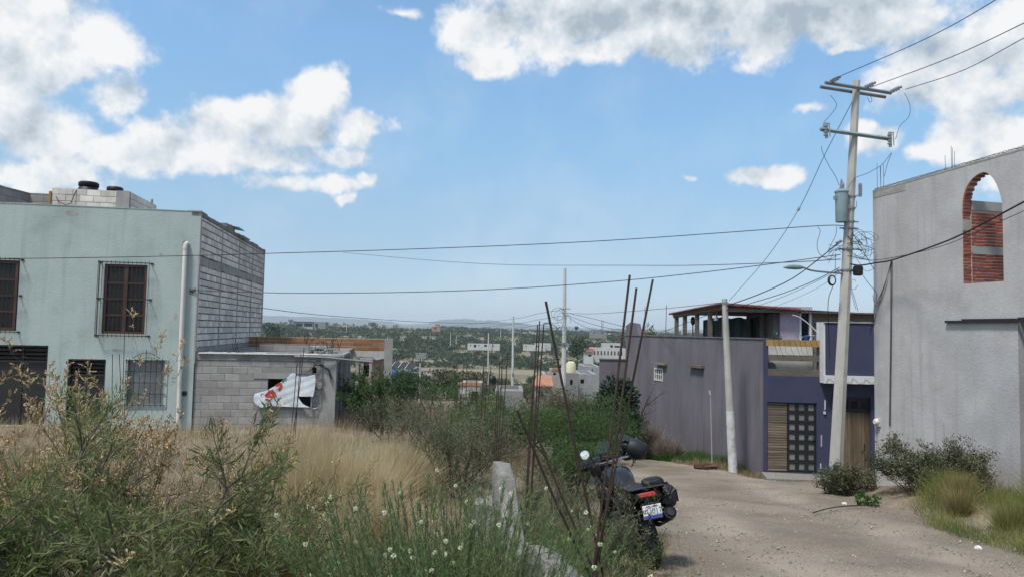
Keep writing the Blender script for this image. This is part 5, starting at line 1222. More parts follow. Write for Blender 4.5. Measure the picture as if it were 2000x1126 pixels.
cable('uppermost power line rising from the left end of the top crossarm', [(1622, 157, 16.7), (1760, 98, 13.5), (1850, 55, 11.8), (1945, 0, 10), (2100, -95, 8.2), (2600, -420, 5.5)], .008)
cable('middle power line rising from the pole top to the right', [(1700, 171, 16.8), (1850, 115, 13.2), (2005, 43, 10.4), (2200, -55, 8.4), (2700, -330, 5.8)], .008)
cable('lowest of the three power lines leaving the right end of the top crossarm', [(1768, 175, 16.9), (1880, 138, 14.2), (2005, 72, 11.4), (2250, -55, 8.6), (2800, -360, 6)], .008)
cable('guy wire from the big pole top down to the short pole', [(1664, 200, 16.9), (1612, 300, 17.9), (1562, 405, 19), (1500, 500, 20.3), (1424, 587, 21.9)], .009, name='guy_wire')
o = MB().ball((0, 0, 0), .05, 8, 6, (.8, .8, 1.5)).build('strain_insulator', MT['porcelain']); p = view(1560, 408, 19); o.location = p; o.rotation_euler = (0, .5, 0); tag(o, 'small egg shaped strain insulator halfway down the guy wire', 'insulator')
cable('thick black service cable sagging between the big pole and short pole', [(1642, 470, 16.9), (1600, 505, 17.6), (1545, 545, 18.8), (1480, 575, 20.6), (1418, 597, 21.9)], .014)
cable('second thinner cable under the thick one, passing the purple roof', [(1640, 522, 16.9), (1590, 548, 18), (1530, 572, 19.6), (1465, 592, 21.3), (1418, 606, 21.9)], .010)
cable('long black cable crossing the whole sky to the mint house front', [(1652, 441, 17), (1600, 441, 17.1), (1420, 454, 17.6), (1200, 469, 18.1), (1000, 479, 18.5), (760, 488, 18.7), (520, 495, 18.7), (380, 499, 18.6), (180, 503, 18.4), (0, 505, 18.1), (-300, 506, 17.5)], .0095, k=12)
cable('lower long cable from the big pole to the bracket on the mint house', [(1642, 497, 17), (1500, 516, 17.4), (1350, 534, 17.9), (1200, 549, 18.4), (1000, 563, 19), (800, 570, 19.5), (600, 572, 19.8), (520, 571, 19.9), (440, 569, 19.9), (376, 566, 19.8)], .0095, k=12)
cable('faint thin grey wire between the two long black cables', [(1642, 506, 17.2), (1540, 512, 19), (1350, 518, 24), (1200, 518, 30), (1000, 517, 36), (850, 509, 40), (670, 493, 44)], .012, m='greycable')
cable('distant wire sloping from the mint house roof edge towards the valley', [(490, 598, 30), (600, 612, 36), (700, 620, 42), (850, 629, 55), (1030, 632, 75)], .016, m='greycable')
for i, (pts, lb) in enumerate((([(1098, 604, 45), (1050, 612, 52), (1003, 622, 62), (900, 634, 85), (800, 640, 120)], 'topmost wire leaving the far lamp pole to the left'), ([(1098, 616, 45), (1050, 624, 52), (1003, 632, 62), (930, 640, 80)], 'second wire left of the far lamp pole'),
                               ([(1098, 628, 45), (1050, 634, 52), (1003, 640, 62), (940, 643, 82)], 'third wire left of the far lamp pole'), ([(1098, 640, 45), (1050, 641, 52), (1003, 648, 62), (960, 652, 84)], 'lowest wire left of the far lamp pole'))):
    cable(lb, pts, .014, m='greycable', group='wires strung between the far poles')
cable('upper wire sagging from the far lamp pole to the short pole', [(1106, 611, 45), (1160, 612, 41), (1250, 606, 33), (1330, 599, 28), (1412, 590, 22)], .010)
for i, (pts, lb) in enumerate((([(1106, 610, 45), (1160, 622, 42), (1205, 634, 38), (1240, 640, 33)], 'upper drop wire from the far lamp pole to the fin wall'), ([(1106, 614, 45), (1150, 630, 42), (1190, 640, 38), (1245, 646, 33)], 'middle drop wire from the far lamp pole to the fin wall'),
                               ([(1106, 615, 45), (1135, 634, 43), (1170, 645, 40), (1200, 648, 36)], 'lowest drop wire from the far lamp pole, sagging most'))): cable(lb, pts, .012)
cable('wire from the short pole down across the purple parapet corner', [(1410, 604, 22), (1340, 630, 24.5), (1300, 645, 27), (1262, 657, 30), (1216, 667, 33)], .009)
cable('thin wire from the street lamp side down over the purple roof', [(1636, 528, 17), (1560, 566, 19), (1500, 590, 21.5), (1465, 600, 23.5)], .006)
cable('faintest wire fanning from the pole bands over the lilac room', [(1640, 532, 17), (1600, 560, 18.2), (1540, 588, 20), (1490, 606, 22.6)], .005, m='greycable')
cable('thick cable from the splice box rising across the arch wall', [(1656, 514, 16.9), (1678, 518, 16.9), (1712, 513, 16.7), (1745, 507, 16.3), (1830, 478, 14.6), (1890, 452, 13.6), (2000, 394, 12), (2300, 235, 9)], .017)
cable('thinner cable just under the thick one on the arch wall', [(1656, 498, 16.9), (1700, 508, 16.8), (1760, 500, 16.1), (1850, 477, 14.7), (1950, 434, 13), (2060, 385, 11.6)], .007)
cable('black drop wire from the transformer band down past the splice box', [(1664, 453, 16.9), (1680, 480, 16.9), (1696, 508, 16.9), (1707, 525, 17)], .008)
cable('thin wire from the splice box to the arch wall corner', [(1684, 536, 16.8), (1698, 555, 16.9), (1712, 572, 17.1), (1711, 588, 17.2)], .008)
cable('black wire hanging from the coil to the indigo balcony', [(1627, 558, 16.7), (1619, 580, 17.5), (1617, 602, 18.8), (1618, 625, 20.5), (1620, 700, 21.5)], .008)
for i, pts in enumerate(([(1655, 548, 16.9), (1664, 575, 18), (1672, 604, 20.5)], [(1657, 550, 16.9), (1668, 578, 18), (1676, 607, 20.5)])):
    cable(['left one of two wires dropping from the pole to the annex roof', 'right one of two wires dropping from the pole to the annex roof'][i], pts, .006)

# ------------------------------------------------------------------ broken foundation wall with its starter bars
def build_foundation_wall():
    H = empty('broken_wall', (.15, 3.6, -1.9), 0, 'low broken pale concrete wall running back from the bottom of the picture', 'wall')
    n = 64; V = []; F = []
    def pr(t):
        x = .335 - .37 * t + .012 * math.sin(t * 17); y = 3.15 + 2.55 * t
        tops = np.interp(t, [0, .06, .12, .2, .25, .34, .42, .55, .70, .82, .88, .95, 1.0], [-1.10, -1.11, -1.11, -1.13, -1.14, -1.18, -1.24, -1.40, -1.44, -1.40, -1.28, -1.06, -1.02])
        return x, y, float(tops) + rnd.uniform(-.007, .007)
    for i in range(n + 1):
        x, y, z = pr(i / n); w = .078 + rnd.uniform(-.004, .004)
        ring = [(x - w - .02, y, -2.35), (x - w, y, z - .22), (x - w, y, z - .05), (x - w * .9, y, z + rnd.uniform(-.012, .012)), (x - w * .1, y, z + rnd.uniform(-.012, .012)), (x + w * .85, y, z - .035 + rnd.uniform(-.02, .012)), (x + w, y, z - .08), (x + w, y, z - .25), (x + w + .02, y, -2.5)]
        V += [(a + rnd.uniform(-.006, .006), b + rnd.uniform(-.01, .01), c) for a, b, c in ring]
        if i: k = (i - 1) * 9; F += [(k + j, k + j + 1, k + j + 10, k + j + 9) for j in range(8)]
    F.append(tuple(range(9))); F.append(tuple(n * 9 + j for j in range(9))[::-1])
    m = MB().add([(a - .15, b - 3.6, c) for a, b, c in V], F); m.build('wall_body', MT['rubble'], H)
    q = MB()
    for (px, py, Y) in ((938, 950, 6.0), (950, 955, 5.9), (960, 948, 6.1)):
        p = view(px, py, Y); q.bevbox(p.x - .15 - .04, p.x - .15 + .05, p.y - 3.6 - .08, p.y - 3.6 + .1, -1.9, p.z - .1 + rnd.uniform(-.02, .02), .02)
    q.build('concrete_lump', MT['rubble'], H, jitter=.01)
build_foundation_wall()
def cluster(label, bars, Y, base=None, rad=.0062, stir=(), group='rusty starter bar clusters'):
    """bars: (top px, top py, foot px, foot py, dY top)"""
    f0 = view(bars[0][2], bars[0][3], Y); H = empty('rebar_cluster', (f0.x, f0.y, f0.z), 0, label, 'rebar', group)
    for i, (tx, ty, bx, by, dy) in enumerate(bars):
        a = view(bx, by, Y + rnd.uniform(-.05, .05)); b = view(tx, ty, Y + dy); mid = (a + b) / 2 + Vector((rnd.uniform(-.01, .01), 0, 0))
        MB().tube([tuple(Vector((a.x - f0.x, a.y - f0.y, a.z - .25))), (a.x - f0.x, a.y - f0.y, a.z), (mid.x - f0.x, mid.y - f0.y, mid.z), (b.x - f0.x, b.y - f0.y, b.z)], rad, 6).build('bar', MT['rust'], H, True)
    for (sx, sy, w) in stir:
        c = view(sx, sy, Y); s = w / 1400 * Y; x, y, z = c.x - f0.x, c.y - f0.y, c.z
        MB().tube([(x - s, y - s * .6, z), (x + s, y - s, z + .01), (x + s, y + s, z + .01), (x - s, y + s, z - .01), (x - s, y - s * .6, z)], .0035, 4).build('stirrup', MT['rust'], H)
cluster('nearest fan of rusty rebars in front of the motorcycle', [(1230, 537, 1158, 1120, .15), (1243, 562, 1166, 1118, .25), (1275, 546, 1160, 1116, .4), (1066, 588, 1178, 1122, -.1), (1010, 800, 1152, 1124, -.15), (1044, 838, 1165, 1126, .0)], 3.75, rad=.0064, stir=((1192, 890, 13),))
cluster('cluster of four rebars behind the broken wall top', [(1050, 633, 1031, 945, 0), (1054, 626, 1038, 948, .1), (1062, 632, 1040, 935, .05), (1046, 700, 1029, 940, 0)], 6.6, rad=.0055)
cluster('cluster of rebars between the wall peak and feathery bush', [(981, 700, 972, 912, 0), (976, 706, 968, 915, .1), (992, 690, 975, 905, .1), (972, 740, 966, 910, 0)], 9.6, rad=.0062)
cluster('three thin rebars in line left of the wall peak cluster', [(953, 725, 938, 892, 0), (945, 712, 936, 890, .1), (930, 730, 932, 885, 0)], 11.5, rad=.007)
cluster('sparse leftmost row of thin rebars before the orange roof', [(886, 712, 893, 808, 0), (905, 715, 899, 800, .2), (912, 711, 909, 815, .3), (897, 742, 900, 812, .1), (962, 668, 952, 800, .2)], 14, rad=.007)
cluster('two rebars crossing in front of the torn banner', [(594, 678, 573, 842, 0), (580, 710, 569, 842, .1), (588, 690, 577, 842, .1)], 12.0, rad=.007)
cluster('pair of bent thin rebars leaning over the dry slope', [(832, 730, 850, 800, 0), (818, 770, 838, 830, 0), (792, 770, 822, 842, 0)], 13, rad=.006)
cluster('short upright rebars before the mint house low window', [(243, 655, 239, 790, 0), (220, 690, 219, 800, 0), (233, 690, 236, 790, 0), (247, 700, 243, 800, 0)], 14, rad=.007)

# ------------------------------------------------------------------ motorcycle
def build_motorcycle():
    g = gz(1.63, 8.25)
    H = empty('motorcycle', (1.60, 8.10, g - .02), 0, 'black adventure motorcycle parked at the road edge leaning on its side stand', 'motorcycle')
    H.rotation_euler = (Matrix.Rotation(R(7), 3, 'Z') @ Matrix.Rotation(R(-6.5), 3, 'X') @ Matrix.Rotation(R(-10), 3, 'Y')).to_euler()
    def b(m, name, mt, par=H, sm=True): return m.build(name, MT[mt], par, sm, raw=True)
    def wheel(y, r, w, nm):
        T = MB().lathe([(r - .085, -w * .38), (r - .05, -w * .5), (r - .018, -w * .46), (r, -w * .22), (r, w * .22), (r - .018, w * .46), (r - .05, w * .5), (r - .085, w * .38)], (0, y, r), 36, 'x')
        Wh = b(T, nm, 'tyre')
        k = MB()
        for i in range(26):
            a = 2 * math.pi * i / 26
            for (dx, da) in ((-.30, 0), (.0, .1), (.30, 0)):
                aa = a + da; x0 = dx * w; c, s = math.cos(aa), math.sin(aa); rr_ = r - (.010 if dx else 0); vs = []
                for (u, v, h) in ((-1, -1, 0), (1, -1, 0), (1, 1, 0), (-1, 1, 0), (-1, -1, 1), (1, -1, 1), (1, 1, 1), (-1, 1, 1)):
                    rad_ = rr_ - .004 + h * .015; tx = v * .022; vs.append((x0 + u * w * .115, y + c * rad_ - s * tx, r + s * rad_ + c * tx))
                k.add(vs, [(0, 3, 2, 1), (4, 5, 6, 7), (0, 1, 5, 4), (1, 2, 6, 5), (2, 3, 7, 6), (3, 0, 4, 7)])
        b(k, 'tread_block', 'tyre', Wh, False)
        b(MB().lathe([(r - .10, -w * .32), (r - .082, -w * .36), (r - .082, w * .36), (r - .10, w * .32)], (0, y, r), 30, 'x'), 'rim', 'black', Wh)
        b(MB().lathe([(.02, -.09), (.045, -.07), (.045, .07), (.02, .09)], (0, y, r), 14, 'x'), 'hub', 'black', Wh)
        sp_ = MB()
        for i in range(18): a = 2 * math.pi * i / 18; sp_.tube([((-1) ** i * .05, y + .04 * math.cos(a + .4), r + .04 * math.sin(a + .4)), (0, y + (r - .09) * math.cos(a), r + (r - .09) * math.sin(a))], .003, 3)
        b(sp_, 'spokes', 'chrome', Wh, False); b(MB().lathe([(.05, -.004), (.11, -.004), (.11, .004), (.05, .004)], (-.075, y, r), 20, 'x'), 'brake_disc', 'chrome', Wh)
    wheel(0, .325, .15, 'rear_wheel'); wheel(1.46, .335, .10, 'front_wheel')
    b(MB().tube([(-.10, .0, .325), (-.11, .3, .36), (-.07, .52, .40)], .028, 8).tube([(.10, .0, .325), (.11, .3, .36), (.07, .52, .40)], .028, 8).tube([(-.1, .3, .37), (.1, .3, .37)], .03, 8), 'swingarm', 'black')
    b(MB().tube([(0, 1.12, .98), (0, .95, .78), (-.12, .75, .5), (-.12, .5, .33), (-.1, .45, .62), (-.1, .1, .80), (-.08, -.28, .86)], .02, 6).tube([(0, 1.12, .98), (.0, .95, .78), (.12, .75, .5), (.12, .5, .33), (.1, .45, .62), (.1, .1, .80), (.08, -.28, .86)], .02, 6).tube([(-.13, .9, .30), (.13, .9, .30)], .02, 6), 'frame', 'black')
    e = MB().loft([(0, .42, .42, .11, .11), (0, .46, .42, .15, .16), (0, .68, .42, .16, .16), (0, .84, .40, .12, .11), (0, .88, .40, .08, .07)], 14, 3).loft([(0, .70, .60, .09, .10), (0, .72, .64, .11, .14), (0, .86, .66, .11, .14), (0, .90, .66, .08, .1)], 12, 4)
    e.lathe([(.05, .12), (.10, .14), (.10, .19), (.04, .21)], (0, .58, .40), 16, 'x').lathe([(.04, -.21), (.10, -.19), (.10, -.14), (.05, -.12)], (0, .58, .40), 16, 'x')
    for k in range(5): e.box(-.13, .13, .72, .90, .56 + k * .035, .568 + k * .035)
    b(e, 'engine', 'black'); b(MB().box(-.15, .15, .93, .96, .48, .74), 'radiator', 'blackmetal', H, False)
    b(MB().loft([(0, .32, .84, .06, .05), (0, .40, .86, .12, .09), (0, .55, .90, .16, .13), (0, .72, .93, .185, .14), (0, .88, .94, .17, .12), (0, 1.0, .95, .12, .08), (0, 1.06, .95, .05, .03)], 20, 2.6), 'fuel_tank', 'tank')
    b(MB().lathe([(.045, 0), (.045, .012), (.02, .016)], (0, .74, 1.072), 14), 'tank_cap', 'chrome')
    for q in (-1, 1): b(MB().loft([(q * .19, .75, .78, .03, .10), (q * .21, .9, .80, .04, .15), (q * .19, 1.05, .84, .03, .10), (q * .14, 1.12, .88, .015, .04)], 10), 'tank_shroud', 'black')
    b(MB().loft([(0, -.22, .885, .10, .03), (0, -.1, .88, .14, .045), (0, .12, .86, .15, .05), (0, .26, .855, .13, .05), (0, .40, .88, .09, .04), (0, .46, .90, .05, .02)], 14, 3), 'seat', 'black')
    b(MB().loft([(-.13, -.2, .77, .03, .07), (-.14, .1, .74, .035, .10), (-.13, .35, .70, .03, .12), (-.12, .42, .68, .02, .06)], 10).loft([(.13, -.2, .77, .03, .07), (.14, .1, .74, .035, .10), (.13, .35, .70, .03, .12), (.12, .42, .68, .02, .06)], 10), 'side_panel', 'black')
    tb = MB().loft([(0, -.42, .83, .09, .03), (0, -.38, .84, .16, .06), (0, -.22, .85, .17, .07), (0, -.16, .85, .14, .05)], 12, 3.2).bevbox(-.20, .20, -.44, -.12, .915, .935, .008); b(tb, 'tail_rack', 'black')
    b(MB().bevbox(-.105, .075, -.462, -.425, .835, .885, .012), 'tail_light', 'red'); 
    b(MB().tube([(-.04, -.38, .80), (-.04, -.46, .66), (-.04, -.47, .56)], .022, 6).box(-.1, .1, -.462, -.452, .60, .78), 'plate_holder', 'black', H, False)
    P = b(MB().bevbox(-.10, .105, -.478, -.470, .615, .755, .003), 'licence_plate', 'plate', H, False); P.rotation_euler = (0, 0, 0)
    b(MB().box(-.099, .104, -.4805, -.4785, .617, .652), 'plate_band', 'plateblue', P, False)
    # characters of the plate
    cu = bpy.data.curves.new('plate_text', 'FONT'); cu.body = 'VU017'; cu.size = .078; cu.align_x = 'CENTER'; cu.extrude = .0006
    to = bpy.data.objects.new('tmp_text', cu); COL.objects.link(to); dg = bpy.context.evaluated_depsgraph_get(); me = bpy.data.meshes.new_from_object(to.evaluated_get(dg)); bpy.data.objects.remove(to)
    me.materials.clear(); me.materials.append(MT['printgrey']); t = link('plate_characters', me, P); t.rotation_euler = (R(90), 0, 0); t.location = (.002, -.4795, .665)
    b(MB().box(-.06, -.02, -.4805, -.4785, .735, .748).box(.01, .07, -.4805, -.4785, .735, .748), 'plate_header', 'printgrey', P, False)
    # soft luggage on the right and behind
    b(MB().loft([(.24, -.34, .78, .05, .08), (.26, -.30, .78, .09, .12), (.27, -.05, .77, .10, .13), (.25, .06, .78, .07, .09)], 14, 3.2).tube([(.18, -.25, .93), (.28, -.26, .915), (.37, -.26, .82), (.37, -.26, .70)], .012, 5), 'saddlebag', 'black')
    b(MB().loft([(.10, -.36, .94, .06, .03), (.12, -.32, .95, .12, .05), (.14, -.18, .95, .12, .05), (.14, -.14, .95, .07, .03)], 12, 2.6).tube([(.20, -.40, .88), (.24, -.44, .82), (.30, -.44, .86)], .014, 5).tube([(.24, -.40, .95), (.26, -.46, .90), (.22, -.46, .84)], .008, 4), 'luggage_roll', 'black')
    ex = MB().tube([(.10, .75, .28), (.15, .4, .30), (.17, .15, .42), (.19, .0, .52)], .024, 8).tube([(.20, .06, .47), (.235, -.28, .60), (.238, -.335, .62)], [.060, .078, .072], 14); b(ex, 'exhaust', 'black')
    b(MB().tube([(.2385, -.3355, .6215), (.240, -.352, .629)], .045, 14), 'exhaust_tip', 'blackmetal')
    b(MB().loft([(0, -.30, .60, .02, .01), (0, -.22, .67, .07, .012), (0, -.05, .715, .08, .012), (0, .14, .70, .075, .012)], 10), 'rear_fender', 'black')
    # fork, steering turned to the left
    S = bpy.data.objects.new('steering', None); 
    fk = MB().tube([(-.10, 1.46, .335), (-.10, 1.14, 1.10)], .026, 8).tube([(.10, 1.46, .335), (.10, 1.14, 1.10)], .026, 8).box(-.13, .13, 1.12, 1.18, 1.02, 1.05).box(-.13, .13, 1.15, 1.22, .90, .93); b(fk, 'fork', 'black')
    b(MB().loft([(0, 1.18, .62, .03, .01), (0, 1.3, .69, .06, .012), (0, 1.48, .705, .06, .012), (0, 1.66, .64, .045, .012), (0, 1.74, .58, .02, .01)], 10), 'front_fender', 'black')
    st = R(27); cx, cy = 0, 1.10
    def rot(p): x, y, z = p[0] - cx, p[1] - cy, p[2]; return (cx + x * math.cos(st) - y * math.sin(st), cy + x * math.sin(st) + y * math.cos(st), z)
    rp = lambda L_: [rot(p) for p in L_]
    b(MB().tube(rp([(-.36, 1.00, 1.11), (-.22, 1.05, 1.11), (-.10, 1.10, 1.08), (.10, 1.10, 1.08), (.22, 1.05, 1.11), (.36, 1.00, 1.11)]), .0145, 8).tube(rp([(-.17, 1.075, 1.10), (.17, 1.075, 1.10)]), .014, 8), 'handlebar', 'chrome')
    for s in (-1, 1):
        b(MB().tube(rp([(s * .30, 1.02, 1.11), (s * .43, .975, 1.11)]), .021, 10), 'grip', 'black')
        hg = MB().loft([(0, 0, 0, .03, .03), (0, .02, 0, .09, .06), (0, .045, 0, .10, .065), (0, .06, 0, .05, .03)], 12); hg.v = [rot((s * .38 + x, 1.07 + y, 1.11 + z)) for x, y, z in hg.v]; b(hg, 'hand_guard', 'black')
        b(MB().tube(rp([(s * .22, 1.04, 1.12), (s * .30, 1.08, 1.105), (s * .42, 1.05, 1.10)]), .007, 5), 'lever', 'chrome')
    m = MB().tube(rp([(-.26, 1.03, 1.12), (-.34, 1.0, 1.21), (-.42, .98, 1.26)]), .007, 5); Mi = b(m, 'mirror_stem', 'black')
    gl = MB().lathe([(.01, -.012), (.062, -.010), (.068, 0), (.062, .006), (.01, .007)], (0, 0, 0), 18, 'y'); gl.v = [rot((-.45 + x * 1.05, .97 + y, 1.262 + z * .85)) for x, y, z in gl.v]; b(gl, 'mirror', 'mirror', Mi)
    b(MB().tube(rp([(.26, 1.03, 1.12), (.33, 1.0, 1.20), (.40, .99, 1.25)]), .007, 5), 'mirror_stem', 'black')
    lampm = MB().loft([(0, 1.16, 1.02, .05, .05), (0, 1.11, 1.04, .12, .12), (0, 1.30, 1.04, .14, .13), (0, 1.36, 1.03, .10, .10)], 14, 2.8); lampm.v = [rot(p) for p in lampm.v]; b(lampm, 'headlight_fairing', 'black')
    dash = MB().bevbox(-.075, .075, 1.11, 1.14, 1.12, 1.22, .01); dash.v = [rot(p) for p in dash.v]; b(dash, 'instrument', 'glassdark')
    wsm = MB()
    for i in range(9):
        for j in range(5): x = -.15 + .3 * i / 8; z = 1.10 + .26 * j / 4; w = 1 - .35 * (j / 4) ** 2; y = 1.26 - (z - 1.10) * .45 - 2.2 * x * x; wsm.v.append(rot((x * w, y, z)))
    for i in range(8):
        for j in range(4): q = i * 5 + j; wsm.f.append((q, q + 5, q + 6, q + 1))
    gm = bpy.data.materials.new('smoked_screen'); gm.use_nodes = True; gb = gm.node_tree.nodes['Principled BSDF']; gb.inputs['Base Color'].default_value = (.25, .3, .32, 1); gb.inputs['Roughness'].default_value = .1; gb.inputs['Alpha'].default_value = .45
    wsm.build('windscreen', gm, H, True, raw=True)
    for s, y in ((-1, -.34), (1, -.34)): b(MB().tube([(s * .10, y, .80), (s * .20, y - .02, .80)], .010, 5).ball((s * .22, y - .02, .80), .028, 8, 6, (1.3, .8, 1)), 'turn_signal', 'black')
    b(MB().tube([(-.14, .48, .34), (-.27, .50, .33)], .014, 6).tube([(.14, .48, .34), (.27, .50, .33)], .014, 6), 'foot_peg', 'chrome')
    b(MB().tube([(-.12, .55, .30), (-.25, .60, -.03)], .013, 6).box(-.29, -.23, .58, .64, -.045, -.025), 'side_stand', 'blackmetal')
    # the helmet hung on the right mirror
    Mx = H.matrix_basis; bpy.context.view_layer.update(); c = H.matrix_world @ Vector(rot((.42, 1.00, 1.19)))
    K = empty('helmet', tuple(c), 0, 'dark grey helmet with a peak hanging upside down on the right handlebar', 'helmet'); K.rotation_euler = (R(14), R(-10), R(75))
    hm = MB(); n, m_ = 22, 14
    for i in range(m_ + 1):
        ph = math.pi * i / m_
        for k in range(n):
            t = 2 * math.pi * k / n; x, y, z = math.sin(ph) * math.cos(t), math.sin(ph) * math.sin(t), -math.cos(ph)
            fy = .165 + (.02 if y > 0 else .0); hm.v.append((x * .125, y * fy, z * .13 + (.03 * y if z < 0 else 0)))
    for i in range(m_):
        for k in range(n): hm.f.append((i * n + k, i * n + (k + 1) % n, (i + 1) * n + (k + 1) % n, (i + 1) * n + k))
    b(hm, 'shell', 'helmet', K); b(MB().loft([(0, .10, .02, .11, .055), (0, .15, .02, .10, .05), (0, .178, .02, .07, .035)], 14, 3), 'visor', 'glassdark', K)
    b(MB().loft([(0, .10, .10, .10, .012), (0, .18, .105, .09, .01), (0, .25, .10, .07, .008)], 12, 3), 'peak', 'helmet', K); b(MB().loft([(0, .12, -.08, .07, .04), (0, .18, -.07, .05, .035), (0, .20, -.06, .02, .02)], 12), 'chin_bar', 'black', K)
    b(MB().tube([(-.08, -.02, -.11), (-.07, -.03, -.19), (-.05, -.02, -.23)], .008, 5).tube([(-.06, -.04, -.11), (-.06, -.05, -.17)], .007, 4), 'chin_strap', 'black', K)
build_motorcycle()

# ------------------------------------------------------------------ houses down the slope and across the valley
def far_box(name, label, px0, px1, pt, pb, Y, depth, m, wins=(), cat='house', roofm=None, root_only=False, parapet=.25, door=None):
    a = view(px0, pb, Y); b_ = view(px1, pt, Y); w = b_.x - a.x; z0, z1 = a.z - 2.0, b_.z
    H = empty(name, (a.x, Y, z0), 0, label, cat)
    holes = [(u0 * w, u1 * w, a.z + (z1 - a.z) * v0, a.z + (z1 - a.z) * v1) for (u0, u1, v0, v1) in wins]
    MB().wallholes(0, w, z0, z1, .3, holes).box(0, .3, .3, depth, z0, z1).box(w - .3, w, .3, depth, z0, z1).box(.3, w - .3, depth - .3, depth, z0, z1).build('wall', MT[m], H)
    MB().box(.3, w - .3, .3, depth - .3, z1 - parapet - .2, z1 - parapet).build('roof', MT[roofm or 'fargrey'], H)
    for h in holes: MB().box(h[0], h[1], .2, .25, h[2], h[3]).build('window', MT['glassdark'], H)
    return H, w, z0, z1, a
def build_background():
    W5 = [(i / 7 + .04, i / 7 + .10, .35, .75) for i in range(7)]
    far_box('house', 'long low white building on the mid slope with small dark windows', 913, 976, 671.5, 677, 520, 14, 'farwhite', [(.08, .11, .3, .7), (.2, .27, .0, .75), (.34, .37, .3, .7), (.52, .60, .2, .8), (.8, .83, .3, .7)])
    far_box('house', 'low white wall like building left of the far lamp pole', 1022, 1066, 673, 678, 470, 12, 'farwhite', [(.1, .15, .3, .7), (.6, .66, .3, .7)])
    far_box('house', 'white gabled house half hidden behind the rebars', 1045, 1076, 670, 677, 478, 10, 'farwhite', [(.2, .3, .3, .7), (.6, .7, .3, .7)])
    far_box('house', 'white building right beside the far lamp pole', 1106, 1128, 670, 680, 450, 12, 'farwhite', [(.3, .45, .3, .7)])
    H, w, z0, z1, a = far_box('house', 'large white terrace house with a row of balcony openings', 1158, 1224, 680, 697, 300, 14, 'farwhite', [(i / 10 + .03, i / 10 + .07, .25, .7) for i in range(9)])
    far_box('house', 'upper white flat roofed house behind the terrace house', 1180, 1214, 670, 681, 330, 12, 'farwhite', [(.35, .5, .2, .7), (.6, .9, .3, .6)], roofm='zinc')
    H, w, z0, z1, a = far_box('house', 'small house with a red tiled roof beside the round tree', 1144, 1159, 687, 704, 290, 9, 'farwhite', [(.35, .75, .5, .75)])
    MB().add([(-.5, -.5, z1), (w + .5, -.5, z1), (w + .5, 5, z1 + 1.4), (-.5, 5, z1 + 1.4), (-.5, 9.5, z1), (w + .5, 9.5, z1)], [(0, 1, 2, 3), (3, 2, 5, 4), (0, 3, 4), (1, 5, 2)]).build('tiled_roof', MT['tile'], H)
    H, w, z0, z1, a = far_box('house', 'pale grey two storey house on the ridge with a mast', 1153, 1185, 644, 656, 800, 12, 'fargrey', [(.2, .26, .45, .7), (.7, .78, .45, .7)])
    q = MB(); mx = w * .75
    for s in (-1, 1): q.tube([(mx + s * 1.0, 4, z1), (mx + s * .8, 4, z1 + 11)], .18, 4)
    for k in range(5): q.tube([(mx - 1, 4, z1 + k * 2.2), (mx + 1, 4, z1 + 2 + k * 2.2)], .12, 3)
    q.build('mast', MT['blackmetal'], H)
    H, w, z0, z1, a = far_box('house', 'flat roofed modern house on the far mesa', 576, 612, 629, 638, 900, 12, 'farwhite', [(.05, .4, .15, .75), (.5, .95, .15, .8)], roofm='blackmetal')
    MB().box(-1.5, w + 1, -2.5, 10, z1 + .1, z1 + .9).build('roof_overhang', MT['blackmetal'], H)
    far_box('house', 'dark cubic wing right of the modern mesa house', 613, 636, 628, 640, 895, 14, 'fargrey', [(.1, .35, .2, .7)])
    far_box('house', 'small brick ruin with a square tower on the crest', 843, 860, 637, 643, 880, 8, 'farbrick', [(.3, .5, .2, .7)]); far_box('tower', 'square brick tower of the crest ruin', 850, 858, 632, 638, 884, 5, 'farbrick', cat='tower')
    far_box('house', 'long low grey roof under the mid slope, left', 812, 832, 689, 692, 380, 8, 'fargrey', [(.2, .3, .2, .7)])
    # nearer ones on the slope
    H, w, z0, z1, a = far_box('house', 'grey house with tilted solar panels on its roof', 737, 802, 722, 748, 95, 9, 'fargrey', [(.15, .25, .3, .6)])
    for k in range(4):
        x = .6 + k * .95; MB().add([(x, .6, z1 + .1), (x + 1.1, .6, z1 + .1), (x + 1.5, 1.8, z1 + .9), (x + .4, 1.8, z1 + .9), (x, .6, z1 + .05), (x + 1.1, .6, z1 + .05), (x + 1.5, 1.8, z1 + .85), (x + .4, 1.8, z1 + .85)], [(0, 1, 2, 3), (7, 6, 5, 4), (0, 4, 5, 1), (2, 6, 7, 3), (1, 5, 6, 2), (0, 3, 7, 4)]).build('solar_panel', MT['panel'], H)
        MB().box(x + .02, x + .08, .56, .62, z1 - .2, z1 + .12).tube([(x + .0, .55, z1 + .12), (x + .42, 1.8, z1 + .96)], .04, 4).build('panel_frame', MT['white'], H)
    H, w, z0, z1, a = far_box('shed', 'open grey shed with a flat overhanging roof', 802, 843, 738, 752, 80, 5, 'fargrey', [(.25, .55, -.4, .75)], cat='shed')
    MB().box(-.6, w + .2, -.8, 5.4, z1, z1 + .35).build('roof_overhang', MT['fargrey'], H)
    p = view(748, 752, 66); H = empty('shelter', (p.x, p.y, p.z - 3), 0, 'white slab roofed shelter on posts with patterned block panel', 'shelter')
    x0, x1 = view(726, 745, 66).x - p.x, view(772, 745, 66).x - p.x; zt = view(750, 744, 66).z
    MB().box(x0, x1, 0, 4, zt - .22, zt).build('roof', MT['zinc'], H); MB().box(x1 - .35, x1 - .05, .2, .5, p.z - 3, zt - .22).box(x0 + 1.7, x0 + 2.1, .2, .5, p.z - 3, zt - .22).build('post', MT['farwhite'], H)
    pb_ = MB()
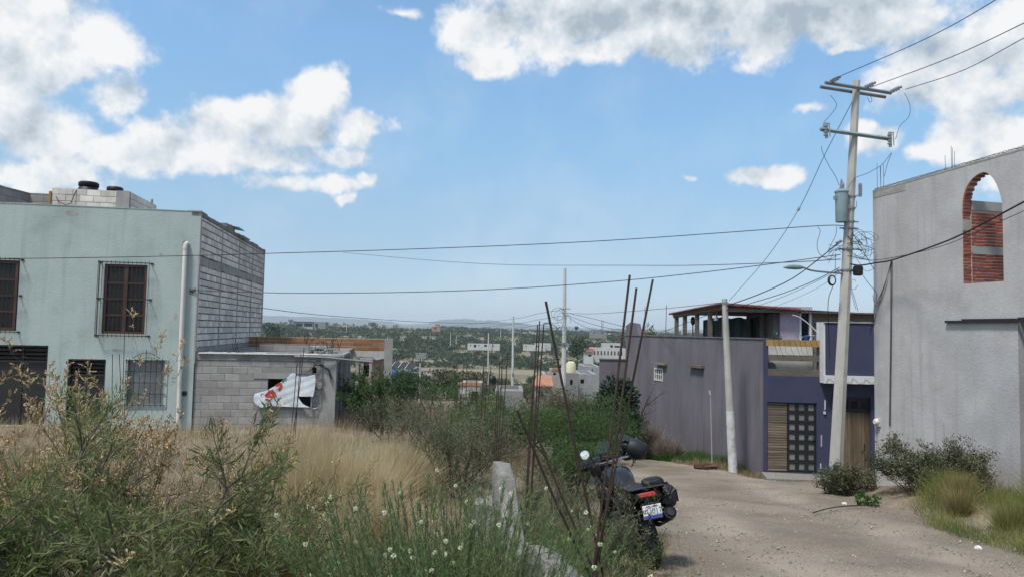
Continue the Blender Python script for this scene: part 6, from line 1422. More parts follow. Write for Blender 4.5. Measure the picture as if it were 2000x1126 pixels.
    for i in range(5):
        for j in range(6): pb_.box(x0 + .45 + i * .25, x0 + .62 + i * .25, .25, .35, zt - 2.2 + j * .3, zt - 2.0 + j * .3)
    pb_.box(x0 + .4, x0 + 1.65, .35, .45, zt - 2.6, zt - .22).build('block_panel', MT['farwhite'], H)
    H2 = empty('water_tank', tuple(view(767, 744, 66.5)), 0, 'blue plastic barrel on the white slab shelter roof', 'water tank'); MB().lathe([(.30, 0), (.34, .1), (.32, .45), (.34, .8), (.28, .95), (.1, 1.0)], (0, 0, view(767, 744, 66.5).z + .0), 14).build('tank_body', MT['blueplastic'], H2, True)
    c = view(745, 712, 58); H2 = empty('water_tank', tuple(c), 0, 'dark round water tank with a white lid below the roof pipe', 'water tank')
    MB().lathe([(.30, -.45), (.36, -.35), (.38, .15), (.30, .3)], (0, 0, c.z), 14).build('tank_body', MT['black'], H2, True); MB().lathe([(.34, .28), (.30, .42), (.1, .5)], (0, 0, c.z), 14).build('lid', MT['farwhite'], H2, True)
    MB().tube([(-.3, 0, c.z - .45), (-.3, 0, c.z - 4)], .05, 4).tube([(.3, 0, c.z - .45), (.3, 0, c.z - 4)], .05, 4).tube([(-.3, 0, c.z - .9), (.3, 0, c.z - .9)], .04, 4).build('stand', MT['blackmetal'], H2)
    # brick house with concrete pillars behind the low block house
    H, w, z0, z1, a = far_box('brick_house', 'brick infilled concrete frame house right behind the low block house', 694, 724, 700, 790, 36, 5, 'farbrick', [(.42, .95, .62, .86), (.5, .8, .1, .38)], cat='house')
    q = MB()
    for u in (-.02, .30, .93): q.box(w * u, w * u + .14, -.06, .02, z0, z1)
    q.box(-.05, w + .1, -.08, .0, z1 - .16, z1).box(-.05, w * .4, -.05, .0, z1 - 1.3, z1 - 1.15); q.build('concrete_frame', MT['concrete'], H, jitter=.006)
    MB().add([(w * .35, 0, z1 + .02), (w + .3, 0, z1 - .05), (w * .6, 0, z1 + .45), (w * .35, 4, z1 + .02), (w + .3, 4, z1 - .05), (w * .6, 4, z1 + .45)], [(0, 1, 2), (5, 4, 3), (0, 2, 5, 3), (2, 1, 4, 5)]).build('gable', MT['zinc'], H)
    # orange roofed houses and block walls near the poles
    H, w, z0, z1, a = far_box('house', 'small house with an orange brick top edge and white sheet', 895, 938, 752, 790, 52, 5, 'farpale', [(.6, .9, .2, .7)], roofm='orange')
    MB().box(-.05, w + .05, -.04, .25, z1 - .02, z1 + .2).build('brick_edge', MT['orange'], H); MB().box(.1, .75, -.08, -.03, z1 - .85, z1 - .25).build('white_sheet', MT['farwhite'], H)
    H, w, z0, z1, a = far_box('house', 'pale house with a sloping orange tiled roof beside the rebars', 1044, 1078, 752, 790, 50, 5, 'farpale', [(.2, .5, .3, .7)])
    MB().add([(-.1, -.2, z1), (w + .1, -.2, z1), (w + .1, 2.6, z1 + .55), (.2, 2.6, z1 + .55), (-.1, -.2, z1 - .08), (w + .1, -.2, z1 - .08)], [(0, 1, 2, 3), (0, 4, 5, 1)]).build('tiled_roof', MT['orange'], H)
    far_box('house', 'little white block house behind the orange roof', 1061, 1080, 731, 742, 75, 5, 'farpale', [(.3, .5, .2, .6)]); H, w, z0, z1, a = far_box('house', 'low pale house with a thin orange coping below the lamp pole', 1078, 1104, 723, 734, 70, 5, 'farpale', [(.1, .3, .2, .6)])
    MB().box(-.05, w + .05, -.06, .2, z1 - .01, z1 + .22).build('coping', MT['orange'], H)
    far_box('house', 'grey cinder block house behind the rebar row', 966, 1022, 763, 800, 48, 5, 'fargrey', [(.2, .3, .5, .75)])
    far_box('house', 'pale blue grey sheet roofed house left of the purple wall', 1140, 1172, 715, 728, 80, 7, 'zinc', [(.5, .55, .2, .7)], roofm='zinc'); far_box('shed', 'low zinc shed under the pale blue roof', 1130, 1166, 730, 750, 62, 6, 'zinc', [(.1, .3, .1, .5)], cat='shed', roofm='zinc')
    far_box('house', 'pale grey rubble wall of a house behind the mesquite top', 1102, 1130, 728, 760, 58, 5, 'fargrey', [(.4, .6, .3, .6)])
    c = view(1115, 720, 60); H2 = empty('water_tank', tuple(c), 0, 'tall cream coloured water tank right of the far lamp pole', 'water tank'); MB().lathe([(.38, -.9), (.42, -.7), (.42, .35), (.34, .55), (.15, .65)], (0, 0, c.z), 16).build('tank_body', MT['cream'], H2, True)
    c = view(961, 742, 88); H2 = empty('water_tank', tuple(c), 0, 'dark water tank among trees behind the thin pole', 'water tank'); MB().lathe([(.5, -.7), (.55, .3), (.3, .6)], (0, 0, c.z), 14).build('tank_body', MT['black'], H2, True)
build_background()

# ------------------------------------------------------------------ trees of the valley
def tree_proto(seed, n, size, m):
    rs = np.random.RandomState(seed); lf = Leaves(); L_ = 7
    lc = nrm(rs.normal(size=(L_, 3))) * rs.uniform(.3, .75, (L_, 1)); lc[:, 2] = np.abs(lc[:, 2]) * .8; k = rs.randint(0, L_, n)
    d = nrm(rs.normal(size=(n, 3))); P = lc[k] + d * rs.uniform(.5, 1, n)[:, None] * rs.uniform(.28, .45, L_)[k][:, None]; P[:, 2] = P[:, 2] * .62 + .42
    global RS; keep = RS; RS = rs; lf.add(P, d + rs.normal(size=(n, 3)) * .6, size * rs.uniform(.6, 1.4, n), size * .75); RS = keep
    return np.concatenate(lf.V)
def build_valley():
    protos = []
    for i in range(5):
        V = tree_proto(50 + i, 420, .13, None); Q = np.arange(len(V)).reshape(-1, 4)
        me = bpy.data.meshes.new('crown'); me.from_pydata(V.tolist(), [], Q.tolist()); me.materials.append(LM['mid' if i != 3 else 'dark']); tm = MB(); rs = random.Random(i)
        tm.tube([(0, 0, -.15), (rs.uniform(-.05, .05), 0, .2), (rs.uniform(-.1, .1), rs.uniform(-.1, .1), .5)], .045, 5, .02)
        for a in range(3): tm.tube([(0, 0, .15), (math.cos(a * 2.1) * .3, math.sin(a * 2.1) * .3, .5)], .025, 4, .01)
        t = bpy.data.meshes.new('trunk'); t.from_pydata(tm.v, [], tm.f); t.materials.append(MT['darkbark']); protos.append((me, t))
    for i in range(3):
        V = tree_proto(70 + i, 1500, .075, None); me = bpy.data.meshes.new('crown'); me.from_pydata(V.tolist(), [], np.arange(len(V)).reshape(-1, 4).tolist()); me.materials.append(LM['mesquite' if i else 'greybush']); protos.append((me, protos[i][1]))
    cand = []; rs = np.random.RandomState(3)
    def dens(x, y):
        n = float(fbm(x, y * 1.4, 55, 8)); az = x / y
        open_ = 0
        if y < 235: open_ += .55
        if 235 <= y < 430 and -.15 < az < .035: open_ += 1.1          # the bare field
        if 430 < y < 620: open_ += .12
        if y > 1000 and az < -.1: open_ += .7
        if 620 < y < 1050: open_ -= .42
        if 480 < y < 640: open_ += -.1
        band = float(fbm(x * .25, y, 38, 17)) * .38 if y < 640 else 0
        return n * .6 + .08 + band - open_
    y = 60.0
    for _ in range(21000):
        yy = 60 * (1350 / 60) ** rs.rand(); az = rs.uniform(-.42, .32); xx = az * yy
        if yy < 75 and abs(xx - float(road_mid(yy))) < 4: continue
        if dens(xx, yy) + rs.uniform(-.45, .45) > .12: cand.append((yy, xx))
    # thin out the near ones
    keep = []
    for (yy, xx) in cand:
        p = 1.0 if yy > 420 else (.5 if yy > 235 else .07)
        if rs.rand() < p: keep.append((yy, xx))
    spots = []
    for yy, xx in keep:
        px, py = 1000 + 1400 * xx / yy, 0
        h = rs.uniform(2.2, 4.6) * (1.3 if yy > 600 else (.6 if yy < 235 else 1.0))
        spots.append((yy, xx, h))
    for (px, y_, h) in ((700, 90, 4), (760, 84, 5.5), (785, 78, 6.0), (812, 92, 5), (860, 85, 5.5), (880, 76, 6.0), (905, 95, 6.5), (740, 120, 6), (935, 120, 5), (985, 118, 5.5), (1050, 105, 5), (1090, 110, 4.5), (1140, 95, 5), (1165, 90, 5),
                        (850, 62, 3.2), (895, 66, 3.0), (795, 70, 4.5), (1010, 86, 4.5), (1035, 92, 3.8), (1125, 72, 3.5), (925, 78, 3.8), (870, 100, 6.0), (840, 74, 3.8), (910, 70, 4.4)):
        spots.append((y_, (px - 1000) / 1400 * y_, h * .62))
    spots.sort(key=lambda t: t[0] / t[2])
    def inst(k, xx, yy, h, label, group, cat='tree', name='valley_tree', wide=1.25):
        o = empty(name, (xx, yy, gz(xx, yy)), rnd.uniform(0, 6.28), label, cat, group); c, t = protos[k]; w = h * wide * rnd.uniform(.85, 1.2)
        a = link('crown', c, o); a.scale = (w * .8, w * .8, h); b_ = link('trunk', t, o); b_.scale = (w * .8, w * .8, h)
        return o
    for i, (yy, xx, h) in enumerate(spots[:286]):
        near = yy < 130; k = rnd.choice((5, 6, 7)) if yy < 160 else rnd.choice((0, 1, 2, 2, 3, 4))
        inst(k, xx, yy, h, 'bushy dark green tree on the slope below the houses' if near else 'small round scrub tree in the far valley', 'trees on the slope below the houses' if near else 'scrub trees across the valley')
    # named individuals
    for (px, py, Y, h, k, lb) in ((1128, 706, 260, 8.2, 3, 'big round dark green tree beside the red tiled house'), (1138, 690, 340, 9, 1, 'lighter green tree behind the big round one'), (535, 672, 420, 13, 3, 'tall dark tree at the corner of the mint house'),
                                  (655, 637, 1150, 7, 0, 'lone round tree on the mesa skyline left of the crest'), (568, 630, 1050, 6, 0, 'roundest tree on the mesa left of the modern house'), (728, 640, 1100, 11, 2, 'broad tree on the mesa skyline')):
        p = view(px, py, Y); o = empty('tree', (p.x, Y, p.z), 0, lb, 'tree'); c, t = protos[k]; a = link('crown', c, o); a.scale = (h * .72, h * .72, h); b_ = link('trunk', t, o); b_.scale = (h * .6, h * .6, h)
    # everything smaller and farther, as one wood
    rest = spots[286:]; V0 = [tree_proto(90 + i, 46, .30, None) for i in range(6)]; out = []
    for i, (yy, xx, h) in enumerate(rest):
        v = V0[i % 6]; a = rs.uniform(0, 6.28); c, s = math.cos(a), math.sin(a); w = h * rs.uniform(.8, 1.3)
        out.append(np.stack([(v[:, 0] * c - v[:, 1] * s) * w + xx, (v[:, 0] * s + v[:, 1] * c) * w + yy, v[:, 2] * h + gz(xx, yy) - .2], -1))
    V = np.concatenate(out); tag(npmesh('distant_scrub', V, np.arange(len(V)).reshape(-1, 4), None, LM['mid']), kind='stuff')
    # skyline trees behind the ridge to the right, a thin palm
    p = view(1125, 655, 620); o = empty('palm_tree', tuple(p), 0, 'tiny lone palm standing above the ridge right of the far lamp pole', 'palm'); MB().tube([(0, 0, p.z - 2), (.2, 0, p.z + 6.5)], .3, 5).build('trunk', MT['darkbark'], o)
    lf = Leaves(); d = nrm(RS.normal(size=(40, 3))); lf.add(np.tile([p.x + .2, p.y, p.z + 6.5], (40, 1)), d + np.array([0, 0, .2]), 2.6, .7); lf.build('fronds', LM['dark'], o)
build_valley()

# ------------------------------------------------------------------ vegetation on the plot
def seedheads(root, TP, TD, frac=.55, minz=-1.1, m='panicle', size=1.0):
    P = []; D = []; st = Stems(3)
    for p, d in zip(TP, TD):
        if p.z < minz + rnd.uniform(-.2, .2) or rnd.random() > frac: continue
        d = (d + Vector((0, 0, .9))).normalized(); l = rnd.uniform(.09, .20) * size; st.limb([p, p + d * l], .0028, .001)
        for b_ in range(9):
            t = rnd.uniform(.1, 1); q = p + d * l * t; s = (Vector((rnd.gauss(0, 1), rnd.gauss(0, 1), rnd.gauss(.5, .7))).normalized() + d * .7).normalized(); bl = rnd.uniform(.02, .06) * size * (1.2 - t * .5)
            for k in range(7): u = (k + 1) / 7; e = q + s * bl * u; P.append(tuple(e)); D.append((s.x, s.y, s.z))
    if not P: return
    lf = Leaves(); n = len(P); lf.add(np.array(P), np.array(D) + RS.normal(size=(n, 3)) * .3, .019 * size * RS.uniform(.6, 1.3, n), .0085 * size); lf.build('seed_heads', LM[m], root); tag(st.build('seed_stalks', MT['bark'], root), kind='stuff')
bush('willowleaf_bush', 'large open willow leaved bush with tan dry seed heads at lower left', 'bush', -2.30, 4.6, 1.28, 1.15, mains=16, subs=8, twigs=6, leaf=LM['willow'], leaf_l=.085, leaf_w=.010, per=19, r0=.017, spread=.95, lift=.035, fluff=.025, leafdir=.9,
     tipfn=lambda root, TP, TD: seedheads(root, TP, TD, .3))

bush('willowleaf_bush', 'denser leafy bush filling the bottom left corner', 'bush', -3.2, 3.9, .88, .9, mains=15, subs=8, twigs=6, leaf=LM['willow'], leaf_l=.08, leaf_w=.010, per=17, r0=.012, spread=.95, lift=.03, fluff=.02)
bush('willowleaf_bush', 'tan seeded branches reaching before the black garage gate', 'bush', -3.75, 5.6, 1.62, 1.0, mains=13, subs=7, twigs=5, leaf=LM['willow'], leaf_l=.06, leaf_w=.006, per=5, r0=.012, spread=.9, lift=.03, tipfn=lambda r_, a, b: seedheads(r_, a, b, .9, -1.6, size=1.3))
bush('willowleaf_bush', 'low spreading willow leaved branch before the block house wall', 'bush', -1.95, 5.2, .98, .85, mains=8, subs=7, twigs=5, leaf=LM['willow'], leaf_l=.075, leaf_w=.008, per=15, r0=.012, spread=1.0, lift=.02, lean=(.35, 0), tipfn=lambda r_, a, b: seedheads(r_, a, b, .5, -1.5))

def broom(name, label, x, y, h, r, n, z=None):
    """many upright wands crowded with needle leaves and round pale flower heads"""
    zb = gz(x, y) if z is None else z; root = empty(name, (x, y, zb), 0, label, 'shrub'); st = Stems(3); P = []; D = []; TP = []
    for i in range(n):
        a = rnd.uniform(0, 6.28); q = rnd.random() ** .6; el = q * .62; d = Vector((math.cos(a) * math.sin(el), math.sin(a) * math.sin(el), math.cos(el)))
        pts, dd = walk((x + math.cos(a) * q * r * .35, y + math.sin(a) * q * r * .35, zb - .04), d, h * rnd.uniform(.7, 1.08), 8, .05, .02); st.limb(pts, .0045, .0015)
        for k in range(3, 9):
            a_, b_ = pts[k - 1], pts[k]; e = (b_ - a_).normalized()
            for u in range(34 if k > 4 else 14): t = rnd.random(); c = a_.lerp(b_, t); P.append(tuple(c)); D.append(tuple(e))
        TP.append(pts[-1]); 
    P = np.array(P); D = np.array(D); n_ = len(P); lf = Leaves(); lf.add(P, D * 1.1 + RS.normal(size=(n_, 3)) * .45, .036 * RS.uniform(.6, 1.3, n_), .0042); st.build('stems', MT['bark'], root); lf.build('foliage', LM['fresh'], root)
    fl = Leaves(); m = 0
    for p in TP:
        if rnd.random() < .17:
            q = np.array(p) + RS.normal(size=3) * .02; d = nrm(RS.normal(size=(46, 3))); fl.add(q + d * .004, d, .009 * RS.uniform(.7, 1.2, 46), .006)
    fl.build('flower_heads', LM['flower'], root)
    return root
broom('flowering_broom', 'bright green feathery shrub with round cream flower heads, bottom centre', -.27, 3.5, 1.22, .80, 380)
broom('flowering_broom', 'right part of the flowering shrub leaning over the broken wall', -.10, 4.3, 1.0, .5, 120)
broom('flowering_broom', 'young green shrub beyond the broken wall, between the rebars', .30, 5.4, .85, .42, 90)

def tuft(label, spots, m='tussock', cat='grass tussock', name='grass_tussock', group=None):
    for (x, y, r, h, n, w, sp_, lb) in spots:
        root = empty(name, (x, y, gz(x, y)), 0, lb, cat, group); mb = Blades(); k_ = 9 if n > 5000 else (5 if n > 2500 else 2)
        tussock(mb, x, y, r * .6, h, n // 8, w * 1.3, sp_, .2)
        for i in range(k_):
            a_ = 2.4 * i + .5; q_ = r * .95 * math.sqrt((i + .5) / k_); tussock(mb, x + q_ * math.cos(a_), y + q_ * math.sin(a_), r * .4, h * rnd.uniform(.55, .98), int(n * .55 / k_), w * 1.3, sp_ * rnd.uniform(.9, 1.2), .22)
        mb.build('blades', LM[m], root)
tuft('', [(-2.0, 8.3, .6, 1.12, 13000, .004, 1.25, 'biggest golden dry grass tussock in the middle of the plot'), (-3.15, 10.6, .55, 1.1, 9000, .0045, 1.2, 'golden tussock behind and left of the biggest one'), (-1.6, 10.6, .5, 1.0, 8000, .0045, 1.2, 'golden tussock behind and right of the biggest one'),
          (-1.2, 7.3, .38, .85, 3000, .0035, .75, 'small straw tussock right of the biggest one'), (-1.9, 7.0, .5, .62, 2600, .0035, 1.1, 'low straw tussock before the biggest one'), (-.25, 6.6, .25, .72, 900, .003, .6, 'thin upright straw tuft left of the broken wall peak')])
tuft('', [(-1.62, 4.7, .45, .85, 3600, .0035, .95, 'yellow green tussock behind the right arm of the big bush'), (-4.1, 7.0, .6, .95, 3500, .004, .8, 'pale straw tussock at the left edge of the picture'), (-5.2, 8.2, .6, .95, 2800, .004, .8, 'straw tussock farther left beyond the bush'), (-3.2, 6.6, .5, .7, 2200, .004, .9, 'straw tussock showing through the big bush')], m='tussock_green')
tuft('', [(5.15, 26.3, .6, 1.5, 4500, .009, .95, 'silvery fountain grass at the foot of the purple wall'), (5.75, 25.5, .45, 1.05, 2400, .009, .9, 'smaller silvery fountain grass in front of the other one')], m='dead', cat='grass tussock', name='fountain_grass')

def scatter(name, region, n, h, w, m, dens=None, sp_=.35, droop=.35, hvar=.5, kind='stuff'):
    """grass blades over a region: (x0, x1, y0, y1)"""
    x0, x1, y0, y1 = region; X = RS.uniform(x0, x1, n * 3); u = RS.rand(n * 3); Y = y0 * (y1 / y0) ** u if y0 > 0 else RS.uniform(y0, y1, n * 3)
    X = X if x0 < -100 else X
    keep = RS.rand(n * 3) < (dens(X, Y) if dens is not None else 1.0); X, Y = X[keep][:n], Y[keep][:n]; k = len(X); Z = ground(X, Y) - .02
    a = RS.uniform(0, 6.28, k); t = np.abs(RS.normal(0, sp_, k)).clip(0, 1.3); d = np.stack([np.cos(a) * np.sin(t), np.sin(a) * np.sin(t), np.cos(t)], -1)
    hh = h * (1 + hvar * .8 * np.clip(fbm(X, Y, 1.3, 12), -1, 1)) * RS.uniform(.4, 1.15, k)
    mb = Blades(); mb.add(np.stack([X, Y, Z], -1), d, hh, w * (1 + Y / 25), droop=droop, segs=2); return tag(mb.build(name, LM[m]), kind=kind)
off = lambda X, Y: 1 - road_w(X, Y)
patch = lambda s, c, lo, hi: (lambda X, Y: sstep(fbm(X, Y, s, c), lo, hi))
left = lambda X, Y: (X < np.interp(Y, [2, 8, 14, 20, 30], [.4, 1.2, 1.9, 1.3, .4])) * 1.0
cone = lambda X, Y: (np.abs(X) < Y * .78 + .6) * 1.0
scatter('dry_grass', (-14, 2, 2.4, 19.6), 62000, .30, .0035, 'drygrass', lambda X, Y: left(X, Y) * cone(X, Y) * (.25 + .75 * sstep(fbm(X, Y, 1.6, 21), -.5, .7)))
scatter('dead_weeds', (-12, 1.2, 2.4, 14), 75000, .30, .0028, 'dead', lambda X, Y: left(X, Y) * cone(X, Y) * (.1 + .9 * sstep(fbm(X, Y, 1.1, 22), -.2, .6)), sp_=.75, droop=.5)
scatter('tall_dry_stalks', (-13, 1, 4, 19.5), 9000, .62, .004, 'tussock', lambda X, Y: left(X, Y) * cone(X, Y) * sstep(fbm(X, Y, 2.2, 23), .0, .8), sp_=.3)
scatter('low_green_weeds', (-10, 1.0, 2.6, 16), 5000, .16, .006, 'greybush', lambda X, Y: left(X, Y) * cone(X, Y) * sstep(fbm(X, Y, 1.4, 24), .2, .9), sp_=.8)
scatter('verge_grass', (.3, 2.2, 2.6, 16), 22000, .22, .0035, 'feather', lambda X, Y: (X > np.interp(Y, [2, 6, 12], [.35, .1, -.2])) * (1 - road_w(X - .12, Y)) * (1 - .93 * (X > 1.28) * (Y > 6.9) * (Y < 8.9)) * (.35 + .65 * sstep(fbm(X, Y, .8, 25), -.4, .5)), sp_=.5)
scatter('verge_dry_grass', (.3, 2.3, 2.6, 12), 24000, .18, .003, 'drygrass', lambda X, Y: (X > .35) * (1 - road_w(X - .18, Y)) * (1 - .85 * (X > 1.28) * (Y > 6.9) * (Y < 8.9)) * (.3 + .7 * sstep(fbm(X, Y, .7, 26), -.4, .5)), sp_=.5)
scatter('slope_dry_grass', (-11, 3.5, 19, 62), 46000, .62, .006, 'reddry', lambda X, Y: (X > -.155 * Y - 2.4 + 0) * (1 - road_w(X, Y)) * (.15 + .85 * sstep(fbm(X, Y, 4, 27), -.6, .6)) * ((X < -.10 * Y + 3.5)), sp_=.35)
scatter('slope_red_weeds', (-8, 0, 20, 45), 9000, .7, .007, 'reddry', lambda X, Y: (X > -.155 * Y - 2.0) * sstep(fbm(X, Y, 3, 28), .3, .9), sp_=.25)
# right hand side: green strip under the purple wall, yellow green grass at the arch wall
wall_x = lambda Y: 7.716 - .30 / .954 * (Y - 22)
scatter('wall_foot_grass', (3.5, 8, 22.5, 31), 34000, .46, .007, 'lawn', lambda X, Y: (X < wall_x(Y) - .05) * sstep(X - (wall_x(Y) - np.interp(Y, [22.5, 24, 26, 29, 31], [.35, .8, 1.7, 2.0, 2.2])), 0, .3), sp_=.4)
scatter('wall_foot_dry_grass', (5.6, 8, 21.6, 27), 5000, .34, .006, 'drygrass', lambda X, Y: (X < wall_x(Y) - .05) * sstep(X - (wall_x(Y) - np.interp(Y, [21.6, 24, 26, 27], [.9, 1.2, 2.1, 2.5])), 0, .3) * .9, sp_=.5)
aw = lambda Y: 8.846 - .227 / .974 * (Y - 17.5)
scatter('yellow_green_grass', (6.0, 10.5, 8.6, 15.4), 20000, .34, .0045, 'ygrass', lambda X, Y: (X < aw(Y) - .02) * sstep(X - np.interp(Y, [8, 8.8, 9.5, 11, 12.5, 14, 15.4], [6.6, 6.35, 6.15, 6.3, 6.9, 7.8, 8.4]), 0, .35) * (Y < 14.9), sp_=.55, hvar=.9)
for i in range(17):
    yy = rnd.uniform(9.2, 14.2); xx = float(np.interp(yy, [8.8, 9.5, 11, 12.5, 14.2], [6.9, 6.7, 6.9, 7.4, 8.2])) + rnd.uniform(0, 1) * (float(aw(yy)) - .3 - float(np.interp(yy, [8.8, 9.5, 11, 12.5, 14.2], [6.9, 6.7, 6.9, 7.4, 8.2])))
    root = empty('grass_clump', (xx, yy, gz(xx, yy)), 0, 'knee high yellow green grass clump under the arch wall', 'grass clump', 'grass clumps under the arch wall'); mb = Blades(); tussock(mb, xx, yy, rnd.uniform(.3, .5), rnd.uniform(.55, .85), 1100, .005, .95, .35); mb.build('blades', LM[rnd.choice(('ygrass', 'ygrass', 'tussock_green'))], root)
scatter('low_verge_grass', (5.6, 8.2, 5.5, 11.5), 16000, .10, .004, 'feather', lambda X, Y: sstep(X - np.interp(Y, [5.5, 8, 11.5], [6.1, 6.2, 6.9]), 0, .5) * (.15 + .85 * sstep(fbm(X, Y, .8, 31), -.1, .5)), sp_=.8)
scatter('low_verge_dry_grass', (5.2, 9.5, 5.0, 15), 16000, .12, .004, 'drygrass', lambda X, Y: (X < aw(Y)) * sstep(X - np.interp(Y, [5, 8, 12, 15], [5.9, 6.2, 6.7, 7.0]), 0, .6) * (.2 + .8 * sstep(fbm(X, Y, .9, 32), -.2, .6)), sp_=.7)

# feathery grey green shrubs in the middle distance
def feathery(label, x, y, h, r, m='feather', mains=16, per=12, ll=.05, lw=.006, z=None, subs=7):
    return bush('feathery_shrub', label, 'shrub', x, y, h, r, mains=mains, subs=subs, twigs=5, leaf=LM[m], leaf_l=ll, leaf_w=lw, per=per, r0=.012, spread=.75, lift=.05, fluff=.03, stemmat='darkbark')
feathery('broad grey green feathery shrub behind the golden tussock', -1.0, 12.4, 1.4, 1.15, mains=20, per=16, ll=.06, lw=.008)
feathery('grey green feathery shrub before the mesquite', -.75, 11.0, 1.35, .85, mains=15, per=16, ll=.055, lw=.008)
feathery('fine twiggy shrub between the rebars and the wall peak', .12, 8.8, .95, .6, mains=12, per=14)
feathery('low yellowish shrub right of the wall peak', .75, 7.4, .9, .7, mains=12, per=14)
feathery('twiggy shrub partly hiding the motorcycle side', 1.08, 7.6, .55, .38, mains=10, per=10, ll=.035, lw=.009, m='mesquite')
feathery('small leafy branch reaching over the rear tyre', 1.20, 7.2, .34, .34, mains=6, per=8, ll=.03, lw=.008, m='willow')
feathery('tangled shrub at the near end of the broken wall', .58, 4.9, .62, .45, mains=11, per=9, ll=.035, lw=.006)
feathery('dark round bush at the corner of the block house', -4.1, 21.5, 1.7, 1.0, m='mesquite', mains=14, per=16, ll=.09, lw=.03)
feathery('bushy green plant left of the feathery shrub', -3.0, 18.0, 1.1, .9, m='greybush', mains=12, per=12, ll=.07, lw=.02)

def crown_tree(name, label, cat, x, y, h, r, n, size, m, lumps=10, aspect=.5, trunk=True, zoff=0.0, flat=.75, sec=None):
    zb = gz(x, y) + zoff; root = empty(name, (x, y, zb), 0, label, cat); st = Stems(5)
    for i in range(7):
        a = i * 2.4; pts, d = walk((x, y, zb - .1), (math.cos(a) * .5, math.sin(a) * .5, 1), h * rnd.uniform(.6, .85), 6, .15, .02); st.limb(pts, .05 * h / 3, .008)
        for j in range(4): k = rnd.randrange(2, 6); p2, _ = walk(pts[k], (rnd.gauss(0, 1), rnd.gauss(0, 1), .5), h * .3, 4, .15, 0); st.limb(p2, .018, .004)
    st.build('branches', MT['darkbark'], root); blob_crown((x, y, zb + h * .52), (r, r, h * .60), n, size, LM[m], 'foliage', root, lumps, flat, aspect)
    return root
crown_tree('mesquite', 'big bright green mesquite bush behind the rebars', 'tree', 1.25, 17.0, 2.35, 1.95, 26000, .055, 'mesquite', 14, .35)
crown_tree('mesquite', 'left lobe of mesquite scrub behind the thin rebars', 'tree', -.3, 17.6, 2.0, 1.8, 16000, .055, 'mesquite', 11, .35)
crown_tree('mesquite', 'mesquite sapling rising highest left of the far poles', 'tree', -.95, 21.0, 2.1, 1.5, 11000, .06, 'mesquite', 9, .35)
crown_tree('mesquite', 'mesquite scrub close behind the motorcycle', 'tree', 1.25, 13.6, 1.45, 1.0, 10000, .048, 'mesquite', 9, .35)
crown_tree('shrub', 'dark broad leaved bush against the purple wall', 'shrub', 3.9, 25.6, 3.3, .95, 5000, .17, 'dark', 12, .5)
crown_tree('shrub', 'greyish bush at the foot of the purple wall corner', 'shrub', 5.4, 29.5, 2.0, 1.5, 4000, .10, 'greybush', 9, .4)
crown_tree('mesquite', 'tall open mesquite behind the big green one', 'tree', 1.75, 25.0, 3.2, 1.7, 11000, .07, 'greybush', 9, .35)
crown_tree('mesquite', 'mesquite filling the gap before the far lamp pole', 'tree', 2.7, 22.5, 2.85, 1.5, 12000, .065, 'mesquite', 9, .35)
crown_tree('shrub', 'dark shrub leaning against the low block house side', 'shrub', -4.9, 26.5, 1.5, 1.1, 4500, .10, 'mesquite', 8, .4)
crown_tree('shrub', 'scrubby tree near the shelter on the slope', 'tree', -5.2, 34, 2.4, 1.7, 4500, .12, 'dark', 8, .4)
bush('dusty_shrub', 'dark dusty shrub against the arch wall with reaching twigs', 'shrub', 8.1, 14.55, 1.0, .8, mains=14, subs=7, twigs=5, leaf=LM['greybush'], leaf_l=.06, leaf_w=.024, per=22, r0=.010, spread=.85, lift=.04, stemmat='darkbark')
bush('dusty_shrub', 'low dark shrub at the foot of the big utility pole', 'shrub', 7.3, 15.6, .5, .7, mains=13, subs=6, twigs=5, leaf=LM['greybush'], leaf_l=.06, leaf_w=.024, per=22, r0=.008, spread=.95, lift=.02, stemmat='darkbark')
bush('dusty_shrub', 'tall twiggy shrub against the arch wall beside the yellow grass', 'shrub', 8.85, 13.9, 1.0, .4, mains=10, subs=6, twigs=4, leaf=LM['greybush'], leaf_l=.055, leaf_w=.02, per=18, r0=.008, spread=.5, lift=.06, stemmat='darkbark')
bush('dusty_shrub', 'sprawling dark shrub right of the first one under the wall', 'shrub', 8.55, 13.9, .6, .6, mains=10, subs=6, twigs=4, leaf=LM['greybush'], leaf_l=.06, leaf_w=.024, per=22, r0=.008, spread=.9, lift=.03, stemmat='darkbark')
bush('dusty_shrub', 'brownish weeds at the bottom right corner of the arch wall', 'shrub', 8.9, 11.6, .55, .6, mains=12, subs=6, twigs=4, leaf=LM['drygrass'], leaf_l=.06, leaf_w=.006, per=9, r0=.006, spread=1.0, lift=.02)
bush('leafy_twig', 'leafy twig entering from the right edge before the arch wall', 'bush', 7.3, 9.75, 1.0, .3, mains=2, subs=3, twigs=3, leaf=LM['feather'], leaf_l=.07, leaf_w=.012, per=3, r0=.006, z=-1.35, spread=.9, lean=(-1.0, 0), sink=0) if False else None
crown_tree('shrub', 'small pale green plant growing alone on the road edge bank', 'plant', 6.85, 13.8, .28, .22, 150, .09, 'lawn', 4, .5)
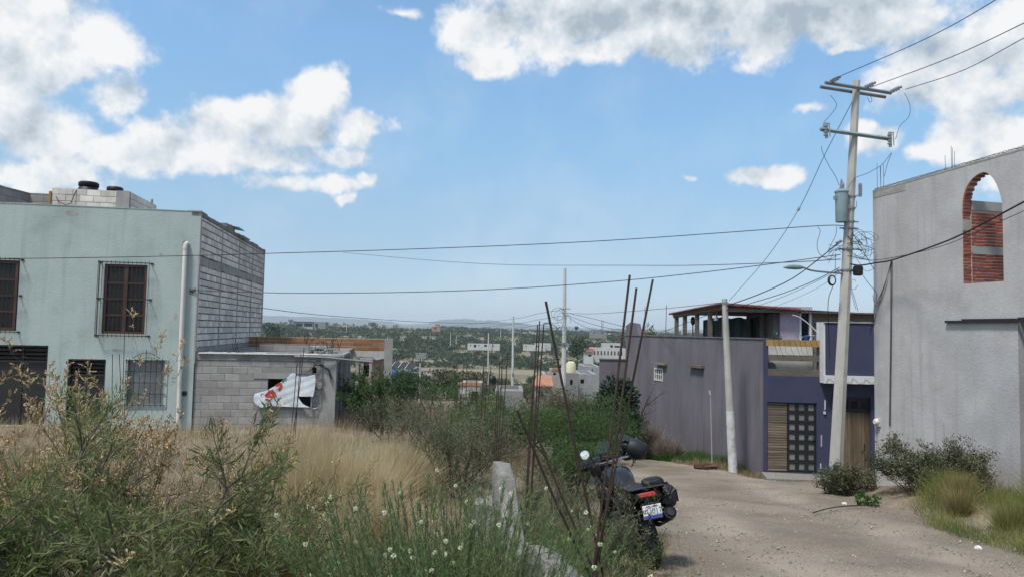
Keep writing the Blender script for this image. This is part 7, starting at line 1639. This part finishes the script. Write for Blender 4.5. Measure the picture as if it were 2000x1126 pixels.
# plants on the roof terrace
for (hx, hy, h, r, n, s, m, lb, nm, cat) in ((-2.35, 7.7, 1.1, .45, 500, .16, 'ygrass', 'yellow green potted palm on the terrace beside the fin', 'potted_palm', 'plant'), (-1.6, 6.0, .7, .3, 260, .14, 'dark', 'clump of cactus like plants behind the parapet', 'cactus', 'plant'),
                                          (-1.9, 6.9, .55, .35, 260, .10, 'mesquite', 'small leafy pot plant beside the cactus', 'potted_plant', 'plant'), (-1.0, 4.2, .5, .25, 220, .09, 'mesquite', 'leafy pot plant between the terrace posts', 'potted_plant', 'plant'),
                                          (1.05, 2.2, 1.05, .28, 420, .09, 'greybush', 'tall reddish plant before the teal cloth', 'potted_plant', 'plant'), (1.25, 1.9, .45, .22, 260, .09, 'ygrass', 'low yellowish plant beside the lilac room', 'potted_plant', 'plant'), (-.25, 3.2, .6, .3, 260, .09, 'dark', 'dark pot plant behind the short pole', 'potted_plant', 'plant')):
    x, y = house_pt(hx, hy); z0 = -.72; H = empty(nm, (x, y, z0 - .45), 0, lb, cat); MB().lathe([(.12, -.45), (.17, -.1), (.19, -.08), (.19, 0), (.15, 0)], (0, 0, z0), 12).build('pot', MT['orange'], H, True)
    blob_crown((x, y, z0 + h * .5), (r, r, h * .7), n, s, LM[m], 'foliage', H, 5, .9, .25 if 'palm' in nm or 'cactus' in nm else .5)
# a cactus hedge of posts, litter on the road edge
for i, (px, py, Y, lb) in enumerate(((1650, 985, 13.9, 'crumpled white litter on the road edge before the arch wall'), (1911, 1060, 9.4, 'white litter in the grass at bottom right'), (1505, 812, 25, None), (758, 815, 16, None), (853, 790, 17, 'white scrap on the slope behind the golden tussocks'))):
    if lb is None: continue
    p = view(px, py, Y); z = gz(p.x, p.y); m_ = MB()
    for k in range(5): m_.bevbox(-.035 + rnd.uniform(-.02, .02), .03, -.025, .03 + rnd.uniform(0, .02), .0, .02 + rnd.uniform(0, .02), .008)
    o = m_.build('litter', MT['paper'], None, jitter=.006); o.location = (p.x, p.y, z); tag(o, lb, 'litter')
p = view(1540, 962, 15.5)
o = MB().tube(smooth_path([(5.2, 12.4, gz(5.2, 12.4) + .03), (5.7, 12.9, gz(5.7, 12.9) + .05), (6.3, 13.4, gz(6.3, 13.4) + .04), (6.9, 13.5, gz(6.9, 13.5) + .06)], 6), .010, 4).build('cable_scrap', MT['cable']); tag(o, 'dark piece of cable lying at the right road edge', 'cable')
o = MB().tube([(6.35, 22.6, gz(6.35, 22.6) - .1), (6.33, 22.75, -1.9)], .02, 7).tube([(6.33, 22.75, -1.9), (6.30, 22.8, -1.75)], .035, 6).build('standpipe', MT['oldblock']); tag(o, 'thin grey standpipe against the purple wall left of the short pole', 'pipe')
o = MB().bevbox(-.35, .35, -.12, .12, 0, .10, .03).bevbox(-.1, .3, -.2, .0, .06, .16, .03).build('broken_slab', MT['brownwood'], jitter=.03); o.location = (6.05, 22.3, gz(6.05, 22.3)); tag(o, 'dark reddish broken slab lying beside the short pole', 'rubble')

# ------------------------------------------------------------------ air
hz = MB().box(-12500, 12500, -600, 12800, -75, 190).build('haze', MT['white']); hz.data.materials.clear()
hm = bpy.data.materials.new('haze_air'); hm.use_nodes = True; nt = hm.node_tree; nt.nodes.clear()
pv = nt.nodes.new('ShaderNodeVolumePrincipled'); pv.inputs['Color'].default_value = (.80, .90, 1.0, 1); pv.inputs['Density'].default_value = .00011; pv.inputs['Anisotropy'].default_value = .2
ou = nt.nodes.new('ShaderNodeOutputMaterial'); nt.links.new(pv.outputs[0], ou.inputs['Volume']); hz.data.materials.append(hm); tag(hz, kind='stuff')
